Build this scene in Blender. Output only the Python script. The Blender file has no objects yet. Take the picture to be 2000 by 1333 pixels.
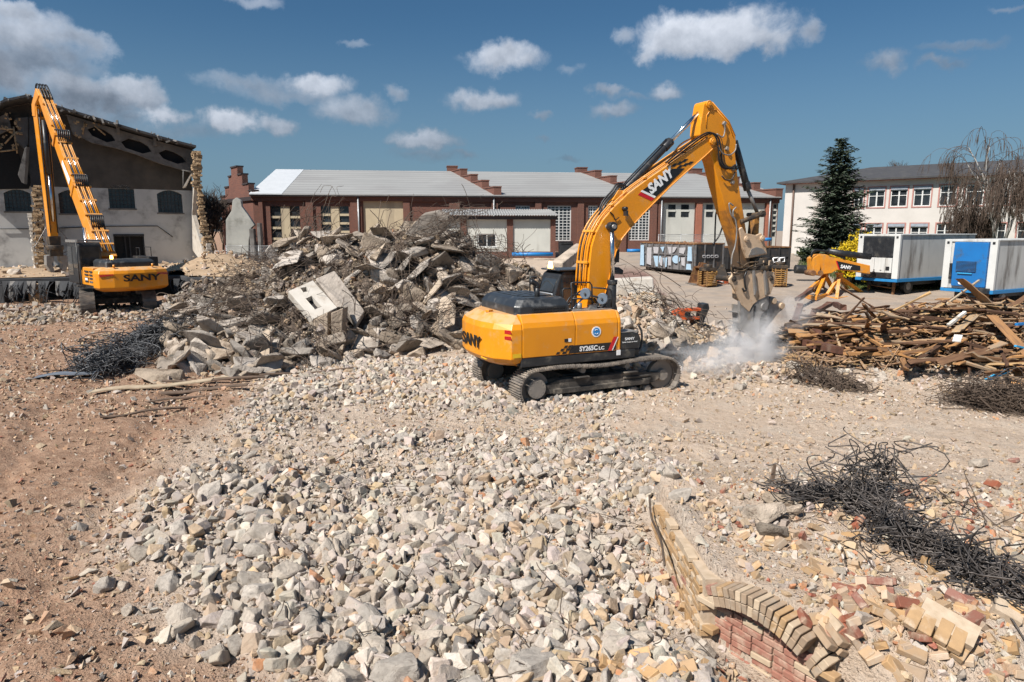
import bpy, bmesh, math, random
import numpy as np
from mathutils import Vector, Matrix, geometry
random.seed(7)
rng = np.random.default_rng(7)
R = math.radians
scene = bpy.context.scene
COL = scene.collection
FPX = 1333.0
CXP, CYP = 1000.0, 666.5
CAMZ = 4.2
PITCH = math.atan((CYP - 450.0) / FPX)
CAM = Vector((0, 0, CAMZ))
cp_, sp_ = math.cos(PITCH), math.sin(PITCH)
def ray(px, py):
 u = (px - CXP) / FPX
 v = (CYP - py) / FPX
 return Vector((u, cp_ + v * sp_, -sp_ + v * cp_))
def at_z(px, py, z):
 d = ray(px, py)
 t = (z - CAMZ) / d.z
 return CAM + d * t
def at_y(px, py, Y):
 d = ray(px, py)
 return CAM + d * (Y / d.y)
def at_plane(px, py, p0, n):
 d = ray(px, py)
 t = (Vector(p0) - CAM).dot(n) / d.dot(n)
 return CAM + d * t
cam_data = bpy.data.cameras.new('camera')
cam_data.sensor_width = 36.0
cam_data.lens = FPX / 2000.0 * 36.0
cam_data.clip_end = 3000
cam_data.clip_start = 0.05
cam = bpy.data.objects.new('camera', cam_data)
cam.location = CAM
cam.rotation_euler = (math.pi / 2 - PITCH, 0, 0)
COL.objects.link(cam)
scene.camera = cam
def tag(o, label, cat, group=None, kind=None):
 if label:
  o['label'] = label
 if cat:
  o['category'] = cat
 if group:
  o['group'] = group
 if kind:
  o['kind'] = kind
 return o
def thing(name, label, cat, loc=(0, 0, 0), rz=0.0, group=None):
 o = bpy.data.objects.new(name, None)
 COL.objects.link(o)
 o.location = loc
 o.rotation_euler = (0, 0, rz)
 o.empty_display_size = 0.2
 tag(o, label, cat, group)
 return o
def frame_of(loc, rz):
 return Matrix.Translation(Vector(loc)) @ Matrix.Rotation(rz, 4, 'Z')
class MB:
 def __init__(self):
  self.v = []
  self.f = []
  self.s = []
  self.m = []
 def add(self, verts, faces, smooth=False, mi=0):
  b = len(self.v)
  self.v.extend([tuple(p) for p in verts])
  for f in faces:
   self.f.append(tuple(i + b for i in f))
   self.s.append(smooth)
   self.m.append(mi)
  return self
 def box(self, c, size, rot=None, mi=0, taper=1.0):
  sx, sy, sz = size[0] / 2, size[1] / 2, size[2] / 2
  vs = []
  for z, k in ((-sz, 1.0), (sz, taper)):
   for x, y in ((-sx, -sy), (sx, -sy), (sx, sy), (-sx, sy)):
    vs.append(Vector((x * k, y * k, z)))
  if rot is not None:
   vs = [rot @ p for p in vs]
  c = Vector(c)
  vs = [p + c for p in vs]
  return self.add(vs, [(3, 2, 1, 0), (4, 5, 6, 7), (0, 1, 5, 4), (1, 2, 6, 5), (2, 3, 7, 6), (3, 0, 4, 7)], mi=mi)
 def b2(self, lo, hi, mi=0):
  lo = Vector(lo)
  hi = Vector(hi)
  return self.box((lo + hi) / 2, hi - lo, mi=mi)
 def prism(self, poly, vec, mi=0, smooth_sides=False):
  n = len(poly)
  a = [Vector(p) for p in poly]
  vec = Vector(vec)
  nn = Vector((0, 0, 0))
  for i in range(n):
   nn += a[i].cross(a[(i + 1) % n])
  if nn.dot(vec) > 0:
   a = a[::-1]
  b = [p + vec for p in a]
  base = len(self.v)
  self.v.extend([tuple(p) for p in a + b])
  self.f.append(tuple(base + i for i in range(n)))
  self.s.append(False)
  self.m.append(mi)
  self.f.append(tuple(base + n + i for i in reversed(range(n))))
  self.s.append(False)
  self.m.append(mi)
  for i in range(n):
   j = (i + 1) % n
   self.f.append((base + j, base + i, base + n + i, base + n + j))
   self.s.append(smooth_sides)
   self.m.append(mi)
  return self
 def holed(self, outer, holes, to3, thick, mi=0):
  """outer/holes: 2D polygons; to3(u,w,d) -> 3D; thickness along d from 0 to thick."""
  loops = [[Vector((p[0], p[1], 0)) for p in outer]] + [[Vector((p[0], p[1], 0)) for p in h] for h in holes]
  tris = geometry.tessellate_polygon(loops)
  flat = [p for l in loops for p in l]
  n = len(flat)
  vs = [to3(p.x, p.y, 0) for p in flat] + [to3(p.x, p.y, thick) for p in flat]
  d0 = Vector(to3(0, 0, 0)) - Vector(to3(0, 0, 1))
  fs = []
  for t in tris:
   a, b, c = [Vector(vs[i]) for i in t]
   nn = (b - a).cross(c - a)
   t = tuple(t)
   if nn.dot(d0) < 0:
    t = t[::-1]
   fs.append(t)
   fs.append(tuple(i + n for i in reversed(t)))
  o = 0
  for l in loops:
   m = len(l)
   for i in range(m):
    j = (i + 1) % m
    fs.append((o + i, o + j, o + j + n, o + i + n))
   o += m
  return self.add(vs, fs, mi=mi)
 def cyl(self, p0, p1, r0, r1=None, n=14, caps=True, mi=0, smooth=True):
  r1 = r0 if r1 is None else r1
  p0 = Vector(p0)
  p1 = Vector(p1)
  d = (p1 - p0).normalized()
  a = d.orthogonal().normalized()
  b = d.cross(a)
  vs = []
  for p, r in ((p0, r0), (p1, r1)):
   for i in range(n):
    t = 2 * math.pi * i / n
    vs.append(p + (a * math.cos(t) + b * math.sin(t)) * r)
  fs = [(i, (i + 1) % n, n + (i + 1) % n, n + i) for i in range(n)]
  self.add(vs, fs, smooth, mi)
  if caps:
   base = len(self.v) - 2 * n
   self.f.append(tuple(base + i for i in reversed(range(n))))
   self.s.append(False)
   self.m.append(mi)
   self.f.append(tuple(base + n + i for i in range(n)))
   self.s.append(False)
   self.m.append(mi)
  return self
 def tube(self, pts, r, n=6, mi=0, r_end=None):
  pts = [Vector(p) for p in pts]
  if len(pts) < 2:
   return self
  vs = []
  up = None
  m = len(pts)
  for i, p in enumerate(pts):
   d = (pts[min(i + 1, m - 1)] - pts[max(i - 1, 0)])
   if d.length < 1e-9:
    d = Vector((0, 0, 1))
   d.normalize()
   if up is None:
    a = d.orthogonal().normalized()
   else:
    a = up - d * up.dot(d)
    if a.length < 1e-6:
     a = d.orthogonal()
    a.normalize()
   up = a
   b = d.cross(a)
   rr = r if r_end is None else r + (r_end - r) * i / (m - 1)
   for k in range(n):
    t = 2 * math.pi * k / n
    vs.append(p + (a * math.cos(t) + b * math.sin(t)) * rr)
  fs = []
  for i in range(m - 1):
   for k in range(n):
    fs.append((i * n + k, i * n + (k + 1) % n, (i + 1) * n + (k + 1) % n, (i + 1) * n + k))
  fs.append(tuple(reversed(range(n))))
  fs.append(tuple((m - 1) * n + k for k in range(n)))
  return self.add(vs, fs, True, mi)
 def loft(self, rings, closed=True, cap=True, mi=0, smooth=False):
  n = len(rings[0])
  vs = [p for r in rings for p in r]
  fs = []
  for i in range(len(rings) - 1):
   for k in range(n if closed else n - 1):
    fs.append((i * n + k, i * n + (k + 1) % n, (i + 1) * n + (k + 1) % n, (i + 1) * n + k))
  if cap:
   fs.append(tuple(reversed(range(n))))
   fs.append(tuple((len(rings) - 1) * n + k for k in range(n)))
  return self.add(vs, fs, smooth, mi)
 def mesh(self, name, mats):
  me = bpy.data.meshes.new(name)
  me.from_pydata(self.v, [], self.f)
  if not isinstance(mats, (list, tuple)):
   mats = [mats]
  for m in mats:
   me.materials.append(m)
  me.polygons.foreach_set('use_smooth', self.s)
  if len(mats) > 1:
   me.polygons.foreach_set('material_index', self.m)
  me.update()
  return me
 def build(self, name, mats, parent=None, bevel=0.0, seg=2):
  me = self.mesh(name, mats)
  o = bpy.data.objects.new(name, me)
  COL.objects.link(o)
  if parent is not None:
   o.parent = parent
  if bevel > 0:
   md = o.modifiers.new('bevel', 'BEVEL')
   md.width = bevel
   md.segments = seg
   md.limit_method = 'ANGLE'
   md.angle_limit = R(35)
  return o
def smooth_path(pts, n=6):
 """Catmull-Rom through the points"""
 P = [Vector(p) for p in pts]
 if len(P) < 3:
  return P
 out = []
 Q = [P[0] * 2 - P[1]] + P + [P[-1] * 2 - P[-2]]
 for i in range(1, len(Q) - 2):
  a, b, c, d = Q[i - 1], Q[i], Q[i + 1], Q[i + 2]
  for k in range(n):
   t = k / n
   out.append(0.5 * ((2 * b) + (c - a) * t + (2 * a - 5 * b + 4 * c - d) * t * t + (3 * b - a - 3 * c + d) * t ** 3))
 out.append(P[-1])
 return out
def text_obj(name, body, mat, parent, origin, right, up, height, width=None, extrude=0.004, bold=0.0, shear=0.0):
 """Letters standing on a surface: origin = lower left corner, right/up = directions along the surface."""
 cu = bpy.data.curves.new(name, 'FONT')
 cu.body = body
 cu.size = 1.0
 cu.offset = bold
 cu.extrude = 0.5
 cu.shear = shear
 cu.resolution_u = 3
 tmp = bpy.data.objects.new(name + '_tmp', cu)
 COL.objects.link(tmp)
 dg = bpy.context.evaluated_depsgraph_get()
 me = bpy.data.meshes.new_from_object(tmp.evaluated_get(dg))
 COL.objects.unlink(tmp)
 bpy.data.objects.remove(tmp)
 bpy.data.curves.remove(cu)
 n = len(me.vertices)
 co = np.empty(n * 3, dtype=np.float32)
 me.vertices.foreach_get('co', co)
 co = co.reshape(n, 3)
 lo = co.min(0)
 hi = co.max(0)
 co = (co - lo) / (hi - lo)
 w = width if width else height * (hi[0] - lo[0]) / (hi[1] - lo[1])
 right = Vector(right).normalized()
 up = Vector(up)
 up = (up - right * up.dot(right)).normalized()
 nor = right.cross(up)
 M = np.array([right * w, up * height, nor * extrude])
 co = co @ M + np.array(origin)
 me.vertices.foreach_set('co', co.astype(np.float32).ravel())
 me.materials.clear()
 me.materials.append(mat)
 me.update()
 me.name = name
 o = bpy.data.objects.new(name, me)
 COL.objects.link(o)
 o.parent = parent
 return o
def _hash(ix, iy, s):
 h = (ix.astype(np.int64) * 374761393 + iy.astype(np.int64) * 668265263 + s * 1442695041) & 0xFFFFFFFF
 h = ((h ^ (h >> 13)) * 1274126177) & 0xFFFFFFFF
 h = h ^ (h >> 16)
 return (h & 0xFFFF) / 65535.0
def vnoise(x, y, s=0):
 ix = np.floor(x)
 iy = np.floor(y)
 fx = x - ix
 fy = y - iy
 fx = fx * fx * (3 - 2 * fx)
 fy = fy * fy * (3 - 2 * fy)
 a = _hash(ix, iy, s)
 b = _hash(ix + 1, iy, s)
 c = _hash(ix, iy + 1, s)
 d = _hash(ix + 1, iy + 1, s)
 return (a + (b - a) * fx) * (1 - fy) + (c + (d - c) * fx) * fy
def fbm(x, y, s=0, o=4):
 t = 0.0
 a = 0.5
 n = 0.0
 for i in range(o):
  t = t + a * vnoise(x, y, s + i * 17)
  n += a
  a *= 0.5
  x = x * 2.03 + 11.3
  y = y * 2.03 + 5.7
 return t / n
def sstep(a, b, x):
 t = np.clip((x - a) / (b - a), 0, 1)
 return t * t * (3 - 2 * t)
class NT:
 def __init__(self, name):
  self.mat = bpy.data.materials.new(name)
  self.mat.use_nodes = True
  self.t = self.mat.node_tree
  self.t.nodes.clear()
  self.out = self.n('ShaderNodeOutputMaterial')
 def n(self, typ, **kw):
  nd = self.t.nodes.new(typ)
  for k, v in kw.items():
   setattr(nd, k, v)
  return nd
 def l(self, a, b):
  self.t.links.new(a, b)
 def setin(self, sock, val):
  if hasattr(val, 'is_linked') or hasattr(val, 'links'):
   self.t.links.new(val, sock)
  else:
   if isinstance(val, (tuple, list)) and len(val) == 3 and sock.type == 'RGBA':
    val = (*val, 1)
   sock.default_value = val
 def math(self, op, a, b=0.0, c=None, clamp=False):
  nd = self.n('ShaderNodeMath', operation=op, use_clamp=clamp)
  self.setin(nd.inputs[0], a)
  self.setin(nd.inputs[1], b)
  if c is not None:
   self.setin(nd.inputs[2], c)
  return nd.outputs[0]
 def mix(self, fac, a, b, blend='MIX'):
  nd = self.n('ShaderNodeMix', data_type='RGBA', blend_type=blend)
  self.setin(nd.inputs[0], fac)
  self.setin(nd.inputs[6], a)
  self.setin(nd.inputs[7], b)
  return nd.outputs[2]
 def coord(self, kind='Object'):
  return self.n('ShaderNodeTexCoord').outputs[kind]
 def noise(self, vec, scale, detail=4, rough=0.55, dist=0.0, out='Fac'):
  nd = self.n('ShaderNodeTexNoise')
  if vec is not None:
   self.l(vec, nd.inputs['Vector'])
  nd.inputs['Scale'].default_value = scale
  nd.inputs['Detail'].default_value = detail
  nd.inputs['Roughness'].default_value = rough
  nd.inputs['Distortion'].default_value = dist
  return nd.outputs[out]
 def ramp(self, val, lo, hi, a=0.0, b=1.0):
  nd = self.n('ShaderNodeMapRange')
  nd.interpolation_type = 'SMOOTHSTEP'
  self.setin(nd.inputs[0], val)
  nd.inputs[1].default_value = lo
  nd.inputs[2].default_value = hi
  nd.inputs[3].default_value = a
  nd.inputs[4].default_value = b
  return nd.outputs[0]
 def attr(self, name):
  return self.n('ShaderNodeAttribute', attribute_name=name)
 def scalev(self, vec, s):
  nd = self.n('ShaderNodeVectorMath', operation='MULTIPLY')
  self.l(vec, nd.inputs[0])
  nd.inputs[1].default_value = s
  return nd.outputs[0]
 def bump(self, h, strength=0.5, dist=0.02, normal=None):
  nd = self.n('ShaderNodeBump')
  nd.inputs['Strength'].default_value = strength
  nd.inputs['Distance'].default_value = dist
  self.l(h, nd.inputs['Height'])
  if normal is not None:
   self.l(normal, nd.inputs['Normal'])
  return nd.outputs[0]
 def bsdf(self, color, rough=0.8, metal=0.0, normal=None, spec=None, coat=0.0):
  b = self.n('ShaderNodeBsdfPrincipled')
  self.setin(b.inputs['Base Color'], color)
  self.setin(b.inputs['Roughness'], rough)
  self.setin(b.inputs['Metallic'], metal)
  if spec is not None:
   b.inputs['Specular IOR Level'].default_value = spec
  if coat:
   b.inputs['Coat Weight'].default_value = coat
   b.inputs['Coat Roughness'].default_value = 0.15
  if normal is not None:
   self.l(normal, b.inputs['Normal'])
  self.l(b.outputs[0], self.out.inputs['Surface'])
  return b
def weathered(name, c1, c2, scale=2.0, rough=0.75, metal=0.0, dirt=None, damt=0.5, dscale=1.5, bump=0.3, bscale=12.0,
    bdist=0.02, rand=0.0, coat=0.0, streak=False, spec=None):
 n = NT(name)
 co = n.coord()
 col = n.mix(n.ramp(n.noise(co, scale, 5), 0.3, 0.7), c1, c2)
 if dirt is not None:
  v = n.scalev(co, (dscale, dscale, dscale * (0.15 if streak else 1)))
  f = n.ramp(n.noise(v, 1.0, 6, 0.65), 0.62 - 0.3 * damt, 0.72)
  col = n.mix(f, col, dirt)
  rough_s = n.ramp(f, 0, 1, rough, 0.92)
 else:
  rough_s = n.ramp(n.noise(co, scale * 3, 3), 0.2, 0.8, max(0.02, rough - 0.08), min(1, rough + 0.08))
 if rand:
  oi = n.n('ShaderNodeObjectInfo').outputs['Random']
  hs = n.n('ShaderNodeHueSaturation')
  n.l(n.ramp(oi, 0, 1, 1 - rand, 1 + rand), hs.inputs['Value'])
  hs.inputs['Hue'].default_value = 0.5
  oi2 = n.math('FRACT', n.math('MULTIPLY', oi, 7.31))
  n.l(n.ramp(oi2, 0, 1, 1 - rand, 1 + rand * 0.6), hs.inputs['Saturation'])
  n.l(col, hs.inputs['Color'])
  col = hs.outputs[0]
 nb = n.bump(n.noise(co, bscale, 6, 0.6), bump, bdist) if bump else None
 n.bsdf(col, rough_s, metal, nb, spec, coat)
 return n.mat
def dusty_paint(name, c1, c2, dust, amt):
 n = NT(name)
 co = n.coord()
 col = n.mix(n.ramp(n.noise(co, 1.2, 5), .3, .7), c1, c2)
 ge = n.n('ShaderNodeNewGeometry')
 sz = n.n('ShaderNodeSeparateXYZ')
 n.l(ge.outputs['Normal'], sz.inputs[0])
 flat = n.ramp(sz.outputs[2], .35, .9, 0, .75)
 sp = n.ramp(n.noise(co, 2.6, 7, .7), .52, .74, 0, amt)
 f = n.math('MAXIMUM', n.math('MULTIPLY', flat, n.ramp(n.noise(co, 3.5, 5, .65), .25, .6)), sp)
 scr = n.math('MULTIPLY', n.ramp(n.noise(n.scalev(co, (1, 9, 9)), 6, 4, .7), .66, .72), .35)
 f = n.math('MAXIMUM', f, scr)
 col = n.mix(f, col, dust)
 n.bsdf(col, n.ramp(f, 0, 1, .36, .85), 0, n.bump(n.noise(co, 25, 4), .04, .01), None, .15)
 return n.mat
def plain(name, c, rough=0.5, metal=0.0, coat=0.0, var=0.12, scale=6.0):
 c2 = tuple(x * (1 - var) for x in c)
 return weathered(name, c, c2, scale, rough, metal, bump=0.05, bscale=30, coat=coat)
def brickmat(name, c1, c2, mortar, bw=0.25, bh=0.075, ms=0.012, grime=0.5, gscale=0.5, dark=(0.03, 0.025, 0.02), bump=0.4):
 n = NT(name)
 co = n.coord()
 sx = n.n('ShaderNodeSeparateXYZ')
 n.l(co, sx.inputs[0])
 u = n.math('ADD', sx.outputs[0], sx.outputs[1])
 cx = n.n('ShaderNodeCombineXYZ')
 n.l(u, cx.inputs[0])
 n.l(sx.outputs[2], cx.inputs[1])
 b = n.n('ShaderNodeTexBrick')
 n.l(cx.outputs[0], b.inputs['Vector'])
 b.inputs['Color1'].default_value = (*c1, 1)
 b.inputs['Color2'].default_value = (*c2, 1)
 b.inputs['Mortar'].default_value = (*mortar, 1)
 b.inputs['Scale'].default_value = 1.0
 b.inputs['Mortar Size'].default_value = ms
 b.inputs['Mortar Smooth'].default_value = 0.2
 b.inputs['Brick Width'].default_value = bw
 b.inputs['Row Height'].default_value = bh
 b.inputs['Bias'].default_value = -0.1
 big = n.noise(co, gscale, 6, 0.65)
 col = n.mix(n.math('MULTIPLY', n.ramp(big, 0.42, 0.72), grime), b.outputs['Color'], dark)
 col = n.mix(n.ramp(n.noise(co, 9, 3), 0.35, 0.8, 0, 0.35), col, tuple(x * 1.5 for x in c1))
 nb = n.bump(n.math('SUBTRACT', n.noise(co, 40, 3), n.math('MULTIPLY', b.outputs['Fac'], 1.2)), bump, 0.012)
 n.bsdf(col, 0.9, 0, nb)
 return n.mat
M = {}
PAINT = (0.74, 0.275, 0.006)
DUST = (0.36, 0.29, 0.22)
M['yellow'] = dusty_paint('machine_yellow_paint', PAINT, (0.68, 0.245, 0.006), (0.48, 0.34, 0.20), .55)
M['yellow_old'] = weathered('worn_yellow_paint', (0.66, 0.26, 0.015), (0.55, 0.20, 0.015), 1.5, 0.5, 0, dirt=(0.30, 0.19, 0.09), damt=0.5, dscale=2.5, bump=0.06, bscale=20)
M['yellow_mud'] = weathered('muddy_yellow_paint', (0.45, 0.20, 0.03), (0.22, 0.11, 0.04), 2.5, 0.6, 0, dirt=(0.10, 0.06, 0.035), damt=0.75, dscale=3.5, bump=0.1, bscale=20)
M['black'] = weathered('black_machine_paint', (0.016, 0.017, 0.019), (0.026, 0.027, 0.03), 3, 0.42, 0, dirt=(0.10, 0.088, 0.07), damt=0.25, dscale=3, bump=0.05, bscale=25)
M['hoodblack'] = weathered('dark_hood_paint', (0.02, 0.023, 0.028), (0.035, 0.04, 0.045), 3, 0.33, 0, dirt=(0.13, 0.13, 0.13), damt=0.35, dscale=2, bump=0.04, bscale=25)
M['rubber'] = plain('black_hose_rubber', (0.014, 0.014, 0.015), 0.45)
M['chrome'] = plain('chrome_rod', (0.62, 0.64, 0.66), 0.18, 1.0, var=0.05)
M['steel_track'] = weathered('worn_track_steel', (0.25, 0.22, 0.19), (0.15, 0.13, 0.115), 5, 0.55, 0.3, dirt=(0.36, 0.30, 0.24), damt=0.55, dscale=3, bump=0.3, bscale=30, bdist=0.01)
M['track_frame'] = weathered('dusty_undercarriage', (0.075, 0.066, 0.058), (0.04, 0.036, 0.033), 3, 0.7, 0.2, dirt=(0.27, 0.23, 0.185), damt=0.55, dscale=2.6, bump=0.3, bscale=18)
M['hub'] = weathered('dusty_hub', (0.27, 0.24, 0.21), (0.18, 0.16, 0.145), 3, 0.7, 0.2, dirt=(0.33, 0.29, 0.24), damt=0.6, dscale=3, bump=0.2)
M['beige_steel'] = weathered('sandy_steel', (0.58, 0.42, 0.28), (0.46, 0.33, 0.22), 2.5, 0.6, 0.0, dirt=(0.30, 0.18, 0.10), damt=0.35, dscale=3, bump=0.12, bscale=20)
M['grey_steel'] = weathered('bare_grey_steel', (0.30, 0.285, 0.27), (0.20, 0.19, 0.18), 4, 0.5, 0.4, dirt=(0.34, 0.29, 0.24), damt=0.4, dscale=4, bump=0.2, bscale=25)
M['rust'] = weathered('rusty_steel', (0.22, 0.095, 0.035), (0.10, 0.05, 0.03), 4, 0.85, 0.1, dirt=(0.33, 0.18, 0.06), damt=0.5, dscale=5, bump=0.3, bscale=25)
M['dark_steel'] = weathered('dark_greasy_steel', (0.045, 0.04, 0.036), (0.085, 0.06, 0.04), 4, 0.55, 0.3, dirt=(0.2, 0.13, 0.07), damt=0.4, dscale=4, bump=0.2, bscale=20)
M['mirror'] = plain('mirror_shell', (0.12, 0.15, 0.19), 0.4)
M['white_letter'] = plain('white_decal', (0.82, 0.82, 0.82), 0.5, var=0.03)
M['black_letter'] = plain('black_decal', (0.012, 0.012, 0.013), 0.4, var=0.03)
M['red_decal'] = plain('red_decal', (0.55, 0.012, 0.02), 0.4, var=0.05)
M['blue_decal'] = plain('blue_decal', (0.02, 0.22, 0.55), 0.4, var=0.05)
M['sticker'] = plain('yellow_warning_sticker', (0.8, 0.5, 0.02), 0.5)
M['grey_decal'] = plain('grey_decal', (0.4, 0.42, 0.44), 0.5)
g = NT('dark_glass')
g.bsdf(g.mix(g.ramp(g.noise(g.coord(), 1.5, 3), 0.3, 0.7), (0.012, 0.015, 0.018), (0.035, 0.04, 0.045)), 0.08, 0, None, 0.6)
M['glass'] = g.mat
e = NT('amber_lamp_glass')
eb = e.bsdf((0.9, 0.35, 0.03), 0.3)
eb.inputs['Emission Color'].default_value = (1.0, 0.55, 0.12, 1)
eb.inputs['Emission Strength'].default_value = 9.0
M['amber'] = e.mat
M['lens_red'] = plain('red_lamp_lens', (0.42, 0.012, 0.012), 0.25, coat=0.4)
M['concrete'] = weathered('broken_concrete', (0.41, 0.34, 0.275), (0.27, 0.225, 0.18), 1.7, 0.92, 0, dirt=(0.14, 0.105, 0.08), damt=0.35, dscale=2.3, bump=0.8, bscale=9, bdist=0.06, rand=0.32, spec=0.2)
M['plaster'] = weathered('white_plaster', (0.56, 0.52, 0.465), (0.46, 0.42, 0.365), 1.2, 0.9, 0, dirt=(0.33, 0.27, 0.21), damt=0.45, dscale=1.6, bump=0.4, bscale=8, bdist=0.02)
M['lump'] = weathered('pale_concrete_lump', (0.47, 0.41, 0.345), (0.37, 0.32, 0.27), 5, 0.93, 0, dirt=(0.24, 0.20, 0.165), damt=0.3, dscale=6, bump=0.8, bscale=26, bdist=0.02, rand=0.16, spec=0.2)
M['buff_brick'] = weathered('buff_brick_face', (0.43, 0.29, 0.17), (0.35, 0.23, 0.135), 8, 0.92, 0, dirt=(0.42, 0.325, 0.23), damt=0.6, dscale=7, bump=0.5, bscale=50, bdist=0.006, rand=0.22, spec=0.2)
M['red_brick_loose'] = weathered('red_brick_face', (0.27, 0.11, 0.075), (0.20, 0.08, 0.055), 8, 0.92, 0, dirt=(0.42, 0.31, 0.23), damt=0.65, dscale=7, bump=0.5, bscale=50, bdist=0.006, rand=0.2, spec=0.2)
M['rebar'] = weathered('rusty_rebar', (0.075, 0.053, 0.04), (0.135, 0.098, 0.072), 3, 0.75, 0.25, bump=0.2, bscale=60, bdist=0.003)
M['rebar_dark'] = weathered('dark_iron_wire', (0.055, 0.05, 0.048), (0.13, 0.11, 0.098), 2, 0.5, 0.45, bump=0.2, bscale=60, bdist=0.003)
M['rebar_blue'] = weathered('blueish_iron_wire', (0.055, 0.058, 0.063), (0.12, 0.12, 0.125), 2, 0.5, 0.5, bump=0.2, bscale=60, bdist=0.003)
SUN_AZ = math.atan2(-0.70, -0.71)          # horizontal direction towards the sun
SUN_EL = R(49)
sun_dir = Vector((math.sin(SUN_AZ) * math.cos(SUN_EL), math.cos(SUN_AZ) * math.cos(SUN_EL), math.sin(SUN_EL)))
sd = bpy.data.lights.new('sun', 'SUN')
sd.energy = 5.0
sd.angle = R(0.5)
sd.color = (1.0, 0.945, 0.875)
sun = bpy.data.objects.new('sun', sd)
sun.rotation_euler = (-sun_dir).to_track_quat('-Z', 'Y').to_euler()
COL.objects.link(sun)
world = bpy.data.worlds.new('World')
scene.world = world
world.use_nodes = True
class WT(NT):
 def __init__(self, tree):
  self.t = tree
  tree.nodes.clear()
  self.out = self.n('ShaderNodeOutputWorld')
w = WT(world.node_tree)
sky = w.n('ShaderNodeTexSky', sky_type='NISHITA')
sky.sun_disc = False
sky.sun_elevation = SUN_EL
sky.sun_rotation = SUN_AZ
sky.altitude = 100
sky.air_density = 1.0
sky.dust_density = 1.6
sky.ozone_density = 3.0
gen = w.coord('Generated')
sep = w.n('ShaderNodeSeparateXYZ')
w.l(gen, sep.inputs[0])
az = w.math('ARCTAN2', sep.outputs[0], sep.outputs[1])
el = w.math('ARCSINE', sep.outputs[2])
comb = w.n('ShaderNodeCombineXYZ')
w.l(az, comb.inputs[0])
w.l(el, comb.inputs[1])
ae = comb.outputs[0]
wn1 = w.n('ShaderNodeTexNoise')
w.l(ae, wn1.inputs['Vector'])
wn1.inputs['Scale'].default_value = 16
wn1.inputs['Detail'].default_value = 6
wn1.inputs['Roughness'].default_value = 0.62
sub = w.n('ShaderNodeVectorMath', operation='SUBTRACT')
w.l(wn1.outputs['Color'], sub.inputs[0])
sub.inputs[1].default_value = (0.5, 0.5, 0.5)
mul = w.n('ShaderNodeVectorMath', operation='MULTIPLY')
w.l(sub.outputs[0], mul.inputs[0])
mul.inputs[1].default_value = (0.075, 0.055, 0.0)
addv = w.n('ShaderNodeVectorMath', operation='ADD')
w.l(ae, addv.inputs[0])
w.l(mul.outputs[0], addv.inputs[1])
aew = addv.outputs[0]
fine = w.noise(ae, 26, 7, 0.6, 0.3)
def dir_of(px, py):
 d = ray(px, py).normalized()
 return math.atan2(d.x, d.y), math.asin(d.z)
CLOUDS = [
 (1390, 66, 215, 66, 0.78, 1.0, 1.0), (1330, 88, 120, 42, 0.72, 1.0, 1.0), (1450, 84, 130, 40, 0.70, 1.0, .9), (1575, 72, 38, 30, 0.60, 1.3, .7), (1215, 62, 34, 26, 0.60, 1.3, .6),
 (985, 116, 92, 36, 0.72, 1.1, .9), (945, 192, 92, 32, 0.68, 1.1, .85),
 (450, 236, 76, 34, 0.74, 1.0, .95), (540, 238, 48, 28, 0.66, 1.1, .8),
 (620, 162, 92, 32, 0.74, 1.1, .9), (480, 160, 130, 26, 0.50, 1.5, .55), (560, 185, 160, 20, 0.50, 1.6, .5),
 (690, 216, 105, 32, 0.64, 1.2, .75), (835, 272, 86, 30, 0.68, 1.1, .85), (775, 178, 26, 18, 0.52, 1.6, .6),
 (840, 305, 90, 22, 0.5, 1.6, .45), (905, 300, 26, 14, 0.52, 1.5, .5),
 (1300, 180, 48, 24, 0.66, 1.2, .8), (1188, 175, 36, 17, 0.60, 1.3, .7), (1200, 217, 66, 20, 0.58, 1.3, .7), (1235, 188, 60, 14, 0.5, 1.6, .4),
 (1728, 120, 70, 28, 0.56, 1.3, .7), (1850, 120, 56, 16, 0.5, 1.5, .6), (1055, 222, 28, 13, 0.52, 1.5, .55), (1115, 130, 36, 15, 0.5, 1.6, .35),
 (1975, 20, 70, 14, 0.5, 1.6, .5), (1890, 88, 120, 12, 0.42, 1.8, .4), (500, 4, 70, 18, 0.5, 1.6, .4), (690, 82, 40, 12, 0.45, 1.8, .35),
 (1105, 312, 44, 10, 0.55, 1.6, .4), (1060, 270, 22, 9, 0.5, 1.7, .35),
 (60, 112, 180, 66, 0.42, 1.3, .8), (60, 62, 150, 46, 0.62, 1.2, .85), (175, 86, 70, 32, 0.54, 1.3, .7), (20, 18, 50, 26, .66, 1.2, .9),
 (180, 192, 150, 54, 0.44, 1.2, .9), (145, 165, 110, 34, 0.58, 1.2, .8), (245, 165, 66, 36, 0.68, 1.1, .9), (300, 195, 44, 26, .6, 1.2, .8), (20, 150, 60, 40, 0.52, 1.3, .8),
 (150, 228, 180, 24, 0.42, 1.5, .65), (318, 226, 56, 28, 0.70, 1.1, .95), (-40, 120, 90, 80, .48, 1.3, .8), (330, 262, 150, 24, .44, 1.7, .4),
]
dens = None
shade = None
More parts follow.
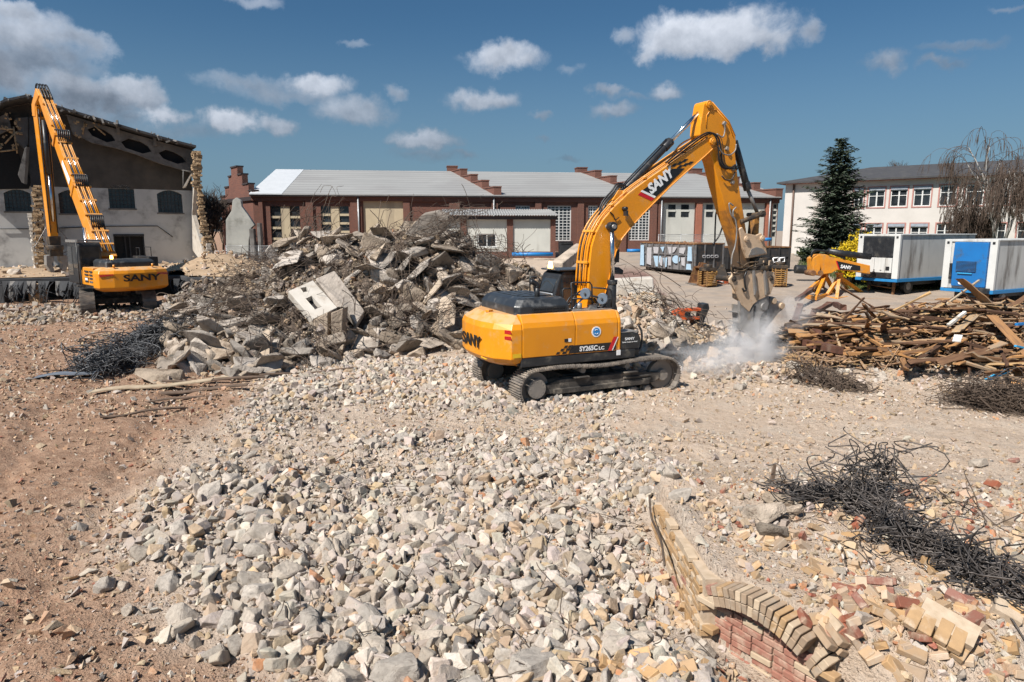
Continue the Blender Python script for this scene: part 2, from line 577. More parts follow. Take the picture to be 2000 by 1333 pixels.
for (px, py, hw, hh, br, soft, op) in CLOUDS:
 a0, e0 = dir_of(px, py)
 a1, _ = dir_of(px + hw, py)
 _, e1 = dir_of(px, py - hh)
 wa, he = a1 - a0, e1 - e0
 s1 = w.n('ShaderNodeVectorMath', operation='SUBTRACT')
 w.l(aew, s1.inputs[0])
 s1.inputs[1].default_value = (a0, e0, 0)
 s2 = w.n('ShaderNodeVectorMath', operation='MULTIPLY')
 w.l(s1.outputs[0], s2.inputs[0])
 s2.inputs[1].default_value = (1 / wa, 1 / he, 1)
 ln = w.n('ShaderNodeVectorMath', operation='LENGTH')
 w.l(s2.outputs[0], ln.inputs[0])
 m = w.ramp(w.math('SUBTRACT', ln.outputs['Value'], w.math('MULTIPLY', w.math('SUBTRACT', fine, 0.5), 0.9)), 0.98, max(0.05, 0.98 - 0.62 * soft), 0.0, op)
 sp = w.n('ShaderNodeSeparateXYZ')
 w.l(s2.outputs[0], sp.inputs[0])
 lit = w.math('ADD', w.math('MULTIPLY', sp.outputs[1], 0.13), w.math('MULTIPLY', sp.outputs[0], -0.04))
 sh = w.math('ADD', lit, br)
 if dens is None:
  dens = m
  shade = sh
 else:
  mx = w.n('ShaderNodeMix', data_type='FLOAT')
  w.l(m, mx.inputs[0])
  w.l(shade, mx.inputs[2])
  w.l(sh, mx.inputs[3])
  shade = mx.outputs[0]
  inv = w.math('MULTIPLY', w.math('SUBTRACT', 1.0, dens), w.math('SUBTRACT', 1.0, m))
  dens = w.math('SUBTRACT', 1.0, inv)
shade = w.math('ADD', shade, w.math('MULTIPLY', w.math('SUBTRACT', w.noise(ae, 34, 6, 0.6), 0.5), 0.34))
SKY_STRENGTH = 0.052
cl = w.n('ShaderNodeCombineColor')
for i, k in enumerate((5.5, 5.75, 6.3)):
 w.l(w.math('MULTIPLY', w.math('POWER', w.math('MAXIMUM', shade, 0.05), (2.0, 1.85, 1.68)[i]), k * 2.45), cl.inputs[i])
tint = w.mix(1.0, sky.outputs[0], (0.52, 0.83, 0.98, 1), 'MULTIPLY')
tint = w.mix(w.ramp(el, 0.30, 0.0, 0.0, 0.62), tint, (3.1, 4.6, 6.1, 1))
skyc = w.mix(dens, tint, cl.outputs[0])
bg = w.n('ShaderNodeBackground')
bg.inputs['Strength'].default_value = SKY_STRENGTH
w.l(skyc, bg.inputs['Color'])
w.l(bg.outputs[0], w.out.inputs['Surface'])
scene.view_settings.view_transform = 'Standard'
scene.view_settings.look = 'None'
scene.view_settings.exposure = 0.53
scene.view_settings.gamma = 1.0
scene.cycles.max_bounces = 5
scene.cycles.diffuse_bounces = 2
scene.cycles.glossy_bounces = 2
scene.cycles.transparent_max_bounces = 6
scene.cycles.volume_bounces = 4
scene.cycles.use_denoising = True
def itp(x, xs, ys):
 return np.interp(x, xs, ys)
def tab(pts):
 p = np.array(pts, float)
 return (p[:, 0] - CXP) / FPX, p[:, 1]
PILE_C = tab([(290, 640), (330, 596), (400, 556), (450, 545), (500, 535), (545, 500), (575, 470), (620, 454), (700, 458), (760, 450), (810, 434), (870, 440), (905, 468), (940, 505), (990, 512), (1040, 525), (1075, 550), (1110, 610), (1140, 660)])
PILE_F = tab([(290, 700), (400, 735), (520, 735), (700, 702), (850, 690), (930, 682), (1000, 665), (1140, 660)])
P2_C = tab([(1130, 660), (1170, 600), (1215, 582), (1290, 582), (1320, 622), (1400, 648), (1460, 662), (1500, 680)])
def crest_z(py, Y):
 v = (CYP - py) / FPX
 return CAMZ + Y * (-sp_ + v * cp_) / (cp_ + v * sp_)
def ground_Y(py):
 v = (CYP - py) / FPX
 return CAMZ / (sp_ - v * cp_) * (cp_ + v * sp_)
WALL_A = Vector((2.02, 9.4))      # buried brick wall, far end
WALL_B = Vector((2.10, 7.0))     # bend
WALL_C = Vector((2.98, 5.72))      # near end
def wall_x(y):
 return itp(y, [3.0, 5.72, 7.0, 9.4, 10.5], [4.85, 2.98, 2.10, 2.02, 2.1])
def H(x, y):
 x = np.asarray(x, float)
 y = np.asarray(y, float)
 u = x / np.maximum(y, 0.5)
 z = itp(y, [0, 24, 36, 46, 75, 400], [0, 0, .4, 1.1, 1.8, 2.4]) * sstep(-20, -12, x)
 z = z + sstep(-20, -14, x) * 0
 z = np.where((x < -14) & (y > 46), np.maximum(z, 1.3 * sstep(46, 52, y)), z)
 rough = 1 - sstep(23, 30, y) * sstep(4, 7, x)
 z = z + rough * (0.34 * (fbm(x * .35, y * .35, 3) - .5) + 0.10 * (fbm(x * 1.6, y * 1.6, 5) - .5) + 0.06 * (fbm(x * 5, y * 5, 9) - .5) + .035 * (fbm(x * 13, y * 13, 13, 2) - .5))
 fld = field_w(x, y)
 z = z + fld * (0.10 + 0.16 * (fbm(x * 1.1, y * 1.1, 21) - .3))
 cz = crest_z(itp(u, *PILE_C), 28.0)
 yf = ground_Y(itp(u, *PILE_F))
 t = np.clip((y - yf) / (28.0 - yf), 0, 1)
 back = 1 - sstep(29.5, 37, y)
 inside = sstep(-.545, -.515, u) * (1 - sstep(.09, .11, u))
 hp = cz * np.where(y < 28, t ** 0.85, back)
 z = np.maximum(z, hp * inside * (0.93 + .2 * (fbm(x * .9, y * .9, 31) - .5)) - .05 + np.where(hp > .5, 1, hp * 2) * inside * 1.1 * (fbm(x * 1.5, y * 1.5, 33, 3) - .5))
 cz2 = crest_z(itp(u, *P2_C), 24.5)
 t2 = sstep(20.3, 24.3, y) * (1 - sstep(25, 28, y))
 in2 = sstep(.10, .125, u) * (1 - sstep(.34, .38, u))
 z = np.maximum(z, np.maximum(cz2, 0) * t2 * in2)
 z = z + 0.34 * np.exp(-((y - 19.3 - (x - 9) * -.12) / 1.1) ** 2) * sstep(5.5, 7.5, x) * (1 - sstep(15, 18, x))
 z = z + ((1.15 + .35 * sstep(12, 15, x)) * np.exp(-((y - 22.3) / 1.9) ** 2) * sstep(9.0, 13.0, x)) + 0.75 * np.exp(-((y - 22.0) / 1.5) ** 2) * sstep(8.0, 9.5, x) * (1 - sstep(10, 12.5, x))
 wx = wall_x(y)
 wo = itp(y, [6.85, 7.2], [.20, .07])
 bank = sstep(0.0, 0.11, x - wx - wo) * sstep(5.0, 6.3, y) * (1 - sstep(9.3, 12.0, y)) * (1 - sstep(6.5, 9, x))
 z = z + 0.50 * bank
 pit = (1 - sstep(0.0, 0.07, x - wx - wo)) * sstep(wx - 1.7, wx - .3, x) * sstep(4.9, 5.9, y) * (1 - sstep(8.2, 9.6, y))
 z = z - 0.37 * pit
 ex = np.exp(-(((x - 1.7) / 2.6) ** 4 + ((y - 18.2) / 2.4) ** 4))
 z = z * (1 - ex) + 0.03 * ex
 ex2 = np.exp(-(((x + 21.4) / 3.4) ** 4 + ((y - 36.6) / 3.2) ** 4))
 z = z * (1 - ex2) + 0.0 * ex2
 for k, (xa, xb, wd) in enumerate([(-5.9, -9.5, .32), (-7.6, -12.2, .32), (-9.5, -17, .4)]):
  xc = itp(y, [4, 9, 16, 26], [xa + 1.2, xa, xb + 1.0, xb])
  z = z - 0.11 * np.exp(-((x - xc) / wd) ** 2) * (1 - sstep(22, 27, y))
 return z
XL_Y = [4.5, 5.2, 5.8, 6.5, 8.15, 9.8, 14.4, 17, 20.6, 22]
XL_X = [-.9, -1.2, -2.1, -3.56, -5.04, -5.8, -6.7, -6.6, -7.0, -7.0]
XR_Y = [4.5, 6, 7, 9.4, 11, 13, 15, 16.5, 18, 20.6, 22]
XR_X = [1.9, 2.0, 2.1, 2.0, 2.6, 2.6, 2.0, 2.4, 3.0, 3.5, 3.0]
def field_w(x, y):
 j = (fbm(x * 1.3, y * 1.3, 41) - .5) * 1.8
 xl = itp(y, XL_Y, XL_X)
 xr = itp(y, XR_Y, XR_X)
 w = sstep(-.75, 1.3, x - xl + j) * (1 - sstep(-.5, .7, x - xr + j)) * (1 - sstep(20.5, 22.5, y))
 st = np.exp(-(((y - 14.3 + .12 * x) / 1.0) ** 2)) * sstep(-5.5, -3.5, x)
 w = w * (1 - .8 * st)
 return w * (1 - .62 * sstep(10.3, 11.8, y) * (1 - sstep(15.6, 17, y)) * sstep(.40, .56, fbm(x * .55, y * .9, 47)))
def Hs(x, y):
 return float(H(np.array([x]), np.array([y]))[0])
T_MARCH = np.geomspace(3.0, 220.0, 1400)
def ground(px, py):
 """where the pixel's ray meets the terrain"""
 d = ray(px, py)
 x, y, z = d.x * T_MARCH, d.y * T_MARCH, CAMZ + d.z * T_MARCH
 below = z <= H(x, y)
 if not below.any():
  return at_z(px, py, 0)
 i = int(np.argmax(below))
 return Vector((x[i], y[i], Hs(x[i], y[i])))
def build_ground():
 nr, nc = 560, 640
 ys = np.concatenate([np.linspace(-12, 2.5, 8), np.geomspace(2.6, 90, nr - 28), np.geomspace(92, 1500, 20)])
 us = np.concatenate([np.linspace(-3, -1.0, 20)[:-1], np.linspace(-1.0, 1.0, nc - 38), np.linspace(1.0, 3, 20)[1:]])
 Y, U = np.meshgrid(ys, us, indexing='ij')
 W = np.maximum(np.abs(Y), 2.6)
 X = U * W
 Z = H(X, np.maximum(Y, 1.0))
 nR, nC = X.shape
 co = np.stack([X, Y, Z], -1).reshape(-1, 3)
 idx = np.arange(nR * nC).reshape(nR, nC)
 q = np.stack([idx[:-1, :-1], idx[:-1, 1:], idx[1:, 1:], idx[1:, :-1]], -1).reshape(-1, 4)
 x, y = co[:, 0], co[:, 1]
 j = (fbm(x * .8, y * .8, 61) - .5)
 z_field = field_w(x, y)
 z_left = (1 - sstep(-1.0, 1.2, x - itp(y, XL_Y, XL_X) + j * 2.5)) * 1.0
 z_yard = sstep(24.2, 26.5, y + j * 5 + .0 * x) * sstep(3.2, 4.4, x + j * 2)
 z_wood = np.exp(-((y - 21.8) / 2.6) ** 4) * sstep(7.6, 8.8, x + j)
 u = x / np.maximum(y, .5)
 pile = sstep(-.55, -.50, u) * (1 - sstep(.08, .11, u)) * sstep(0, 1.2, y - ground_Y(itp(u, *PILE_F))) * (1 - sstep(33, 37, y))
 grass = sstep(50.5, 51.5, y + j * 2) * (1 - sstep(62, 64, y)) * sstep(20.5, 21.2, x - (y - 50) * .45) + sstep(40, 41, y) * (1 - sstep(49, 50, y)) * sstep(19.8, 20.5, x - (y - 41) * .3) * 1
 track = np.zeros_like(x)
 for (xa, xb) in [(-5.9, -9.5), (-7.6, -12.2), (-9.5, -17)]:
  xc = itp(y, [4, 9, 16, 26], [xa + 1.2, xa, xb + 1.0, xb])
  track = np.maximum(track, np.exp(-((x - xc) / .45) ** 2) * (1 - sstep(20, 26, y)))
 track = np.maximum(track, np.exp(-((y - 14.2 + .12 * x) / .55) ** 2) * sstep(-4.2, -3.0, x) * (1 - sstep(-1.0, .2, x)))
 track = np.maximum(track, np.exp(-((y - 12.6 - .05 * x) / .5) ** 2) * sstep(3.0, 4.0, x) * (1 - sstep(8.0, 9.2, x)))
 red = sstep(30, 34, y) * (1 - sstep(47, 58, y)) * (1 - sstep(9.0, 9.6, x - (y - 46) * .1 + j)) * sstep(4, 5, x)
 lo_l = q.reshape(-1)
 ymid = z_yard[q].mean(1)
 groups = [('yard_paving', ymid > 0.55), ('ground', ymid <= 0.55)]
 for name, sel in groups:
  qs = q[sel]
  used, inv = np.unique(qs.reshape(-1), return_inverse=True)
  me = bpy.data.meshes.new(name)
  me.vertices.add(len(used))
  me.vertices.foreach_set('co', co[used].astype(np.float32).ravel())
  nl = len(qs) * 4
  me.loops.add(nl)
  me.polygons.add(len(qs))
  me.loops.foreach_set('vertex_index', inv.astype(np.int32))
  me.polygons.foreach_set('loop_start', np.arange(0, nl, 4, dtype=np.int32))
  me.polygons.foreach_set('loop_total', np.full(len(qs), 4, dtype=np.int32))
  me.polygons.foreach_set('use_smooth', np.ones(len(qs), dtype=bool))
  me.update(calc_edges=True)
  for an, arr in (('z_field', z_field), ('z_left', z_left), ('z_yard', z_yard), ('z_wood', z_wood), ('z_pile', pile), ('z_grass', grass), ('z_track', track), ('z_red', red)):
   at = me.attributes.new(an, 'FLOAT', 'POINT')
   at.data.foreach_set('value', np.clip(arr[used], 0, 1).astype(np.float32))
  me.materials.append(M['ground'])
  o = bpy.data.objects.new(name, me)
  COL.objects.link(o)
  o['kind'] = 'structure'
  o['label'] = 'worn grey tarmac yard in front of the halls' if name == 'yard_paving' else 'dusty brown and beige site ground with rubble dust'
n = NT('site_ground')
co = n.coord('Object')
n1 = n.noise(co, 0.9, 6, .62)
n2 = n.noise(co, 7.0, 6, .65)
n3 = n.noise(co, 38.0, 4, .6)
n4 = n.noise(co, 2.3, 5, .6)
sand = n.mix(n.ramp(n2, .3, .7), (0.44, 0.335, 0.25), (0.53, 0.425, 0.335))
sand = n.mix(n.ramp(n1, .45, .75), sand, (0.49, 0.41, 0.335))
left = n.mix(n.ramp(n2, .32, .7), (0.285, 0.172, 0.114), (0.41, 0.278, 0.195))
left = n.mix(n.ramp(n4, .42, .72), left, (0.235, 0.145, 0.096))
left = n.mix(n.ramp(n1, .5, .8, 0, .7), left, (0.40, 0.23, 0.14))
fieldc = n.mix(n.ramp(n2, .3, .7), (0.41, 0.34, 0.28), (0.51, 0.435, 0.365))
yard = n.mix(n.ramp(n1, .35, .75), (0.34, 0.275, 0.22), (0.25, 0.215, 0.185))
yard = n.mix(n.ramp(n.noise(n.scalev(co, (.5, 2.2, 1)), .6, 6, .65), .52, .72, 0, .8), yard, (0.30, 0.215, 0.15))
yard = n.mix(n.attr('z_red').outputs['Fac'], yard, n.mix(n.ramp(n2, .3, .7), (0.17, 0.10, 0.085), (0.23, 0.15, 0.125)))
wood = n.mix(n.ramp(n2, .3, .7), (0.08, 0.05, 0.03), (0.17, 0.11, 0.07))
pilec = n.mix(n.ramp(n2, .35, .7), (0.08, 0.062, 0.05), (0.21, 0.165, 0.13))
grassc = n.mix(n.ramp(n2, .3, .7), (0.05, 0.075, 0.018), (0.10, 0.12, 0.03))
c = n.mix(n.attr('z_left').outputs['Fac'], sand, left)
c = n.mix(n.attr('z_field').outputs['Fac'], c, fieldc)
c = n.mix(n.attr('z_yard').outputs['Fac'], c, yard)
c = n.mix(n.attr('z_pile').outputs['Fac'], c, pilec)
c = n.mix(n.attr('z_wood').outputs['Fac'], c, wood)
c = n.mix(n.attr('z_grass').outputs['Fac'], c, grassc)
vo = n.n('ShaderNodeTexVoronoi')
vo.inputs['Scale'].default_value = 22
n.l(co, vo.inputs['Vector'])
crumb = n.math('MULTIPLY', n.ramp(vo.outputs['Distance'], .30, .18), n.ramp(n.noise(co, 3.0, 4), .42, .62))
sepc = n.n('ShaderNodeSeparateColor')
n.l(vo.outputs['Color'], sepc.inputs[0])
cc = n.mix(n.ramp(sepc.outputs[0], .2, .8), (0.52, 0.44, 0.36), (0.40, 0.20, 0.11))
notyard = n.math('SUBTRACT', 1.0, n.attr('z_yard').outputs['Fac'])
c = n.mix(n.math('MULTIPLY', crumb, n.math('MULTIPLY', notyard, .75)), c, cc)
wv = n.n('ShaderNodeTexWave', wave_type='BANDS', bands_direction='DIAGONAL')
wv.inputs['Scale'].default_value = 1.3
wv.inputs['Distortion'].default_value = 1.6
wv.inputs['Detail'].default_value = 2
n.l(co, wv.inputs['Vector'])
tr = n.attr('z_track').outputs['Fac']
h = n.math('ADD', n.math('MULTIPLY', n2, .9), n.math('MULTIPLY', n3, .55))
h = n.math('ADD', h, n.math('MULTIPLY', crumb, .8))
h = n.math('ADD', h, n.math('MULTIPLY', n.math('MULTIPLY', wv.outputs['Fac'], tr), .36))
h = n.math('MULTIPLY', h, n.math('SUBTRACT', 1.0, n.math('MULTIPLY', n.attr('z_yard').outputs['Fac'], .8)))
n.bsdf(c, .95, 0, n.bump(h, 1.0, .075), .15)
M['ground'] = n.mat
build_ground()
def hull_mesh(npts, seed, flat=(1, .85, .65), boxy=.5, sub=0, amp=.0, rnd=0, bev=.07):
 r = random.Random(seed)
 bm = bmesh.new()
 for i in range(npts):
  p = Vector((r.uniform(-1, 1), r.uniform(-1, 1), r.uniform(-1, 1)))
  q = p.normalized() * r.uniform(.85, 1)
  k = max(abs(p.x), abs(p.y), abs(p.z))
  b = p / max(k, 1e-3) * r.uniform(.72, .92)
  p = b * boxy + q * (1 - boxy)
  bm.verts.new((p.x * flat[0], p.y * flat[1], p.z * flat[2]))
 res = bmesh.ops.convex_hull(bm, input=bm.verts)
 for v in [g for g in bm.verts if not g.link_faces]:
  bm.verts.remove(v)
 bmesh.ops.triangulate(bm, faces=bm.faces)
 if rnd:
  bmesh.ops.dissolve_limit(bm, angle_limit=.35, verts=bm.verts, edges=bm.edges)
  bmesh.ops.bevel(bm, geom=list(bm.edges), offset=rnd, segments=1, affect='EDGES', clamp_overlap=True)
  bmesh.ops.triangulate(bm, faces=bm.faces)
 if sub:
  bmesh.ops.bevel(bm, geom=list(bm.edges), offset=bev, segments=1, affect='EDGES', profile=.5)
  bmesh.ops.triangulate(bm, faces=bm.faces)
  for _ in range(sub):
   es = [e for e in bm.edges if e.calc_length() > .22]
   bmesh.ops.subdivide_edges(bm, edges=es, cuts=1)
   bmesh.ops.triangulate(bm, faces=bm.faces)
  bm.normal_update()
  from mathutils import noise
  off = Vector((seed * 3.1, seed * 1.7, seed * .3))
  mv = [(v, v.co + v.normal * (noise.noise(v.co * 2.1 + off) * amp + noise.noise(v.co * 6 + off) * amp * .4)) for v in bm.verts]
  for v, c in mv:
   v.co = c
 bm.verts.ensure_lookup_table()
 V = np.array([v.co[:] for v in bm.verts])
 Fc = np.array([[v.index for v in f.verts] for f in bm.faces])
 bm.verts.index_update()
 Fc = np.array([[v.index for v in f.verts] for f in bm.faces])
 bm.free()
 return V, Fc
SMALL = [hull_mesh(15, 100 + i, (1, random.uniform(.6, .95), random.uniform(.4, .8)), random.uniform(.5, 1.0)) for i in range(14)]
NEAR = [hull_mesh(random.choice([11, 13, 16]), 140 + i, (1, random.uniform(.6, .95), random.uniform(.4, .8)), random.uniform(.5, 1.0), 0, 0, .045) for i in range(16)]
BIG = [hull_mesh(16, 300 + i, (1, random.uniform(.7, .95), random.uniform(.55, .85)), random.uniform(.4, .9), 2, .08, 0, .045) for i in range(16)]
def np_mesh(name, V, Fc, mats, smooth=False, col=None):
 me = bpy.data.meshes.new(name)
 me.vertices.add(len(V))
 me.vertices.foreach_set('co', V.astype(np.float32).ravel())
 k = Fc.shape[1]
 me.loops.add(Fc.size)
 me.polygons.add(len(Fc))
 me.loops.foreach_set('vertex_index', Fc.astype(np.int32).ravel())
 me.polygons.foreach_set('loop_start', np.arange(0, Fc.size, k, dtype=np.int32))
 me.polygons.foreach_set('loop_total', np.full(len(Fc), k, dtype=np.int32))
 me.polygons.foreach_set('use_smooth', np.full(len(Fc), smooth, dtype=bool))
 me.update(calc_edges=True)
 if not isinstance(mats, (list, tuple)):
  mats = [mats]
 for m in mats:
  me.materials.append(m)
 if col is not None:
  a = me.attributes.new('tone', 'FLOAT_COLOR', 'POINT')
  c4 = np.concatenate([col, np.ones((len(col), 1))], 1).astype(np.float32)
  a.data.foreach_set('color', c4.ravel())
 return me
def obj_of(name, me, parent=None):
 o = bpy.data.objects.new(name, me)
 COL.objects.link(o)
 if parent:
  o.parent = parent
 return o
def rand_rots(k):
 q = rng.normal(size=(k, 4))
 q /= np.linalg.norm(q, axis=1, keepdims=True)
 w_, x, y, z = q.T
 return np.stack([1 - 2 * (y * y + z * z), 2 * (x * y - z * w_), 2 * (x * z + y * w_),
      2 * (x * y + z * w_), 1 - 2 * (x * x + z * z), 2 * (y * z - x * w_),
      2 * (x * z - y * w_), 2 * (y * z + x * w_), 1 - 2 * (x * x + y * y)], -1).reshape(k, 3, 3)
BOXV = np.array([(-1, -1, -1), (1, -1, -1), (1, 1, -1), (-1, 1, -1), (-1, -1, 1), (1, -1, 1), (1, 1, 1), (-1, 1, 1)], float)
BOXF = np.array([(0, 2, 1), (0, 3, 2), (4, 5, 6), (4, 6, 7), (0, 1, 5), (0, 5, 4), (1, 2, 6), (1, 6, 5), (2, 3, 7), (2, 7, 6), (3, 0, 4), (3, 4, 7)])
def scatter(P, S, tones, variants, sink=.3, tilt=None):
 """P (k,3) positions, S (k,) radii -> one big triangle soup"""
 Vs, Fs, Cs = [], [], []
 off = 0
 k = len(P)
 which = rng.integers(0, len(variants), k)
 for i, (V, Fc) in enumerate(variants):
  sel = np.where(which == i)[0]
  if len(sel) == 0:
   continue
  Rm = rand_rots(len(sel))
  an = rng.uniform(.75, 1.25, size=(len(sel), 1, 3))
  W = np.einsum('kij,kvj->kvi', Rm, V[None] * an) * S[sel][:, None, None]
  W = W + P[sel][:, None, :]
  W[:, :, 2] += (S[sel] * (.55 - sink))[:, None]
  m = len(V)
  Vs.append(W.reshape(-1, 3))
  f = Fc[None] + (np.arange(len(sel)) * m)[:, None, None] + off
  Fs.append(f.reshape(-1, 3))
  Cs.append(np.repeat(tones[sel], m, axis=0))
  off += m * len(sel)
 return np.concatenate(Vs), np.concatenate(Fs), np.concatenate(Cs)
def tones(k, pal, wts):
 pal = np.array(pal)
 i = rng.choice(len(pal), size=k, p=np.array(wts) / sum(wts))
 c = pal[i] * rng.uniform(.72, 1.22, size=(k, 1)) * rng.uniform(.96, 1.04, size=(k, 3))
 return np.clip(c, 0.01, .85)
GREY = (0.395, 0.342, 0.295)
PALE = (0.50, 0.44, 0.38)
TAN = (0.46, 0.33, 0.21)
ORANGE = (0.42, 0.20, 0.10)
DGREY = (0.19, 0.175, 0.16)
DUSTY = (0.40, 0.30, 0.21)
REDB = (0.30, 0.11, 0.07)
n = NT('rubble_stone')
at = n.attr('tone').outputs['Color']
co = n.coord('Object')
nn = n.noise(co, 14, 5, .6)
c = n.mix(n.ramp(nn, .35, .75, 0, .55), at, (0.40, 0.32, 0.245))
c = n.mix(n.ramp(n.noise(co, 55, 3), .5, .8, 0, .35), c, (0.16, 0.13, 0.11))
n.bsdf(c, .95, 0, n.bump(n.noise(co, 30, 6, .65), .8, .02), .15)
M['rubble'] = n.mat
FIELD_PAL = [GREY, PALE, TAN, ORANGE, DGREY, DUSTY]
def sample(nmax, xr, yr, densf):
 x = rng.uniform(*xr, nmax)
 y = rng.uniform(*yr, nmax)
 k = rng.uniform(size=nmax) < densf(x, y)
 k &= np.abs(x) < (y * .84 + 1.4)
 return x[k], y[k]
big_meshes = [np_mesh('concrete_lump', V, Fc, M['lump']) for V, Fc in BIG]
big_spots = []
def put_lump(x, y, r, mesh_i, label, group, name='concrete_lump', squash=1.0, mat=None, cat='concrete lump', sink=.35):
 me = big_meshes[mesh_i % len(big_meshes)]
 o = obj_of(name, me)
 o.scale = (r * random.uniform(.85, 1.2), r * random.uniform(.85, 1.15), r * random.uniform(.8, 1.1) * squash)
 o.rotation_euler = (random.uniform(-.5, .5), random.uniform(-.5, .5), random.uniform(0, 6.28))
 z = Hs(x, y)
 o.location = (x, y, z + r * (.55 - sink))
 tag(o, label, cat, group)
 big_spots.append((x, y, r))
 return o
NAMED = [
 (885, 1072, 30, 'rounded pale boulder in the middle of the grey rubble field'),
 (825, 1030, 34, 'tall pointed pale boulder standing up behind the rounded one'),
 (1062, 925, 16, 'small square pale lump at the upper edge of the rubble field'),
 (722, 1230, 36, 'large round pale boulder near the lower middle edge of the rubble'),
 (598, 1225, 34, 'grey round boulder beside the dark cut block'),
 (490, 1218, 30, 'dark grey cut block with a flat shaded face'),
 (560, 1130, 30, 'rough brown grey boulder in the lower left of the rubble field'),
 (350, 1045, 26, 'flat topped pale block on the left edge of the rubble field'),
 (272, 1085, 24, 'grey smooth stone at the outermost left edge of the rubble'),
 (302, 1090, 20, 'oval pale stone leaning on the grey smooth stone at the edge'),
 (405, 972, 32, 'broad pale slab like lump on the upper left of the rubble field'),
 (452, 950, 26, 'pale upright lump touching the broad slab like lump'),
 (1040, 1310, 46, 'wide pale boulder cut by the bottom edge of the picture'),
 (1255, 1255, 34, 'grey rounded concrete boulder among the buff bricks'),
 (1365, 1270, 32, 'pale flat topped boulder among the buff bricks'),
 (1330, 975, 26, 'whitish boulder on the sand just above the buried brick wall'),
 (1450, 995, 22, 'square pale boulder beside the broken pit edge'),
 (1910, 910, 20, 'lone flat pale stone on the sand at the far right'),
 (150, 1034, 13, 'single small grey stone lying alone on the brown dirt'),
 (205, 1150, 20, 'pair of grey stones lying off the left edge of the rubble'),
 (245, 1150, 16, 'darker of the two grey stones off the left edge of the rubble'),
 (252, 1200, 16, 'low dark stone on the brown dirt below the grey pair'),
 (460, 1270, 22, 'pale stone at the lower left tip of the rubble field'),
 (985, 1030, 30, 'angular white block in the middle right of the rubble field'),
 (1180, 1060, 24, 'pale block left of the top end of the buried wall'),
 (730, 760, 14, 'pale lump on the ridge left behind the excavator'),
 (1100, 1290, 26, 'rounded sandy boulder right of the wide bottom edge boulder'),
 (660, 1290, 28, 'sandy grey boulder below the large round pale boulder'),
 (930, 960, 18, 'blunt pale lump at the upper centre of the rubble field'),
]
for i, (px, py, rp, lab) in enumerate(NAMED):
 p = ground(px, py)
 dep = p.y * cp_ + (CAMZ - p.z) * sp_
 put_lump(p.x, p.y, rp / FPX * dep * 1.12, i, lab, None)
ZONES = [
 ('pale angular concrete lump among many in the near grey rubble field', 'lumps of the near rubble field', (-4.6, 2.2), (5.3, 8.6), 130, (.09, .25)),
 ('pale concrete lump among many in the middle of the grey rubble field', 'lumps of the middle rubble field', (-6.0, 2.4), (8.6, 13.0), 95, (.09, .22)),
 ('dusty concrete lump among many beside and behind the excavator tracks', 'lumps around the excavator', (-7.0, 3.2), (14.5, 21.5), 40, (.10, .24)),
 ('whitish rubble lump among many in front of the timber heap', 'lumps in front of the timber heap', (5.5, 14.0), (17.6, 20.4), 24, (.10, .28)),
]
for lab, grp, xr, yr, k, rr in ZONES:
 done = 0
 tries = 0
 while done < k and tries < 6000:
  tries += 1
  x, y = random.uniform(*xr), random.uniform(*yr)
  if xr[0] < 5:
   if random.random() > float(field_w(np.array([x]), np.array([y]))[0]):
    continue
  if abs(x) > y * .76 + .3:
   continue
  if 0.0 < x < 4.4 and 15.6 < y < 19.6:
   continue
  if x > float(wall_x(y)) - .45 and 5.4 < y < 9.6:
   continue
  r = rr[0] + (rr[1] - rr[0]) * random.random() ** 2.2
  if any((x - a) ** 2 + (y - b) ** 2 < (.75 * (r + c)) ** 2 for a, b, c in big_spots):
   continue
  put_lump(x, y, r, random.randrange(16), lab, grp)
  done += 1
bx = np.array(big_spots)
def dens_field(x, y):
 return field_w(x, y)
x, y = sample(62000, (-8.8, 3.8), (4.6, 22.0), lambda x, y: dens_field(x, y) ** 1.2)
wallside = (x > wall_x(y) - np.where(y < 7.1, .42, .12)) & (y > 5.4) & (y < 9.6)
x, y = x[~wallside], y[~wallside]
s = np.clip(np.exp(rng.normal(-3.14, .68, len(x))) * np.interp(y, [5, 9, 12, 15, 17, 21], [1.15, 1.0, .66, .7, 1.15, 1.2]) * (.55 + .5 * field_w(x, y)), .012, .15)
P = np.stack([x, y, H(x, y)], -1)
tn = tones(len(x), FIELD_PAL, [44, 30, 10, 1.4, 6, 12])
nr_ = (y < 11) & (s > .03)
A1 = scatter(P[nr_], s[nr_], tn[nr_], NEAR, .27)
A2 = scatter(P[~nr_], s[~nr_], tn[~nr_], SMALL, .27)
V, Fc, C = np.concatenate([A1[0], A2[0]]), np.concatenate([A1[1], A2[1] + len(A1[0])]), np.concatenate([A1[2], A2[2]])
o = obj_of('rubble', np_mesh('rubble', V, Fc, M['rubble'], col=C))
tag(o, 'pale grey concrete rubble covering the ground before the excavator', 'rubble', kind='stuff')
def dens_dirt(x, y):
 right = sstep(-.4, .6, x - itp(y, XR_Y, XR_X))
 smooth = (1 - .72 * sstep(.48, .60, fbm(x * .45, y * .7, 83)) * (1 - field_w(x, y)))
 return np.clip(.26 + .20 * right + .30 * (x < itp(y, XL_Y, XL_X)) + .85 * sstep(.42, .66, fbm(x * .8, y * .8, 71)) * .6 + .6 * field_w(x, y), 0, 1) * smooth * (1 - .92 * sstep(24.5, 26, y) * sstep(3, 5, x)) * np.clip(9 / np.maximum(y, 4), .25, 1)
x, y = sample(300000, (-26, 19), (4.2, 36), dens_dirt)
wallside = (np.abs(x - wall_x(y)) < .1) & (y > 5.4) & (y < 9.6)
x, y = x[~wallside], y[~wallside]
s = np.clip(np.exp(rng.normal(-4.1, .55, len(x))) * (1 + y / 20) * np.where(x < itp(y, XL_Y, XL_X), 1.12, 1.0), .006, .13)
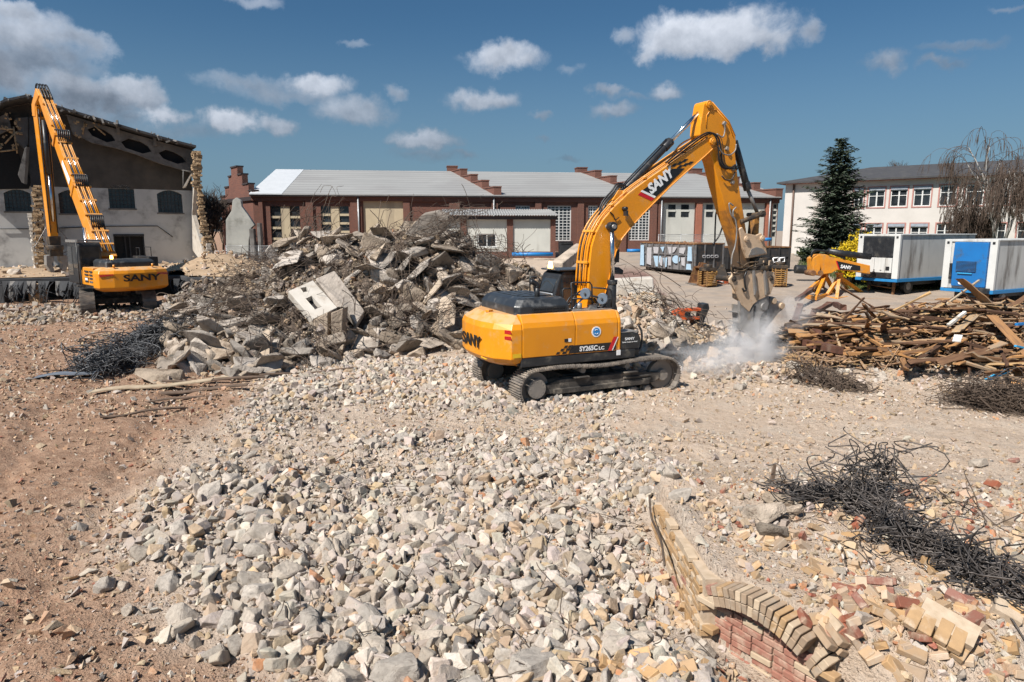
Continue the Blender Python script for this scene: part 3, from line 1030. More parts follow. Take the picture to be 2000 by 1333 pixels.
P = np.stack([x, y, H(x, y)], -1)
t_left = tones(len(x), [(.40, .24, .15), DUSTY, TAN, GREY, DGREY, PALE, REDB], [26, 34, 14, 14, 5, 10, 3])
t_right = tones(len(x), [PALE, DUSTY, TAN, GREY, ORANGE, DGREY], [30, 30, 22, 20, 3, 3])
lf = (x < itp(y, XL_Y, XL_X) + .4)[:, None]
V, Fc, C = scatter(P, s, np.where(lf, t_left, t_right), [hull_mesh(7, 700 + i, (1, .8, .55), .5) for i in range(8)], .3)
o = obj_of('gravel', np_mesh('gravel', V, Fc, M['rubble'], col=C))
tag(o, 'brick and stone crumbs strewn over the dusty ground', 'gravel', kind='stuff')
def pile_mask(x, y):
 u = x / y
 a = sstep(-.53, -.50, u) * (1 - sstep(.075, .10, u)) * sstep(-.3, .4, y - ground_Y(itp(u, *PILE_F))) * (1 - sstep(29.5, 31, y))
 b = sstep(.11, .13, u) * (1 - sstep(.34, .37, u)) * sstep(19.3, 20.4, y) * (1 - sstep(25.5, 26.5, y))
 c = sstep(5.0, 7, x) * (1 - sstep(15, 17, x)) * np.exp(-((y - 19.2 + (x - 9) * .12) / 1.2) ** 4)
 d = sstep(-30, -28, x) * (1 - sstep(-15, -13, x)) * sstep(30, 31.5, y) * (1 - sstep(37.5, 38.5, y)) * .5
 return np.clip(a + b + c + d, 0, 1)
x, y = sample(60000, (-30, 16), (16.5, 39), pile_mask)
s = np.clip(np.exp(rng.normal(-2.5, .5, len(x))), .03, .30)
s = np.where((x > 4.5) & (y < 21), s * .72, s)
P = np.stack([x, y, H(x, y)], -1)
dk = np.where((x < 3) & (y > 20) & (x > -15), rng.uniform(.3, .8, len(x)), np.where(x < -13, .78, 1.0))[:, None]  # debris pile stones darkened to paint in shadowed gaps between the slabs
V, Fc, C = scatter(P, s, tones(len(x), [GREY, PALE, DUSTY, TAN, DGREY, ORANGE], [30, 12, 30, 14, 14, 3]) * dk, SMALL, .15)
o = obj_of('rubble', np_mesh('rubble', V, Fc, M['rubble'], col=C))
tag(o, 'mixed broken masonry filling the debris heaps', 'rubble', kind='stuff')
def np_tubes(P, r, n=4, taper=None):
 k, m, _ = P.shape
 T = np.gradient(P, axis=1)
 T /= np.maximum(np.linalg.norm(T, axis=2, keepdims=True), 1e-9)
 ref = rng.normal(size=(k, 1, 3))
 A = np.cross(T, ref)
 A /= np.maximum(np.linalg.norm(A, axis=2, keepdims=True), 1e-9)
 B = np.cross(T, A)
 r = np.broadcast_to(np.asarray(r, float).reshape(-1, 1, 1), (k, m, 1)) if np.ndim(r) else np.full((k, m, 1), r)
 if taper is not None:
  r = r * np.linspace(1, taper, m)[None, :, None]
 rings = []
 for j in range(n):
  t = 2 * math.pi * j / n
  rings.append(P + (A * math.cos(t) + B * math.sin(t)) * r)
 V = np.stack(rings, 2).reshape(-1, 3)          # k, m, n
 base = np.arange(k * m * n).reshape(k, m, n)
 nx = np.roll(base, -1, axis=2)
 Fq = np.stack([base[:, :-1], nx[:, :-1], nx[:, 1:], base[:, 1:]], -1).reshape(-1, 4)
 return V, Fq
def wires(k, m, cen, axis, L, amp, freq=(0.7, 2.6), spread=(1, 1, 1), up=0.0):
 """k wavy strands round a centre; axis: main direction; spread: scatter of their middles"""
 cen = np.asarray(cen, float)
 axis = np.asarray(axis, float)
 axis = axis / np.linalg.norm(axis)
 side = np.cross(axis, (0, 0, 1))
 side /= np.linalg.norm(side)
 upv = np.cross(side, axis)
 t = np.linspace(0, 1, m)
 o = rng.normal(size=(k, 3)) * np.array(spread)
 mid = cen + o[:, :1] * axis + o[:, 1:2] * side + np.abs(o[:, 2:3]) * upv
 d = axis[None] + rng.normal(size=(k, 3)) * .35
 d /= np.linalg.norm(d, axis=1, keepdims=True)
 Ls = L * rng.uniform(.45, 1.25, k)
 P = mid[:, None] + d[:, None] * (Ls[:, None] * (t - .5)[None])[..., None]
 for j in range(3):
  f = rng.uniform(*freq, k) * (1 + j * .8)
  ph = rng.uniform(0, 6.28, k)
  v = rng.normal(size=(k, 3))
  v[:, 2] *= .7
  P = P + v[:, None] * (amp / (1 + j * .9) * np.sin(2 * math.pi * f[:, None] * t[None] + ph[:, None]))[..., None]
 return P
def settle(P, lift=.02, soft=.35):
 g_ = H(P[..., 0], P[..., 1])
 dz = P[..., 2] - g_
 P[..., 2] = g_ + lift + np.where(dz < lift, np.abs(dz - lift) * soft, dz - lift)
 return P
def tangle(name, label, P, r, mat, group=None, n=4):
 V, Fq = np_tubes(P, r, n)
 o = obj_of(name, np_mesh(name, V, Fq, mat, smooth=True))
 tag(o, label, 'rebar', group)
 return o
def long_tangle(name, label, pxs, k, L, amp, wid, hgt, mat, r, m=34):
 """a heap of wire lying along a line of pixels"""
 pts = [np.array(ground(*p)[:]) for p in pxs]
 parts = []
 seg = len(pts) - 1
 for i in range(seg):
  a, b = pts[i], pts[i + 1]
  kk = k // seg
  ax = b - a
  ln = np.linalg.norm(ax)
  P = wires(kk, m, (a + b) / 2 + np.array([0, 0, hgt * .2]), ax, L, amp, spread=(ln * .27, wid, hgt))
  parts.append(settle(P))
 return tangle(name, label, np.concatenate(parts), np.concatenate([rng.uniform(.7, 1.2, len(p)) * r for p in parts]), mat)
long_tangle('rebar_tangle', 'long black heap of tangled iron wire above the buried brick wall', [(1560, 975), (1680, 985), (1760, 1060), (1880, 1110), (1985, 1165)], 300, 1.25, .11, .14, .05, M['rebar_dark'], .0085)
pt = ground(1700, 960)
tangle('rebar_tangle', 'upright loops of black wire standing at the top end of the long black heap', settle(wires(26, 36, (pt.x, pt.y, pt.z + .3), (.2, .2, 1), .8, .16, spread=(.1, .25, .1))), .0085, M['rebar_dark'])
long_tangle('rebar_tangle', 'brown round nest of wire at the right edge below the timber heap', [(1890, 790), (1960, 800), (2040, 812)], 190, 1.3, .24, .30, .20, M['rebar'], .009)
long_tangle('rebar_tangle', 'small brown wire nest on the pale ridge in front of the timber heap', [(1560, 742), (1620, 752), (1660, 762)], 64, 1.3, .22, .25, .1, M['rebar'], .010)
long_tangle('rebar_tangle', 'bluish black wire heap at the left foot of the debris pile', [(355, 650), (300, 675), (235, 705), (195, 735)], 300, 1.8, .28, .40, .2, M['rebar_blue'], .014)
for (px, py), lab in [((1880, 1000), 'large thin loop of wire on the sand right of the black heap'), ((1940, 1030), 'thin wire curling near the right edge beside the black heap'), ((1840, 985), 'thin wire loop just right of the upright black loops'), ((1700, 1100), 'thin wire curling out below the middle of the black heap'), ((1650, 1090), 'thin wire loop on the bricks below the black heap'), ((1560, 1020), 'thin wire at the upper left end of the black heap')]:
 q = ground(px, py)
 tangle('wire', lab, settle(wires(2, 40, (q.x, q.y, q.z), (random.uniform(-1, 1), random.uniform(-1, 1), .1), 1.0, .12, freq=(.3, .9), spread=(.1, .1, .05))), .007, M['rebar'])
P = []
for i in range(46):
 x, y = random.uniform(-4.5, 2.0), random.uniform(5.6, 12)
 if random.random() < float(field_w(np.array([x]), np.array([y]))[0]):
  P.append(settle(wires(1, 30, (x, y, Hs(x, y) + .12), (random.uniform(-1, 1), random.uniform(-1, 1), .3), .7, .09, freq=(.3, 1.0), spread=(.02, .02, .02)), .03))
for W_ in P:
 tangle('wire', 'thin bent wire sticking out of the grey rubble field', W_, .0055, M['rebar'], 'wires in the rubble field')
CL = [
 ((620, 470), 'rust brown wires bristling along the left top of the debris pile', 110),
 ((720, 462), 'rust brown wires along the middle top of the debris pile', 120),
 ((850, 470), 'thick thatch of rusty wire below the dark slab on the pile top', 170),
 ((920, 505), 'rusty wires hanging over the right shoulder of the debris pile', 130),
 ((900, 560), 'rusty wires above the dark hollow in the debris pile', 110),
 ((480, 560), 'wires twisting out of the low left shoulder of the debris pile', 110),
 ((430, 610), 'wires tangled among slabs on the left slope of the debris pile', 130),
 ((520, 640), 'wires tangled left of the white wall panel in the debris pile', 140),
 ((600, 690), 'wires lying along the front foot of the debris pile', 110),
 ((760, 640), 'wires hanging right of the white wall panel', 120),
 ((840, 640), 'wires among the slabs just left of the excavator', 120),
 ((560, 540), 'wires over the upper left slope of the debris pile', 100),
 ((700, 540), 'wires over the dark gap beside the white wall panel', 90),
 ((1290, 600), 'bunch of bent wires drooping from the white concrete block', 60),
 ((1330, 640), 'bent wires among the rubble right of the excavator cab', 46),
 ((980, 540), 'wires at the right end of the debris pile behind the engine hood', 60),
]
for (px, py), lab, k in CL:
 q = ground(px, py)
 k = int(k * .58)
 P = wires(k, 26, (q.x, q.y - .1, q.z + .12), (random.uniform(-1, 1), random.uniform(-.3, .3), random.uniform(.0, .5)), 1.7, .17, freq=(.2, .9), spread=(.95, .8, .34))
 tangle('rebar_tangle', lab, settle(P, .03, .8), rng.uniform(.006, .012, k), M['rebar'])
for (a, b, c), lab in [(((722, 410), (740, 430), (757, 462)), 'long bent rod rising alone above the middle of the pile top'),
      (((690, 690), (760, 672), (826, 655)), 'long pale rod lying along the front foot of the debris pile'),
      (((1260, 520), (1300, 540), (1330, 560)), 'thin cable hanging down to the white concrete block')]:
 Y = {0: 27.5, 1: 21.2, 2: 26}[[722, 690, 1260].index(a[0])]
 mb = MB()
 mb.tube(smooth_path([at_y(*a, Y), at_y(*b, Y), at_y(*c, Y)], 6), .016, 5)
 tag(mb.build('steel_rod', M['rebar']), lab, 'steel rod')
SLABS = [np_mesh('concrete_slab', *hull_mesh(18, 500 + i, (1, random.uniform(.5, .8), random.uniform(.12, .24)), .95, 1, .022, 0, .022), M['concrete']) for i in range(9)]
BEAMS = [np_mesh('concrete_beam', *hull_mesh(20, 540 + i, (1, random.uniform(.14, .2), random.uniform(.12, .18)), .97, 1, .02, 0, .02), M['concrete']) for i in range(4)]
CHUNKS = [np_mesh('concrete_chunk', *hull_mesh(16, 560 + i, (1, .8, .65), .85, 2, .06, 0, .03), M['concrete']) for i in range(8)]
def put(me, name, cat, px, py, size, rot, label, group=None, lift=.1, P=None):
 q = ground(px, py) if P is None else P
 o = obj_of(name, me)
 o.scale = (size,) * 3
 o.rotation_euler = rot
 o.location = (q.x, q.y, q.z + lift * size)
 tag(o, label, cat, group)
 return o
HERO = [
 ('slab', (575, 478), .75, (.2, -.35, .3), 'thin pale slab leaning at the upper left end of the debris pile'),
 ('slab', (545, 520), .85, (.4, .9, .4), 'tall slab edge standing on the left shoulder of the debris pile'),
 ('beam', (565, 600), .85, (.1, .8, .2), 'long slanting beam left of the white wall panel'),
 ('slab', (640, 462), .7, (.3, -.1, .8), 'flat slab lying on the left part of the pile top'),
 ('slab', (745, 520), .8, (.3, -.75, .2), 'ribbed slab slanting down from the pile top'),
 ('beam', (690, 545), .9, (.1, -.65, .3), 'short pale beam right above the white wall panel'),
 ('chunk', (560, 490), .42, (0, 0, .4), 'bluish pale chunk on the left shoulder of the debris pile'),
 ('slab', (470, 590), .7, (.5, .4, .5), 'tilted slab on the left slope of the debris pile'),
 ('slab', (430, 560), .6, (.4, .2, 2.5), 'grey slab at the low left end of the debris pile'),
 ('slab', (760, 665), .95, (.5, .2, .5), 'large dark slab at the foot below the hollow'),
 ('chunk', (780, 690), .5, (.2, 0, .5), 'angular block at the front foot of the debris pile'),
 ('slab', (850, 630), 1.0, (.9, -.5, -.3), 'broad tilted slab beside the counterweight'),
 ('slab', (880, 660), .9, (.8, .6, .2), 'pale slab standing just left of the counterweight'),
 ('beam', (860, 600), .8, (.2, -.6, .3), 'short beam leaning above the counterweight'),
 ('chunk', (950, 520), .75, (.2, .1, .4), 'round shouldered pale block behind the engine hood'),
 ('chunk', (1000, 545), .6, (.2, .1, 1.4), 'second pale block behind the engine hood'),
 ('slab', (700, 700), .7, (.3, .1, .2), 'flat slab lying at the foot in front of the white wall panel'),
 ('slab', (420, 690), .75, (.7, .1, .7), 'thin slab propped beside the bluish wire heap'),
 ('slab', (350, 720), .7, (.4, .1, .1), 'grey roof slab lying beside the bluish wire heap'),
 ('slab', (310, 745), .8, (.12, .05, .2), 'long flat pale board like slab at the left foot of the pile'),
 ('chunk', (400, 600), .5, (.2, 0, .3), 'pale chunk on the left tail of the debris pile'),
 ('chunk', (640, 500), .5, (.2, .3, 0), 'square chunk in the upper middle of the debris pile'),
 ('slab', (800, 500), .8, (.2, -.3, .4), 'pale slab roofing the dark hollow of the debris pile'),
 ('chunk', (785, 565), .45, (0, 0, 1), 'ragged pale pillar stump beside the dark hollow'),
 ('slab', (1280, 690), .8, (.5, -.2, .4), 'wide pale slab right of the excavator front'),
 ('slab', (1345, 665), .65, (.4, .5, .1), 'pale slab tilted behind the orange tool'),
 ('chunk', (1390, 662), .45, (.4, .5, .1), 'cracked pale chunk near the breaker jaws'),
 ('chunk', (1300, 655), .35, (.4, .5, 2), 'buff chunk below the orange tool'),
 ('chunk', (1440, 700), .55, (.1, .1, 2), 'big pale stone under the breaker jaws'),
]
for kind, (px, py), s, rot, lab in HERO:
 me = random.choice({'slab': SLABS, 'beam': BEAMS, 'chunk': CHUNKS}[kind])
 put(me, 'concrete_' + kind, 'concrete ' + kind, px, py, s, rot, lab)
GEN = [
 ('slab', 150, (330, 1010), .3, .85, 'broken concrete slab among many in the debris pile', 'slabs of the debris pile'),
 ('chunk', 150, (300, 1040), .16, .5, 'broken concrete chunk among many in the debris pile', 'chunks of the debris pile'),
 ('beam', 20, (400, 940), .4, .75, 'broken concrete beam among several in the debris pile', 'beams of the debris pile'),
]
for kind, k, xr, s0, s1, lab, grp in GEN:
 for i in range(k):
  px = random.uniform(*xr)
  u = (px - CXP) / FPX
  pc, pf = float(itp(u, *PILE_C)), float(itp(u, *PILE_F))
  py = pc + 8 + (pf - pc) * random.random() ** .9
  while 556 < px < 716 and 528 < py < 668:
   px, py = random.uniform(520, 760), random.uniform(450, 700)
   pc, pf = float(itp((px - CXP) / FPX, *PILE_C)), float(itp((px - CXP) / FPX, *PILE_F))
  me = random.choice({'slab': SLABS, 'beam': BEAMS, 'chunk': CHUNKS}[kind])
  put(me, 'concrete_' + kind, 'concrete ' + kind, px, py, random.uniform(s0, s1) * (.7 + .3 * (pf - pc) / 240), (random.uniform(-.5, .9), random.uniform(-.9, .9) * (.5 if kind == 'beam' else 1), random.uniform(0, 6.3)), lab, grp, .3)
for i in range(26):
 px, py = random.uniform(1215, 1430), random.uniform(628, 735)
 put(random.choice(CHUNKS + SLABS[:3]), 'concrete_chunk', 'concrete chunk', px, py, random.uniform(.16, .42), (random.uniform(-.6, .6), random.uniform(-.6, .6), random.uniform(0, 6.3)), 'broken concrete chunk among several right of the excavator cab', 'chunks right of the excavator', .2)
def poly_slab(name, label, cat, pts, vec, mat, parent=None, bevel=.02):
 mb = MB()
 mb.prism(pts, vec)
 o = mb.build(name, mat, parent, bevel)
 if parent is None:
  tag(o, label, cat)
 return o
poly_slab('roof_slab', 'dark slab fragment sticking up on the top of the debris pile', 'concrete slab',
   [at_y(790, 458, 27.0), at_y(806, 440, 27.2), at_y(823, 421, 27.4), at_y(852, 415, 27.7), at_y(874, 424, 27.8), at_y(878, 435, 27.8), at_y(850, 462, 27.5), at_y(816, 465, 27.1)], (.1, .45, .12), M['concrete'])
wp = thing('wall_panel', 'big white plastered wall panel with a window hole leaning in the debris pile', 'wall panel', at_y(640, 660, 22.0))
wpi = -Vector(wp.location)
q = lambda px, py, Y: at_y(px, py, Y) + wpi
back = Vector((.10, .34, .10))
mb = MB()
A, B_, C_, D = q(563, 569, 22.6), q(611, 548, 23.3), q(655, 601, 22.7), q(611, 624, 21.9)
lerp2 = lambda a, b: A + (B_ - A) * a + (D - A) * b
nv = (B_ - A).cross(D - A).normalized()
if nv.y < 0:
 nv = -nv
mb.holed([(0, 0), (1, 0), (1, 1), (0, 1)], [[(.30, .40), (.55, .40), (.55, .78), (.30, .78)], [(.42, .06), (.62, .10), (.58, .24), (.40, .2)]], lambda u, w_, d: lerp2(u, w_) + nv * d, .30)
mb.build('plaster_face', M['plaster'], wp, .012)
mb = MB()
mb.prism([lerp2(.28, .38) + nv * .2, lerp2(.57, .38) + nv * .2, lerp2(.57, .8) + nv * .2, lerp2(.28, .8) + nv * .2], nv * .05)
mb.build('window_hole_dark', M['black'], wp)  # black plate colours the window hole as the dark behind it
mb = MB()
mb.prism([q(616, 545, 23.3), q(653, 529, 23.7), q(712, 607, 23.0), q(696, 634, 22.4), q(672, 600, 22.7), q(658, 600, 22.7)], nv * .3 + Vector((0, .1, 0)))
mb.build('side_slab', M['concrete'], wp, .02)
mb = MB()
mb.prism([q(612, 626, 21.8), q(640, 610, 21.9), q(640, 660, 21.8), q(612, 662, 21.75)], (.05, .5, 0))
mb.prism([q(646, 612, 21.8), q(670, 602, 22.0), q(667, 661, 21.8), q(648, 664, 21.7)], (.05, .5, 0))
mb.build('rib', M['concrete'], wp, .025)
poly_slab('concrete_block', 'big white concrete block standing behind the excavator cab', 'concrete block',
   [at_y(1196, 596, 25.4), at_y(1198, 547, 25.6), at_y(1276, 543, 25.9), at_y(1279, 592, 25.6), at_y(1240, 600, 25.4)], (.1, .9, 0), M['plaster'], bevel=.05)
mb = MB()
a, b = at_y(1088, 524, 33), at_y(1135, 487, 36)
mb.tube([a, a.lerp(b, .5), b], .42, 4)
tag(mb.build('concrete_column', M['concrete'], None, .05), 'pale concrete column leaning behind the excavator cab', 'concrete column')
for i, (px, py, L, wd, rz, mat, lab) in enumerate([
  (300, 762, 3.0, .30, .15, 'plank_pale', 'long pale curved board at the left foot of the debris pile'),
  (360, 772, 3.2, .22, .12, 'plank_dark', 'dark board under the pale curved board'),
  (420, 750, 2.6, .16, .35, 'plank_dark', 'dark board lying across the left foot of the debris pile'),
  (280, 815, 1.7, .10, .62, 'plank_dark', 'thin dark lath pointing down left on the brown dirt'),
  (330, 792, 2.4, .10, .30, 'plank_dark', 'thin dark lath above the other on the brown dirt'),
  (130, 738, 1.6, .32, .15, 'sheet', 'bluish grey metal sheet lying alone on the brown dirt'),
  (470, 742, 2.2, .14, .45, 'plank_pale', 'pale lath leaning on the foot of the debris pile'),
  (600, 735, 2.6, .10, .18, 'plank_dark', 'brown lath along the front foot of the debris pile')]):
 if 'plank_pale' not in M:
  M['plank_pale'] = weathered('pale_board', (0.42, 0.34, 0.24), (0.32, 0.24, 0.16), 4, .85, bump=.3)
  M['plank_dark'] = weathered('dark_board', (0.09, 0.06, 0.04), (0.15, 0.10, 0.07), 4, .85, bump=.3)
  M['sheet'] = weathered('blue_grey_sheet', (0.22, 0.25, 0.29), (0.16, 0.18, 0.21), 3, .5, .4, bump=.2)
 p = ground(px, py)
 mb = MB()
 pts = []
 for k in range(9):
  s = k / 8 - .5
  pts.append((s * L, math.sin(k * 1.3 + i) * .03, .03 * math.sin(k * .9 + i)))
 t_ = .03 if mat != 'sheet' else .012
 rings = [[(x, y - wd / 2, z), (x, y + wd / 2, z + .01), (x, y + wd / 2, z + t_), (x, y - wd / 2, z + t_)] for x, y, z in pts]
 mb.loft(rings)
 o = mb.build('board' if mat != 'sheet' else 'metal_sheet', M[mat], None)
 o.location = (p.x, p.y, p.z + .1)
 o.rotation_euler = (random.uniform(-.08, .08), random.uniform(-.08, .02), rz)
 tag(o, lab, 'board' if mat != 'sheet' else 'metal sheet')
n = NT('old_timber')
co = n.coord()
oi = n.n('ShaderNodeObjectInfo').outputs['Random']
gr = n.noise(n.scalev(co, (1.2, 14, 14)), 2.0, 6, .65)
cr = n.n('ShaderNodeValToRGB')
els = cr.color_ramp.elements
els[0].position = 0.0
els[0].color = (0.055, 0.032, 0.02, 1)
els[1].position = 1.0
els[1].color = (0.50, 0.30, 0.12, 1)
for pos, c in ((.28, (0.085, 0.045, 0.028)), (.5, (0.20, 0.11, 0.058)), (.70, (0.42, 0.215, 0.08)), (.86, (0.27, 0.215, 0.16))):
 e_ = els.new(pos)
 e_.color = (*c, 1)
n.l(n.math('ADD', n.math('ADD', n.math('MULTIPLY', oi, .82), .15), n.math('MULTIPLY', n.math('SUBTRACT', gr, .5), .5)), cr.inputs[0])
col = n.mix(n.ramp(gr, .58, .85, 0, .4), cr.outputs[0], (0.07, 0.04, 0.025))
n.bsdf(col, .85, 0, n.bump(gr, .5, .01), .25)
M['timber'] = n.mat
n = NT('dark_beam_timber')
co = n.coord()
gr = n.noise(n.scalev(co, (1.0, 10, 10)), 2.0, 6, .65)
col = n.mix(n.ramp(gr, .3, .7), (0.135, 0.058, 0.038), (0.07, 0.038, 0.028))
col = n.mix(n.ramp(n.noise(co, 2, 4), .5, .8, 0, .5), col, (0.24, 0.18, 0.14))
n.bsdf(col, .85, 0, n.bump(gr, .6, .012), .25)
M['beam_timber'] = n.mat
M['blue_paint'] = weathered('blue_painted_wood', (0.03, 0.30, 0.58), (0.05, 0.36, 0.62), 4, .6, bump=.2)
M['white_paint'] = weathered('white_painted_wood', (0.66, 0.64, 0.6), (0.5, 0.47, 0.42), 3, .7, dirt=(.25, .2, .15), damt=.4, dscale=3, bump=.2)
M['blue_pipe'] = plain('blue_plastic_pipe', (0.015, 0.19, 0.50), .45)
def plank_mesh(L, wd, t, mat, seed, name):
 r = random.Random(seed)
 mb = MB()
 rings = []
 k = 7
 bend = r.uniform(-.03, .03)
 for i in range(k):
  s = i / (k - 1) - .5
  x = s * L
  b = bend * (1 - 4 * s * s) * L * .5
  tw = r.uniform(-.02, .02)
  jx = [0] * 4
  if i in (0, k - 1):
   jx = [r.uniform(-.10, .14) * (1 if i == 0 else -1) * (L / 2.5) for _ in range(4)]
  rings.append([(x + jx[0], -wd / 2, b - t / 2 + tw), (x + jx[1], wd / 2, b - t / 2 - tw), (x + jx[2], wd / 2, b + t / 2 - tw), (x + jx[3], -wd / 2, b + t / 2 + tw)])
 mb.loft(rings)
 return mb.mesh(name, mat)
PLANKS = [plank_mesh(2.0, random.choice([.06, .08, .10, .12, .15, .2]), random.choice([.025, .03, .045, .06]), M['timber'], 800 + i, 'timber_plank') for i in range(14)]
TBEAMS = [plank_mesh(2.4, random.choice([.18, .22, .26]), random.choice([.16, .2]), M['beam_timber'], 830 + i, 'timber_beam') for i in range(5)]
pl_lab = [('weathered plank among many in the middle of the timber heap', 'planks in the middle of the timber heap'),
   ('weathered plank among many on the right side of the timber heap', 'planks on the right of the timber heap'),
   ('weathered plank among many along the top edge of the timber heap', 'planks along the top of the timber heap'),
   ('weathered plank among many on the left part of the timber heap', 'planks on the left of the timber heap')]
cnt = 0
for i in range(285):
 px = random.uniform(1590, 2060) if i % 6 else random.uniform(1560, 1720)
 top = 600 if px > 1730 else 618 + (1730 - px) * .1
 bot = 700 + max(0, (px - 1640)) * .16
 py = top + (bot - top) * (random.random() ** .85)
 p = ground(px, py)
 o = obj_of('timber_plank', random.choice(PLANKS))
 L = random.uniform(.5, 1.55)
 o.scale = (L, random.uniform(.8, 1.25), random.uniform(.9, 1.5))
 layer = random.random()
 ang = random.gauss(.45, .38) if random.random() < .66 else random.uniform(0, 3.14)
 pitch = random.gauss(0, .11) if random.random() < .88 else random.uniform(-.6, .6)
 o.rotation_euler = (random.gauss(0, .4), pitch, ang)
 o.location = (p.x, p.y + random.uniform(-.2, .3), p.z + .06 + .42 * layer + abs(math.sin(pitch)) * L * .45)
 k = 3 if px < 1660 else (2 if py < 632 else (1 if px > 1850 else 0))
 tag(o, pl_lab[k][0], 'timber plank', pl_lab[k][1])
for i, (a, b, lab) in enumerate([
  ((1535, 612), (1600, 580), 'dusty dark beam pointing up left beside the breaker jaws'),
  ((1560, 640), (1640, 600), 'dark beam lying behind the dust at the left end of the heap'),
  ((1565, 690), (1640, 715), 'red brown beam at the lower left corner of the timber heap'),
  ((1590, 632), (1705, 660), 'longest dark round beam across the left part of the timber heap'),
  ((1575, 650), (1640, 668), 'squared brown beam under the longest dark beam'),
  ((1610, 600), (1680, 640), 'dark beam sloping down behind the longest dark beam'),
  ((1545, 655), (1565, 620), 'short red brown beam end tilted up next to the dust'),
  ((1580, 665), (1625, 700), 'slanting brown beam near the lower left of the heap'),
  ((1760, 596), (1800, 650), 'black charred beam slanting at the top middle of the heap'),
  ((1740, 615), (1775, 650), 'pale grey painted beam end at the top middle of the heap')]):
 pa, pb = ground(*a), ground(*b)
 pa = pa + Vector((0, -.15, .35))
 pb = pb + Vector((0, .1, .42))
 if i in (0, 6):
  pb = pb + Vector((0, 0, .3))
 d = pb - pa
 d_ = min(d.length, 3.4)
 o = obj_of('timber_beam', TBEAMS[i % 5])
 o.location = (pa + pb) / 2
 o.rotation_euler = d.to_track_quat('X', 'Z').to_euler()
 o.scale = (d_ / 2.4, 1, 1)
 tag(o, lab, 'timber beam')
for a, b, Y, mat, wd, lab in [((1928, 742), (1972, 722), 17.6, 'blue_paint', .16, 'bright blue painted board near the lower right of the timber heap'),
        ((1985, 634), (2010, 632), 20.0, 'blue_pipe', .09, 'bright blue board end at the right edge of the timber heap'),
        ((1983, 676), (2010, 682), 19.0, 'blue_paint', .07, 'thin blue strip at the right edge of the timber heap'),
        ((1868, 668), (1872, 655), 18.6, 'white_paint', .2, 'small white painted board end in the timber heap'),
        ((1852, 636), (1885, 610), 20.5, 'white_paint', .1, 'white painted post end in the upper timber heap'),
        ((1838, 602), (1912, 548), 24.0, 'plank_pale', .07, 'long pale pole pointing up right against the blue container'),
        ((1690, 608), (1705, 636), 21.0, 'plank_dark', .08, 'short dark post sticking up on the left of the timber heap')]:
 pa, pb = at_y(*a, Y), at_y(*b, Y + (1.2 if 'pole' in lab else .25))
 mb = MB()
 d = pb - pa
 rot = d.to_track_quat('X', 'Z').to_matrix()
 mb.box((pa + pb) / 2, (d.length, wd, .035 if wd > .1 else wd * .8), rot)
 tag(mb.build('painted_board' if 'paint' in mat or 'pipe' in mat else 'wooden_pole', M[mat], None, .004), lab, 'board')
x = rng.uniform(8.2, 17, 3800)
y = rng.uniform(18.8, 24.5, 3800)
k = np.abs(x) < y * .8
x, y = x[k], y[k]
k = len(x)
V0 = BOXV * np.array([.28, .022, .012])
Rm = rand_rots(k)
fl = rng.uniform(0, 3.14, k)
Rz = np.zeros((k, 3, 3))
Rz[:, 0, 0] = np.cos(fl)
Rz[:, 0, 1] = -np.sin(fl)
Rz[:, 1, 0] = np.sin(fl)
Rz[:, 1, 1] = np.cos(fl)
Rz[:, 2, 2] = 1
Rz[:, 2, 0] = rng.normal(0, .3, k)
W = np.einsum('kij,kvj->kvi', Rz, V0[None] * rng.uniform(.4, 1.6, (k, 1, 3)))
W += np.stack([x, y, H(x, y) + rng.uniform(.02, .28, k)], -1)[:, None]
Fb = BOXF[None] + (np.arange(k) * 8)[:, None, None]
o = obj_of('wood_debris', np_mesh('wood_debris', W.reshape(-1, 3), Fb.reshape(-1, 3), M['rubble'], col=np.repeat(tones(k, [(.20, .11, .06), (.34, .20, .10), (.46, .29, .14), (.10, .06, .04)], [3, 3, 2, 2]), 8, axis=0)))
tag(o, 'splinters and short wood scraps filling the timber heap', 'wood debris', kind='stuff')
bw = thing('brick_wall', 'buried buff brick wall with a shallow arch over red brickwork', 'brick wall', (WALL_B.x, WALL_B.y, 0))
o2 = Vector((WALL_B.x, WALL_B.y, 0))
def wall_seg(A, B, prof, name):
 d = Vector((B.x - A.x, B.y - A.y, 0))
 L = d.length
 d.normalize()
 nrm = Vector((-d.y, d.x, 0))
 if nrm.x < 0:
  nrm = -nrm
 to3 = lambda u, w_, t: Vector((A.x, A.y, 0)) - o2 + d * u + nrm * t + Vector((0, 0, w_))
 return d, L, nrm, to3
M['mortar'] = weathered('lime_mortar', (0.48, 0.38, 0.28), (0.38, 0.29, 0.2), 8, .95, bump=.5, bscale=40, bdist=.008)
M['buff_b'] = weathered('ochre_brick_face', (0.40, 0.255, 0.13), (0.33, 0.21, 0.11), 8, .92, dirt=(0.47, 0.37, 0.27), damt=.5, dscale=6, bump=.5, bscale=50, bdist=.006)
M['buff_c'] = weathered('dusted_brick_face', (0.48, 0.375, 0.265), (0.42, 0.32, 0.22), 8, .95, bump=.6, bscale=40, bdist=.008)
M['red_c'] = weathered('dusty_red_brick', (0.33, 0.15, 0.105), (0.27, 0.12, 0.085), 8, .92, dirt=(0.44, 0.32, 0.24), damt=.6, dscale=6, bump=.5, bscale=50, bdist=.006)
WMATS = [M['buff_brick'], M['buff_b'], M['buff_c'], M['red_c']]
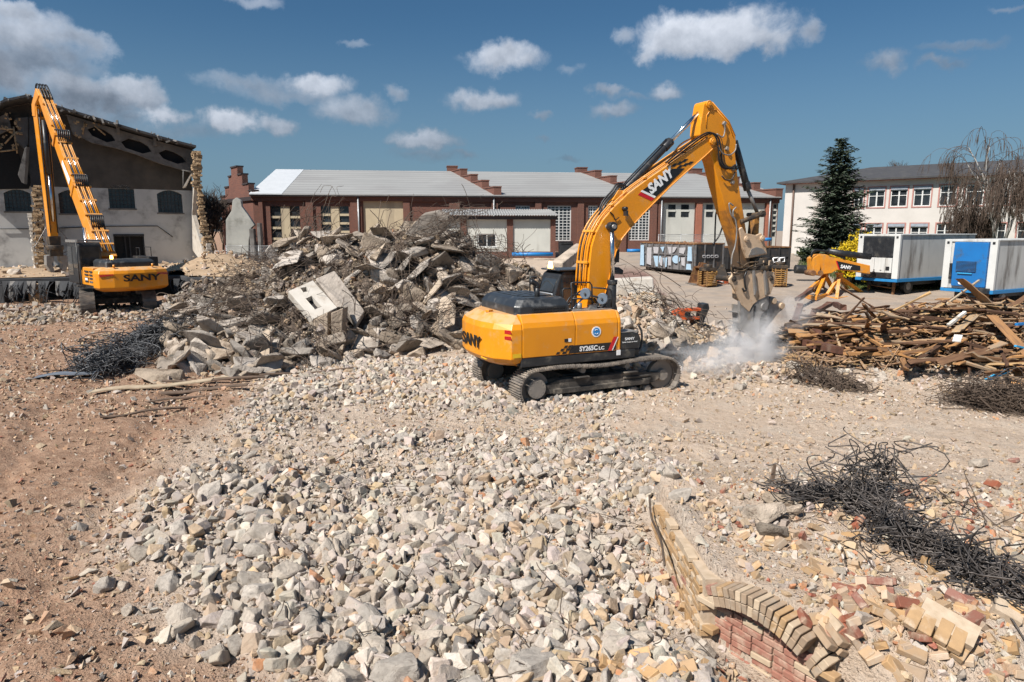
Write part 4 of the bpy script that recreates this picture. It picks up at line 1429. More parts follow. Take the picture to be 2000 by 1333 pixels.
def lay(mb, to3, d, nrm, L, z0, topf, wts, skip=.03, dep0=0.0, botf=None, ragged=.2):
 rot = Matrix((d, nrm, (0, 0, 1))).transposed()
 row, z = 0, z0
 while z < 1.2:
  u = -.06 + (.125 if row % 2 else 0)
  while u < L:
   w_ = .235 if r_.random() < .7 else .115
   uc, zc = u + w_ / 2, z + .034
   u += w_ + .014
   if uc > L - .02 or uc < .02 or zc + .03 > topf(uc) + r_.uniform(-ragged, .03) or (botf and zc < botf(uc)) or r_.random() < skip:
    continue
   tw = Matrix.Rotation(r_.gauss(0, .025), 3, 'Z') @ Matrix.Rotation(r_.gauss(0, .02), 3, 'Y')
   mb.box(to3(uc, zc, dep0 + .055 + r_.uniform(-.012, .016)), (w_, .115, .066), rot @ tw, mi=r_.choices(range(4), wts)[0])
  row += 1
  z += .078
r_ = random.Random(5)
d, L, nrm, to3 = wall_seg(WALL_A, WALL_B, None, '')
topA = lambda u: .40 + .09 * u / 2.6 + .05 * math.sin(u * 7)
mb = MB()
lay(mb, to3, d, nrm, L, -.5, topA, [5, 4, 5, .3])
mb.build('upper_wall', WMATS, bw, .006, 1)
mb = MB()
mb.prism([to3(0, -.6, .03), to3(L, -.6, .03), to3(L, .40, .03), to3(L * .5, .36, .03), to3(0, .30, .03)], nrm * .3)
mb.build('mortar_core', M['mortar'], bw)
d, L, nrm, to3 = wall_seg(WALL_B, WALL_C, None, '')
arcz = lambda u: .13 + .18 * (1 - (2 * (u - .12) / (L - .3) - 1) ** 2) - .12 * (u - .12) / (L - .3)
mb = MB()
lay(mb, to3, d, nrm, L, -.5, lambda u: .50 - .16 * u / L - .1 * (u / L) ** 2, [5, 4, 5, .5], botf=lambda u: (arcz(u) + .23 if .10 < u < L - .16 else -9))
mb.build('arch_wall', WMATS, bw, .006, 1)
mb = MB()
k = 19
for i in range(k):
 t = (i + .5) / k
 u = .12 + (L - .30) * t
 sl = math.atan2((.18 * (-2 * (2 * t - 1) * 2) - .12), (L - .30))
 n2 = Vector((-math.sin(sl), math.cos(sl)))
 w2 = (L - .30) / k * .455 / math.cos(sl)
 t2 = Vector((math.cos(sl), math.sin(sl)))
 c = Vector((u, arcz(u)))
 if i > k - 4 and r_.random() < .5:
  continue
 for h0, h1 in ((.004, .112), (.122, .226)):
  ps = [c - t2 * w2 + n2 * h0, c + t2 * w2 + n2 * h0, c + t2 * w2 + n2 * h1, c - t2 * w2 + n2 * h1]
  mb.prism([to3(p.x, p.y, r_.uniform(-.012, .006)) for p in ps], nrm * .3, mi=r_.choices(range(4), [5, 4, 5, .2])[0])
mb.build('arch_ring', WMATS, bw, .006, 1)
mb = MB()
lay(mb, to3, d, nrm, L - .2, -.5, lambda u: arcz(u) + .02, [0, 0, 1, 6], dep0=.14, ragged=.0)
mb.build('arch_infill', WMATS, bw, .006, 1)
mb = MB()
mb.prism([to3(.02, -.6, .18), to3(L - .1, -.6, .18), to3(L - .1, .12, .18), to3(L * .6, .28, .18), to3(.02, .34, .18)], nrm * .16)
mb.build('mortar_core', M['mortar'], bw)
BR = [np_mesh('loose_brick', *hull_mesh(26, 900 + i, (1, .48, .30), 1.0, 0), M['buff_brick']) for i in range(6)]
def brick_mesh(seed, cut, mat):
 r = random.Random(seed)
 bm = bmesh.new()
 bmesh.ops.create_cube(bm, size=1)
 for v in bm.verts:
  v.co = Vector((v.co.x * .24 * cut, v.co.y * .115, v.co.z * .071)) + Vector([r.uniform(-.006, .006) for _ in range(3)])
 bmesh.ops.bevel(bm, geom=list(bm.edges), offset=.006, segments=1, affect='EDGES')
 if cut < 1:
  for v in bm.verts:
   if v.co.x > 0:
    v.co.x += r.uniform(-.03, .02)
 me = bpy.data.meshes.new('loose_brick')
 bm.to_mesh(me)
 bm.free()
 me.materials.append(mat)
 return me
BUFF = [brick_mesh(i, c, M['buff_brick']) for i, c in enumerate([1, 1, 1, .7, .5, .55])]
REDM = [brick_mesh(20 + i, c, M['red_brick_loose']) for i, c in enumerate([1, 1, .6])]
BZ = [
 ((1660, 1850), (1040, 1200), 52, 'loose buff brick among many on the slope below the black wire heap', 'buff bricks on the slope'),
 ((1330, 1600), (1210, 1330), 62, 'loose buff brick among many at the foot of the arched brick wall', 'buff bricks below the arch'),
 ((1600, 2000), (1180, 1330), 48, 'loose buff brick among many in the lower right corner', 'buff bricks in the lower right corner'),
 ((1030, 1330), (1130, 1330), 60, 'loose buff brick among the grey lumps left of the brick wall', 'buff bricks among the grey lumps'),
 ((1440, 1660), (1030, 1130), 22, 'loose buff brick on the sandy bank above the arch', 'buff bricks on the sandy bank'),
]
for xr, yr, k, lab, grp in BZ:
 for i in range(k):
  p = ground(random.uniform(*xr), random.uniform(*yr))
  while 5.4 < p.y < 7.2 and -.45 < p.x - float(wall_x(p.y)) < .3:
   p = ground(random.uniform(*xr), random.uniform(*yr))
  o = obj_of('loose_brick', random.choice(BUFF))
  s = random.uniform(.8, 1.1)
  o.scale = (s, s, s)
  o.rotation_euler = (random.gauss(0, .5), random.gauss(0, .45), random.uniform(0, 6.3))
  o.location = (p.x, p.y, p.z + random.uniform(-.03, .04))
  tag(o, lab, 'brick', grp)
for i in range(26):
 px, py = (random.uniform(1580, 1900), random.uniform(1120, 1300)) if i < 16 else (random.uniform(1150, 1990), random.uniform(880, 1330))
 p = ground(px, py)
 o = obj_of('loose_brick', random.choice(REDM))
 o.rotation_euler = (random.gauss(0, .5), random.gauss(0, .45), random.uniform(0, 6.3))
 o.location = (p.x, p.y, p.z + .04)
 tag(o, 'loose red brick lying among buff bricks in the lower right', 'brick', 'red bricks in the lower right')
x, y = sample(10500, (1.2, 8.2), (4.6, 10.2), lambda x, y: sstep(-.9, .1, x - wall_x(y)) * (1 - sstep(8.6, 10.2, y)) * (.25 + .75 * sstep(.4, .6, fbm(x * 1.4, y * 1.4, 77))))
kk = np.abs(x - wall_x(y) - .15) > .2
x, y = x[kk], y[kk]
s = np.clip(np.exp(rng.normal(-3.5, .5, len(x))), .012, .08)
V, Fc, C = scatter(np.stack([x, y, H(x, y)], -1), s, tones(len(x), [TAN, PALE, DUSTY, ORANGE, REDB, GREY], [34, 22, 20, 6, 8, 10]), [(BOXV * np.array([1, .62, .45]), BOXF)] + SMALL[:4], .2)
o = obj_of('rubble', np_mesh('rubble', V, Fc, M['rubble'], col=C))
tag(o, 'brick bats and mortar crumbs on the sandy bank', 'rubble', kind='stuff')
def brick_lump(px, py, nx, ny, nz, rot, lab, mats):
 p = ground(px, py) - Vector((0, 0, .05))
 root = thing('brickwork_lump', lab, 'brickwork', p)
 root.rotation_euler = rot
 r = random.Random(px)
 pick = {(i, j, k): (-1 if r.random() < (.3 if k == nz - 1 else .05) else (1 if len(mats) > 1 and r.random() < .2 else 0)) for i in range(nx) for j in range(ny) for k in range(nz)}
 for mi, mat in enumerate(mats):
  mb = MB()
  for k in range(nz):
   for i in range(nx):
    for j in range(ny):
     if pick[(i, j, k)] != mi:
      continue
     off = .06 if k % 2 else 0
     mb.box((i * .125 - nx * .06 + off + r.uniform(-.012, .012), j * .25 - ny * .12 + r.uniform(-.02, .02), k * .082 + .04), (.112, .235, .07), Matrix.Rotation(r.gauss(0, .06), 3, 'Z') @ Matrix.Rotation(r.gauss(0, .04), 3, 'X'))
  mb.build('brick_course', mat, root, .006, 1)
 mb = MB()
 mb.box((0.02, 0, nz * .041 - .004), (nx * .118, ny * .235, nz * .078))
 mb.build('mortar', M['mortar'], root)
 return root
brick_lump(1835, 1228, 4, 1, 3, (.5, .3, -.7), 'biggest lump of red and buff brickwork in the lower right corner', [M['buff_b'], M['red_brick_loose']])
brick_lump(1610, 1240, 2, 1, 3, (.3, .5, .4), 'small lump of buff brickwork at the end of the arch', [M['buff_brick']])
brick_lump(1700, 1150, 3, 1, 2, (-.2, .4, 1.0), 'lump of dark red brickwork below the black wire heap', [M['red_brick_loose']])
brick_lump(1955, 1200, 2, 1, 2, (.4, -.3, .9), 'yellowish brickwork lump at the right edge of the lower corner', [M['buff_brick']])
p = ground(1508, 950)
mb = MB()
mb.box((p.x, p.y, p.z + .12), (.07, .05, .42), Matrix.Rotation(.1, 3, 'Y'), taper=.6)
tag(mb.build('wooden_stake', M['plank_dark'], None, .006), 'weathered wooden stake upright beside the black wire heap', 'stake')
for (px, py), s, lab in [((1490, 1010), .30, 'broken pale block at the pit edge left of the black wire heap'), ((1520, 985), .22, 'dusty block just below the wooden stake'), ((1545, 1010), .2, 'pale stone beneath the upper end of the black wire heap'), ((1500, 1050), .26, 'dark root like clump of earth on the bank')]:
 put(random.choice(CHUNKS), 'concrete_chunk', 'concrete chunk', px, py, s, (random.uniform(-.4, .4), random.uniform(-.4, .4), random.uniform(0, 6)), lab)
mb = MB()
a, b = ground(1290, 1000), ground(1300, 1100)
mb.tube(smooth_path([at_y(1268, 968, 9.3), at_y(1272, 1010, 8.9), at_y(1290, 1060, 8.2) + Vector((0, 0, .04)), at_y(1298, 1105, 7.6)], 5), .016, 5)
tag(mb.build('root', M['rebar']), 'thin brown root hanging over the far end of the brick wall', 'root')
class Local:
 """local frame of a machine; pixel -> point on the plane local y = y0"""
 def __init__(self, loc, rz):
  self.m = frame_of(loc, rz)
  self.i = self.m.inverted()
  self.n = self.m.to_3x3() @ Vector((0, 1, 0))
 def __call__(self, px, py, y0):
  p0 = self.m @ Vector((0, y0, 0))
  return self.i @ at_plane(px, py, p0, self.n)
def rotz(p, a):
 return (p[0] * math.cos(a) - p[1] * math.sin(a), p[0] * math.sin(a) + p[1] * math.cos(a), p[2])
def undercarriage(root, ang, half, gauge, shoe, rad, tf=1.0):
 """two crawler tracks and the car body; ang: turn of the crawlers against the upper works"""
 R3 = Matrix.Rotation(ang, 3, 'Z')
 def fix(mb):
  mb.v = [tuple(R3 @ Vector(p)) for p in mb.v]
  return mb
 zc = rad + .03
 per = 4 * half + 2 * math.pi * rad
 nsh = int(round(per / .185))
 for sgn in (-1, 1):
  yc = sgn * gauge / 2
  tr = MB()
  tr.v = []
  mb = MB()
  for k in range(nsh):
   s = per * k / nsh
   if s < 2 * half:
    x, z, a = -half + s, zc - rad, math.pi
   elif s < 2 * half + math.pi * rad:
    t = (s - 2 * half) / rad
    x, z, a = half + rad * math.sin(t), zc - rad * math.cos(t), math.pi - t
   elif s < 4 * half + math.pi * rad:
    x = half - (s - 2 * half - math.pi * rad)
    sag = -.03 * math.cos((x / half) * math.pi * 1.5)
    z, a = zc + rad + sag, 0
   else:
    t = (s - 4 * half - math.pi * rad) / rad
    x, z, a = -half - rad * math.sin(t), zc + rad * math.cos(t), -t
   rot = Matrix.Rotation(-a if a not in (0,) else 0, 3, 'Y')
   if s < 2 * half:
    nx, nz = 0, -1
   elif s < 2 * half + math.pi * rad:
    nx, nz = math.sin(t), -math.cos(t)
   elif s < 4 * half + math.pi * rad:
    nx, nz = 0, 1
   else:
    nx, nz = -math.sin(t), math.cos(t)
   ang_y = math.atan2(nx, nz)
   rot = Matrix.Rotation(ang_y, 3, 'Y')
   L = per / nsh
   mb.box((x, yc, z), (L * .93, shoe, .03), rot)
   nv = Vector((nx, 0, nz))
   tx = rot @ Vector((1, 0, 0))
   for g_ in (-.36, 0, .36):
    mb.box(Vector((x, yc, z)) + nv * .032 + tx * L * g_, (.022, shoe, .036), rot)
   mb.box(Vector((x, yc, z)) - nv * .05, (L * .8, shoe * .36, .07), rot)
  belt = fix(mb).build('track_belt', M['steel_track'], root)
  mb = MB()
  w = shoe * .62
  prof = [(-half + .25, zc - .17), (half - .32, zc - .17), (half - .1, zc - .06), (half - .1, zc + .08), (half - .9, zc + .16), (-half + .6, zc + .16), (-half + .25, zc + .05)]
  mb.prism([(x, yc - w / 2, z) for x, z in prof], (0, w, 0))
  for xx in (-half * .35, half * .42):
   mb.box((xx, yc + sgn * shoe * .38, zc + .19), (.42, .16, .035))
  mb.box((0, yc + sgn * shoe * .34, zc - .12), (half * 1.5, .06, .13))
  mb.box((half * .55, yc + sgn * shoe * .335, zc + .04), (half * .45, .05, .05))
  mb.box((half * .55, yc + sgn * shoe * .335, zc - .05), (half * .45, .05, .05))
  fix(mb).build('track_frame', M['track_frame'], root, .012)
  for (xx, nm, rr) in ((-half, 'sprocket', rad * .86), (half, 'idler', rad * .84)):
   mb = MB()
   mb.cyl((xx, yc - .08, zc), (xx, yc + .08, zc), rr, n=28)
   if nm == 'sprocket':
    mb.cyl((xx, yc - shoe * .40, zc), (xx, yc + shoe * .40, zc), rr * .62, n=26)
    for k in range(12):
     t = 2 * math.pi * k / 12
     mb.cyl((xx + rr * .47 * math.cos(t), yc - shoe * .41, zc + rr * .47 * math.sin(t)), (xx + rr * .47 * math.cos(t), yc + shoe * .412, zc + rr * .47 * math.sin(t)), .016, n=6)
   else:
    mb.cyl((xx, yc - shoe * .3, zc), (xx, yc + shoe * .3, zc), rr * .4, n=22)
   fix(mb).build(nm, M['hub'], root, .008)
  for k in range(7):
   xx = -half + .45 + (2 * half - .95) * k / 6
   mb = MB()
   mb.cyl((xx, yc - shoe * .33, zc - rad + .13), (xx, yc + shoe * .33, zc - rad + .13), .09, n=14)
   fix(mb).build('track_roller', M['hub'], root)
  for xx in (-half * .3, half * .4):
   mb = MB()
   mb.cyl((xx, yc - shoe * .28, zc + rad - .12), (xx, yc + shoe * .3, zc + rad - .12), .075, n=14)
   fix(mb).build('carrier_roller', M['hub'], root)
 mb = MB()
 mb.box((0, 0, zc + .12), (1.5, gauge - shoe * .4, .34), taper=.75)
 for sx in (-1, 1):
  mb.box((sx * .75, 0, zc + .05), (.42, gauge - shoe * .5, .3))
 mb.cyl((0, 0, zc + .28), (0, 0, zc + .62), .68, n=30)
 fix(mb).build('car_body', M['track_frame'], root, .02)
def arc_pts(pts):
 return smooth_path(pts, 5)
X1 = (1.70, 18.30, -0.09)
H1 = R(25)
ex = thing('excavator', 'orange yellow crawler excavator with a concrete crusher on its arm in the centre', 'excavator', X1, H1)
L1 = Local(X1, H1)
undercarriage(ex, 0, 1.90, 2.50, .62, .455)
Z0, Z1 = 1.24, 2.30
mb = MB()
mb.b2((-2.35, -1.36, 1.06), (1.15, 1.36, 1.24))
mb.b2((-2.2, -1.0, 1.24), (.75, 1.0, 1.62))
mb.build('revolving_frame', M['black'], ex, .02)
def ring(ins, z, x1=-2.28):
 pts = [(x1, -1.44), (-2.55, -1.42), (-2.86, -1.02), (-2.98, -.5), (-3.0, 0), (-2.98, .5), (-2.86, 1.02), (-2.55, 1.42), (x1, 1.44)]
 out = []
 for x, y in pts:
  out.append((x + ins if x < x1 else x, y - ins * (1 if y > 0 else -1) * (abs(y) / 1.44), z))
 return out
mb = MB()
mb.loft([ring(.30, 1.02), ring(.08, 1.13), ring(.0, 1.24), ring(.0, 1.95), ring(.05, 2.08), ring(.30, 2.26), ring(.34, 2.28)])
cw = mb.build('counterweight', M['yellow'], ex, .025)
for nm, body, mat in (('lettering', 'SANY', 'black_letter'),):
 a = Vector((-2.995, .72, 1.46))
 text_obj('lettering', 'SANY', M[mat], cw, (-3.012, .60, 1.42), (0, -1, 0), (0.0, 0, 1), .30, 1.22, .012, .035)
mb = MB()
for z, k in ((1.86, .34), (1.72, .28)):
 p0 = Vector((-2.90, -.88, z))
 p1 = Vector((-2.55, -1.43, z))
 d = (p1 - p0)
 nrm = Vector((d.y, -d.x, 0)).normalized()
 if nrm.x > 0:
  nrm = -nrm
 pts = [p0 + d * .12, p0 + d * 1.0, p0 + d * .95 + Vector((0, 0, .085)), p0 + d * .12 + Vector((0, 0, .105 if k > .3 else .07))]
 mb.prism([p + nrm * .012 for p in pts], -nrm * .04)
mb.build('tail_lamp', M['lens_red'], ex)
mb = MB()
mb.b2((-2.98, -.9, 1.20), (-2.96, -.55, 1.22))
mb.box((-2.42, -1.448, 1.335), (.22, .008, .10))
mb.build('sticker', M['sticker'], ex)
def panel(x0, x1, name):
 mb = MB()
 prof = [(-1.44, 1.26), (-1.44, 1.98), (-1.40, 2.10), (-1.28, 2.29), (-.86, 2.29), (-.86, 1.26)]
 mb.prism([(x0, y, z) for y, z in prof], (x1 - x0, 0, 0))
 return mb.build(name, M['yellow'], ex, .018)
panel(-2.268, -.822, 'side_door')
p2 = panel(-.81, .42, 'side_door')
mb = MB()
mb.prism([(.425, -1.44, 1.26), (.425, -1.44, 1.98), (.425, -1.40, 2.10), (.425, -1.28, 2.27), (.425, -.9, 2.27), (.425, -.9, 1.26)], (.10, 0, 0))
mb.build('end_panel', M['yellow'], ex, .03)
mb = MB()
mb.b2((-2.30, -1.435, 1.03), (.98, -1.30, 1.255))
mb.build('side_skirt', M['black'], ex, .02)
mb = MB()
mb.prism([(.535, -1.42, 1.26), (1.12, -1.42, 1.26), (1.15, -1.42, 1.52), (1.08, -1.42, 1.66), (.535, -1.42, 1.70)], (0, .5, 0))
stp = mb.build('step_box', M['black'], ex, .02)
mb = MB()
mb.b2((.54, -1.42, 1.702), (1.07, -.95, 1.715))
mb.build('tread_plate', M['grey_steel'], ex)
mb = MB()
mb.tube(smooth_path([(1.16, -1.25, 1.1), (1.28, -1.27, 1.3), (1.28, -1.27, 1.65), (1.18, -1.25, 1.85)], 5), .03, 8)
mb.build('step_rail', M['black'], ex)
y_ = -1.4445
mb = MB()
mb.prism([(-1.02, y_, 1.285), (.37, y_, 1.285), (.37, y_, 1.48), (-.90, y_, 1.48)], (0, -.004, 0))
for i, (a, z) in enumerate([(-1.20, 1.285), (-1.37, 1.285), (-1.10, 1.36), (-1.25, 1.36), (-1.03, 1.43), (-1.15, 1.43)]):
 mb.prism([(a, y_, z), (a + .11 - .03 * (i % 2), y_, z), (a + .15 - .03 * (i % 2), y_, z + .06), (a + .04, y_, z + .06)], (0, -.004, 0))
mb.build('black_stripe', M['black_letter'], ex)
y2 = y_ - .0045
mb = MB()
mb.prism([(.13, y2, 1.272), (.24, y2, 1.272), (.41, y2, 1.62), (.30, y2, 1.62)], (0, -.003, 0))
mb.build('red_stripe', M['red_decal'], ex)
mb = MB()
mb.prism([(.25, y2, 1.272), (.275, y2, 1.272), (.44, y2, 1.61), (.415, y2, 1.61)], (0, -.003, 0))
mb.build('white_stripe', M['white_letter'], ex)
text_obj('lettering', 'SY265C', M['white_letter'], ex, (-.70, y2, 1.315), (1, 0, 0), (0, 0, 1), .13, .52, .003, .035)
text_obj('lettering', 'LC', M['white_letter'], ex, (-.14, y2, 1.315), (1, 0, 0), (0, 0, 1), .09, .16, .003, .03)
text_obj('lettering', 'SANY', M['white_letter'], ex, (.66, -1.4215, 1.50), (1, 0, 0), (0, 0, 1), .07, .30, .003, .03)
text_obj('lettering', 'Quality Changes the World', M['white_letter'], ex, (.58, -1.4215, 1.425), (1, 0, 0), (0, 0, 1), .04, .46, .003, .01)
mb = MB()
mb.cyl((-.22, -1.438, 1.78), (-.22, -1.4485, 1.78), .135, n=30)
mb.build('badge', M['white_letter'], ex)
mb = MB()
mb.cyl((-.22, -1.4486, 1.78), (-.22, -1.4525, 1.78), .10, n=28)
mb.build('badge_disc', M['blue_decal'], ex)
mb = MB()
for sy in (-1, 1):
 mb.tube([(-.22 + .05 * math.cos(t) , -1.454, 1.78 + .045 * math.sin(t) + sy * .012) for t in np.linspace(.4 if sy > 0 else 3.6, 2.8 if sy > 0 else 5.9, 8)], .008, 4)
mb.build('badge_swirl', M['white_letter'], ex)
mb = MB()
mb.box((-1.08, -1.447, 1.62), (.10, .008, .08))
mb.build('latch', M['black'], ex)
for c, sz in (((-.98, -1.447, 1.62), (.08, .006, .085)), ((.46, -1.4425, 1.20), (.11, .02, .13))):
 mb = MB()
 mb.box(c, sz)
 mb.build('data_plate', M['white_letter'], ex)
mb = MB()
mb.b2((-2.27, -.95, 1.62), (.42, .4, 2.16))
mb.b2((-2.27, .4, 1.24), (-.1, 1.40, 2.16))
mb.build('deck', M['yellow'], ex, .02)
mb = MB()
def hood_ring(x0, x1, y0, y1, z):
 c = .12
 return [(x0 + c, y0, z), (x1, y0, z), (x1, y1, z), (x0 + c, y1, z), (x0, y1 - c, z), (x0, y0 + c, z)]
mb.loft([hood_ring(-2.32, -.86, -1.18, 1.10, 2.20), hood_ring(-2.32, -.86, -1.18, 1.10, 2.46), hood_ring(-2.20, -.95, -1.10, 1.02, 2.62), hood_ring(-2.10, -1.0, -1.0, .95, 2.66)])
hood = mb.build('engine_hood', M['hoodblack'], ex, .02)
mb = MB()
for k in range(3):
 mb.box((-1.42 + 0, -1.184, 2.28 + k * .065), (.92, .02, .012))
for k in range(6):
 mb.box((-1.86 + k * .178, -1.186, 2.345), (.012, .02, .17))
mb.build('hood_grille', M['black'], hood)
mb = MB()
mb.b2((-1.88, -1.181, 2.262), (-.96, -1.17, 2.43))
mb.build('grille_recess', M['rubber'], hood)
mb = MB()
for k in range(4):
 mb.box((-1.9 + k * .25, .1, 2.668), (.16, 1.2, .02))
mb.box((-1.5, -.6, 2.668), (.8, .2, .02))
mb.build('hood_rib', M['hoodblack'], hood, .006)
mb = MB()
mb.cyl((-1.55, -.78, 2.62), (-1.55, -.78, 2.90), .065, n=16)
mb.tube(smooth_path([(-1.55, -.78, 2.88), (-1.56, -.78, 2.95), (-1.66, -.78, 3.02), (-1.74, -.78, 3.03)], 4), .068, 12)
mb.build('exhaust_pipe', M['black'], hood)
mb = MB()
mb.box((-2.62, -.25, 2.30), (.16, .12, .06), Matrix.Rotation(.4, 3, 'Z'))
mb.build('lifting_eye', M['yellow'], ex, .01)
mb = MB()
mb.b2((-.75, -1.2, 2.29), (.38, -.75, 2.315))
mb.cyl((-.45, -.98, 2.31), (-.45, -.98, 2.47), .07, n=12)
mb.cyl((.05, -.9, 2.31), (.05, -.9, 2.42), .05, n=10)
mb.box((-.1, -1.05, 2.37), (.2, .1, .1))
mb.build('deck_plate', M['grey_steel'], ex)
for pts in ([(-.7, -.6, 2.3), (-.4, -.55, 2.62), (.1, -.5, 2.55), (.4, -.4, 2.3)], [(-.6, -.9, 2.3), (-.2, -.85, 2.6), (.2, -.8, 2.55), (.35, -.7, 2.35)], [(-.5, -.45, 2.3), (-.1, -.4, 2.7), (.3, -.35, 2.6), (.6, -.3, 2.2)]):
 mb = MB()
 mb.tube(smooth_path(pts, 6), .024, 7)
 mb.build('hose', M['chrome'] if pts[0][0] == -.6 else M['rubber'], ex)
rails = [
 [(1115, 632), (1117, 590), (1116, 553), (1121, 552), (1152, 552), (1156, 558), (1157, 628)],
 [(1117, 584), (1156, 584)],
 [(1157, 562), (1180, 564), (1193, 567), (1195, 580), (1194, 600)],
 [(1157, 598), (1165, 600), (1175, 602), (1182, 598), (1184, 590)],
 [(1157, 578), (1168, 581), (1176, 582)],
 [(1100, 592), (1099, 567), (1102, 564), (1114, 564)],
 [(1100, 592), (1115, 592)],
]
for r_pts in rails:
 mb = MB()
 mb.tube([L1(px, py, -1.02) for px, py in r_pts], .021, 7)
 mb.build('handrail', M['black'], ex)
for px, py, sz in ((1144, 574, .145), (1177, 584, .15)):
 c = L1(px, py, -1.07)
 mb = MB()
 mb.cyl(c + Vector((.02, .02, 0)), c + Vector((-.045, -.04, .005)), sz, sz * .93, n=24)
 mr = mb.build('mirror', M['mirror'] if 'mirror' in M else M['hoodblack'], ex, .008)
 mb = MB()
 mb.cyl(c + Vector((-.045, -.04, .0)), c + Vector((-.075, -.065, .01)), .03, n=10)
 mb.build('mirror_clamp', M['black'], mr)
for r_pts in ([(1035, 575), (1035, 545), (1037, 541), (1051, 541), (1054, 546), (1054, 578)],):
 mb = MB()
 mb.tube([L1(px, py, 1.30) for px, py in r_pts], .022, 7)
 mb.build('handrail', M['black'], ex)
cabp = [(-.42, 1.26), (-.42, 2.55), (-.25, 3.10), (-.1, 3.19), (1.10, 3.19), (1.22, 3.10), (1.42, 2.2), (1.42, 1.26)]
mb = MB()
mb.prism([(x, .40, z) for x, z in cabp], (0, 1.0, 0))
cab = mb.build('cab', M['black'], ex, .04)
mb = MB()
mb.b2((-.30, .36, 3.19), (1.34, 1.44, 3.235))
mb.build('cab_roof', M['hoodblack'], cab, .02)
mb = MB()
mb.b2((-.434, .52, 2.05), (-.42, 1.22, 2.55))
mb.prism([(-.41, .52, 2.62), (-.41, 1.28, 2.62), (-.25, 1.28, 3.04), (-.25, .52, 3.04)], (-.012, 0, .004))
mb.prism([(-.3, .392, 2.1), (.5, .392, 2.1), (.5, .392, 3.0), (-.2, .392, 3.0)], (0, -.008, 0))
mb.prism([(.6, .392, 1.6), (1.36, .392, 1.6), (1.36, .392, 2.2), (1.18, .392, 3.0), (.6, .392, 3.0)], (0, -.008, 0))
mb.prism([(1.23, .48, 3.02), (1.43, .48, 2.2), (1.43, 1.32, 2.2), (1.23, 1.32, 3.02)], (.012, 0, .003))
mb.build('cab_window', M['glass'], cab)
mb = MB()
mb.prism([(-.436, .44, 2.12), (-.436, .58, 2.12), (-.436, .51, 2.24)], (-.004, 0, 0))
mb.build('warning_sticker', M['sticker'], cab)
mb = MB()
mb.tube([(-.435, .50, 2.03), (-.435, 1.24, 2.03), (-.435, 1.24, 2.57), (-.435, .5, 2.57), (-.435, .5, 2.03)], .016, 6)
mb.build('window_frame', M['grey_decal'], cab)
mb = MB()
mb.cyl((-.12, 1.2, 3.23), (-.12, 1.2, 3.30), .07, n=14)
mb.cyl((-.12, 1.2, 3.30), (-.12, 1.2, 3.42), .06, .05, n=14)
mb.build('beacon', M['amber'], cab)
mb = MB()
mb.prism([(1.05, .2, 3.12), (1.72, .3, 3.05), (1.75, .3, 3.17), (1.6, .3, 3.26), (1.05, .2, 3.25)], (0, 1.1, 0))
mb.build('cab_visor', M['black'], cab, .03)
c = L1(1205, 500, .35)
mb = MB()
mb.box(c, (.06, .16, .36))
mb.tube([c + Vector((0, 0, -.15)), c + Vector((-.15, .1, -.4))], .02, 6)
mb.build('mirror', M['black'], cab, .02)
YN = -.29
BOOM = [(1147, 612), (1149, 560), (1152, 514), (1156, 482), (1164, 455), (1178, 430), (1200, 404), (1231, 375), (1264, 351), (1303, 324), (1341, 298), (1370, 279), (1382, 270), (1391, 268), (1399, 273), (1400, 282),
  (1392, 291), (1375, 307), (1341, 336), (1312, 362), (1288, 386), (1259, 415), (1235, 441), (1215, 466), (1203, 492), (1195, 521), (1187, 555), (1179, 584), (1170, 614)]
bp = [L1(px, py, YN) for px, py in BOOM]
mb = MB()
mb.prism(bp, (0, .58, 0))
boom = mb.build('boom', M['yellow'], ex, .018)
nup = 12
mb = MB()
rim = [L1(px, py, YN) for px, py in BOOM[15:29]]
mb.tube([p + Vector((0, -.006, 0)) for p in rim], .018, 6)
mb.build('edge_weld', M['yellow'], boom)
def bl(px, py, off=.0035):
 p = L1(px, py, YN)
 return p + Vector((0, -off, 0))
mb = MB()
mb.prism([bl(1252, 374), bl(1313, 330), bl(1337, 329), bl(1300, 368), bl(1279, 387)], (0, -.003, 0))
for (a, b) in ((1316, 322), (1327, 318), (1338, 321), (1327, 325), (1336, 313), (1347, 318)):
 mb.prism([bl(a - 6, b + 4), bl(a + 1, b - 2), bl(a + 8, b - 2), bl(a + 1, b + 4)], (0, -.003, 0))
mb.build('black_decal', M['black_letter'], boom)
mb = MB()
mb.prism([bl(1246, 381), bl(1251, 376), bl(1278, 388), bl(1272, 393)], (0, -.003, 0))
mb.build('red_decal', M['red_decal'], boom)
mb = MB()
mb.prism([bl(1251, 374.5), bl(1254, 371.5), bl(1281, 384), bl(1278, 387.5)], (0, -.0045, 0))
mb.build('white_decal', M['white_letter'], boom)
o_ = bl(1272, 381, .0085)
d_ = bl(1319, 341, .0085) - o_
upv = bl(1264, 370, .0085) - o_
text_obj('lettering', 'SANY', M['white_letter'], boom, o_, d_, (-d_.z, 0, d_.x), .30, d_.length * 1.0, .004, .045, .12)
mb = MB()
a = bl(1217, 408)
mb.cyl(a, a + Vector((0, -.16, 0)), .05, n=14)
mb.box(a + Vector((.02, -.10, -.12)), (.06, .14, .14))
mb.build('work_lamp', M['black'], boom)
mb = MB()
mb.tube(smooth_path([bl(1190, 414, .02), bl(1197, 421, .03), bl(1200, 430, .03), bl(1208, 425, .03)], 5), .014, 6)
mb.build('hose', M['rubber'], boom)
mb = MB()
mb.prism([(.05, -.45, 1.6), (.75, -.45, 1.6), (.62, -.45, 2.35), (.25, -.45, 2.35)], (0, .08, 0))
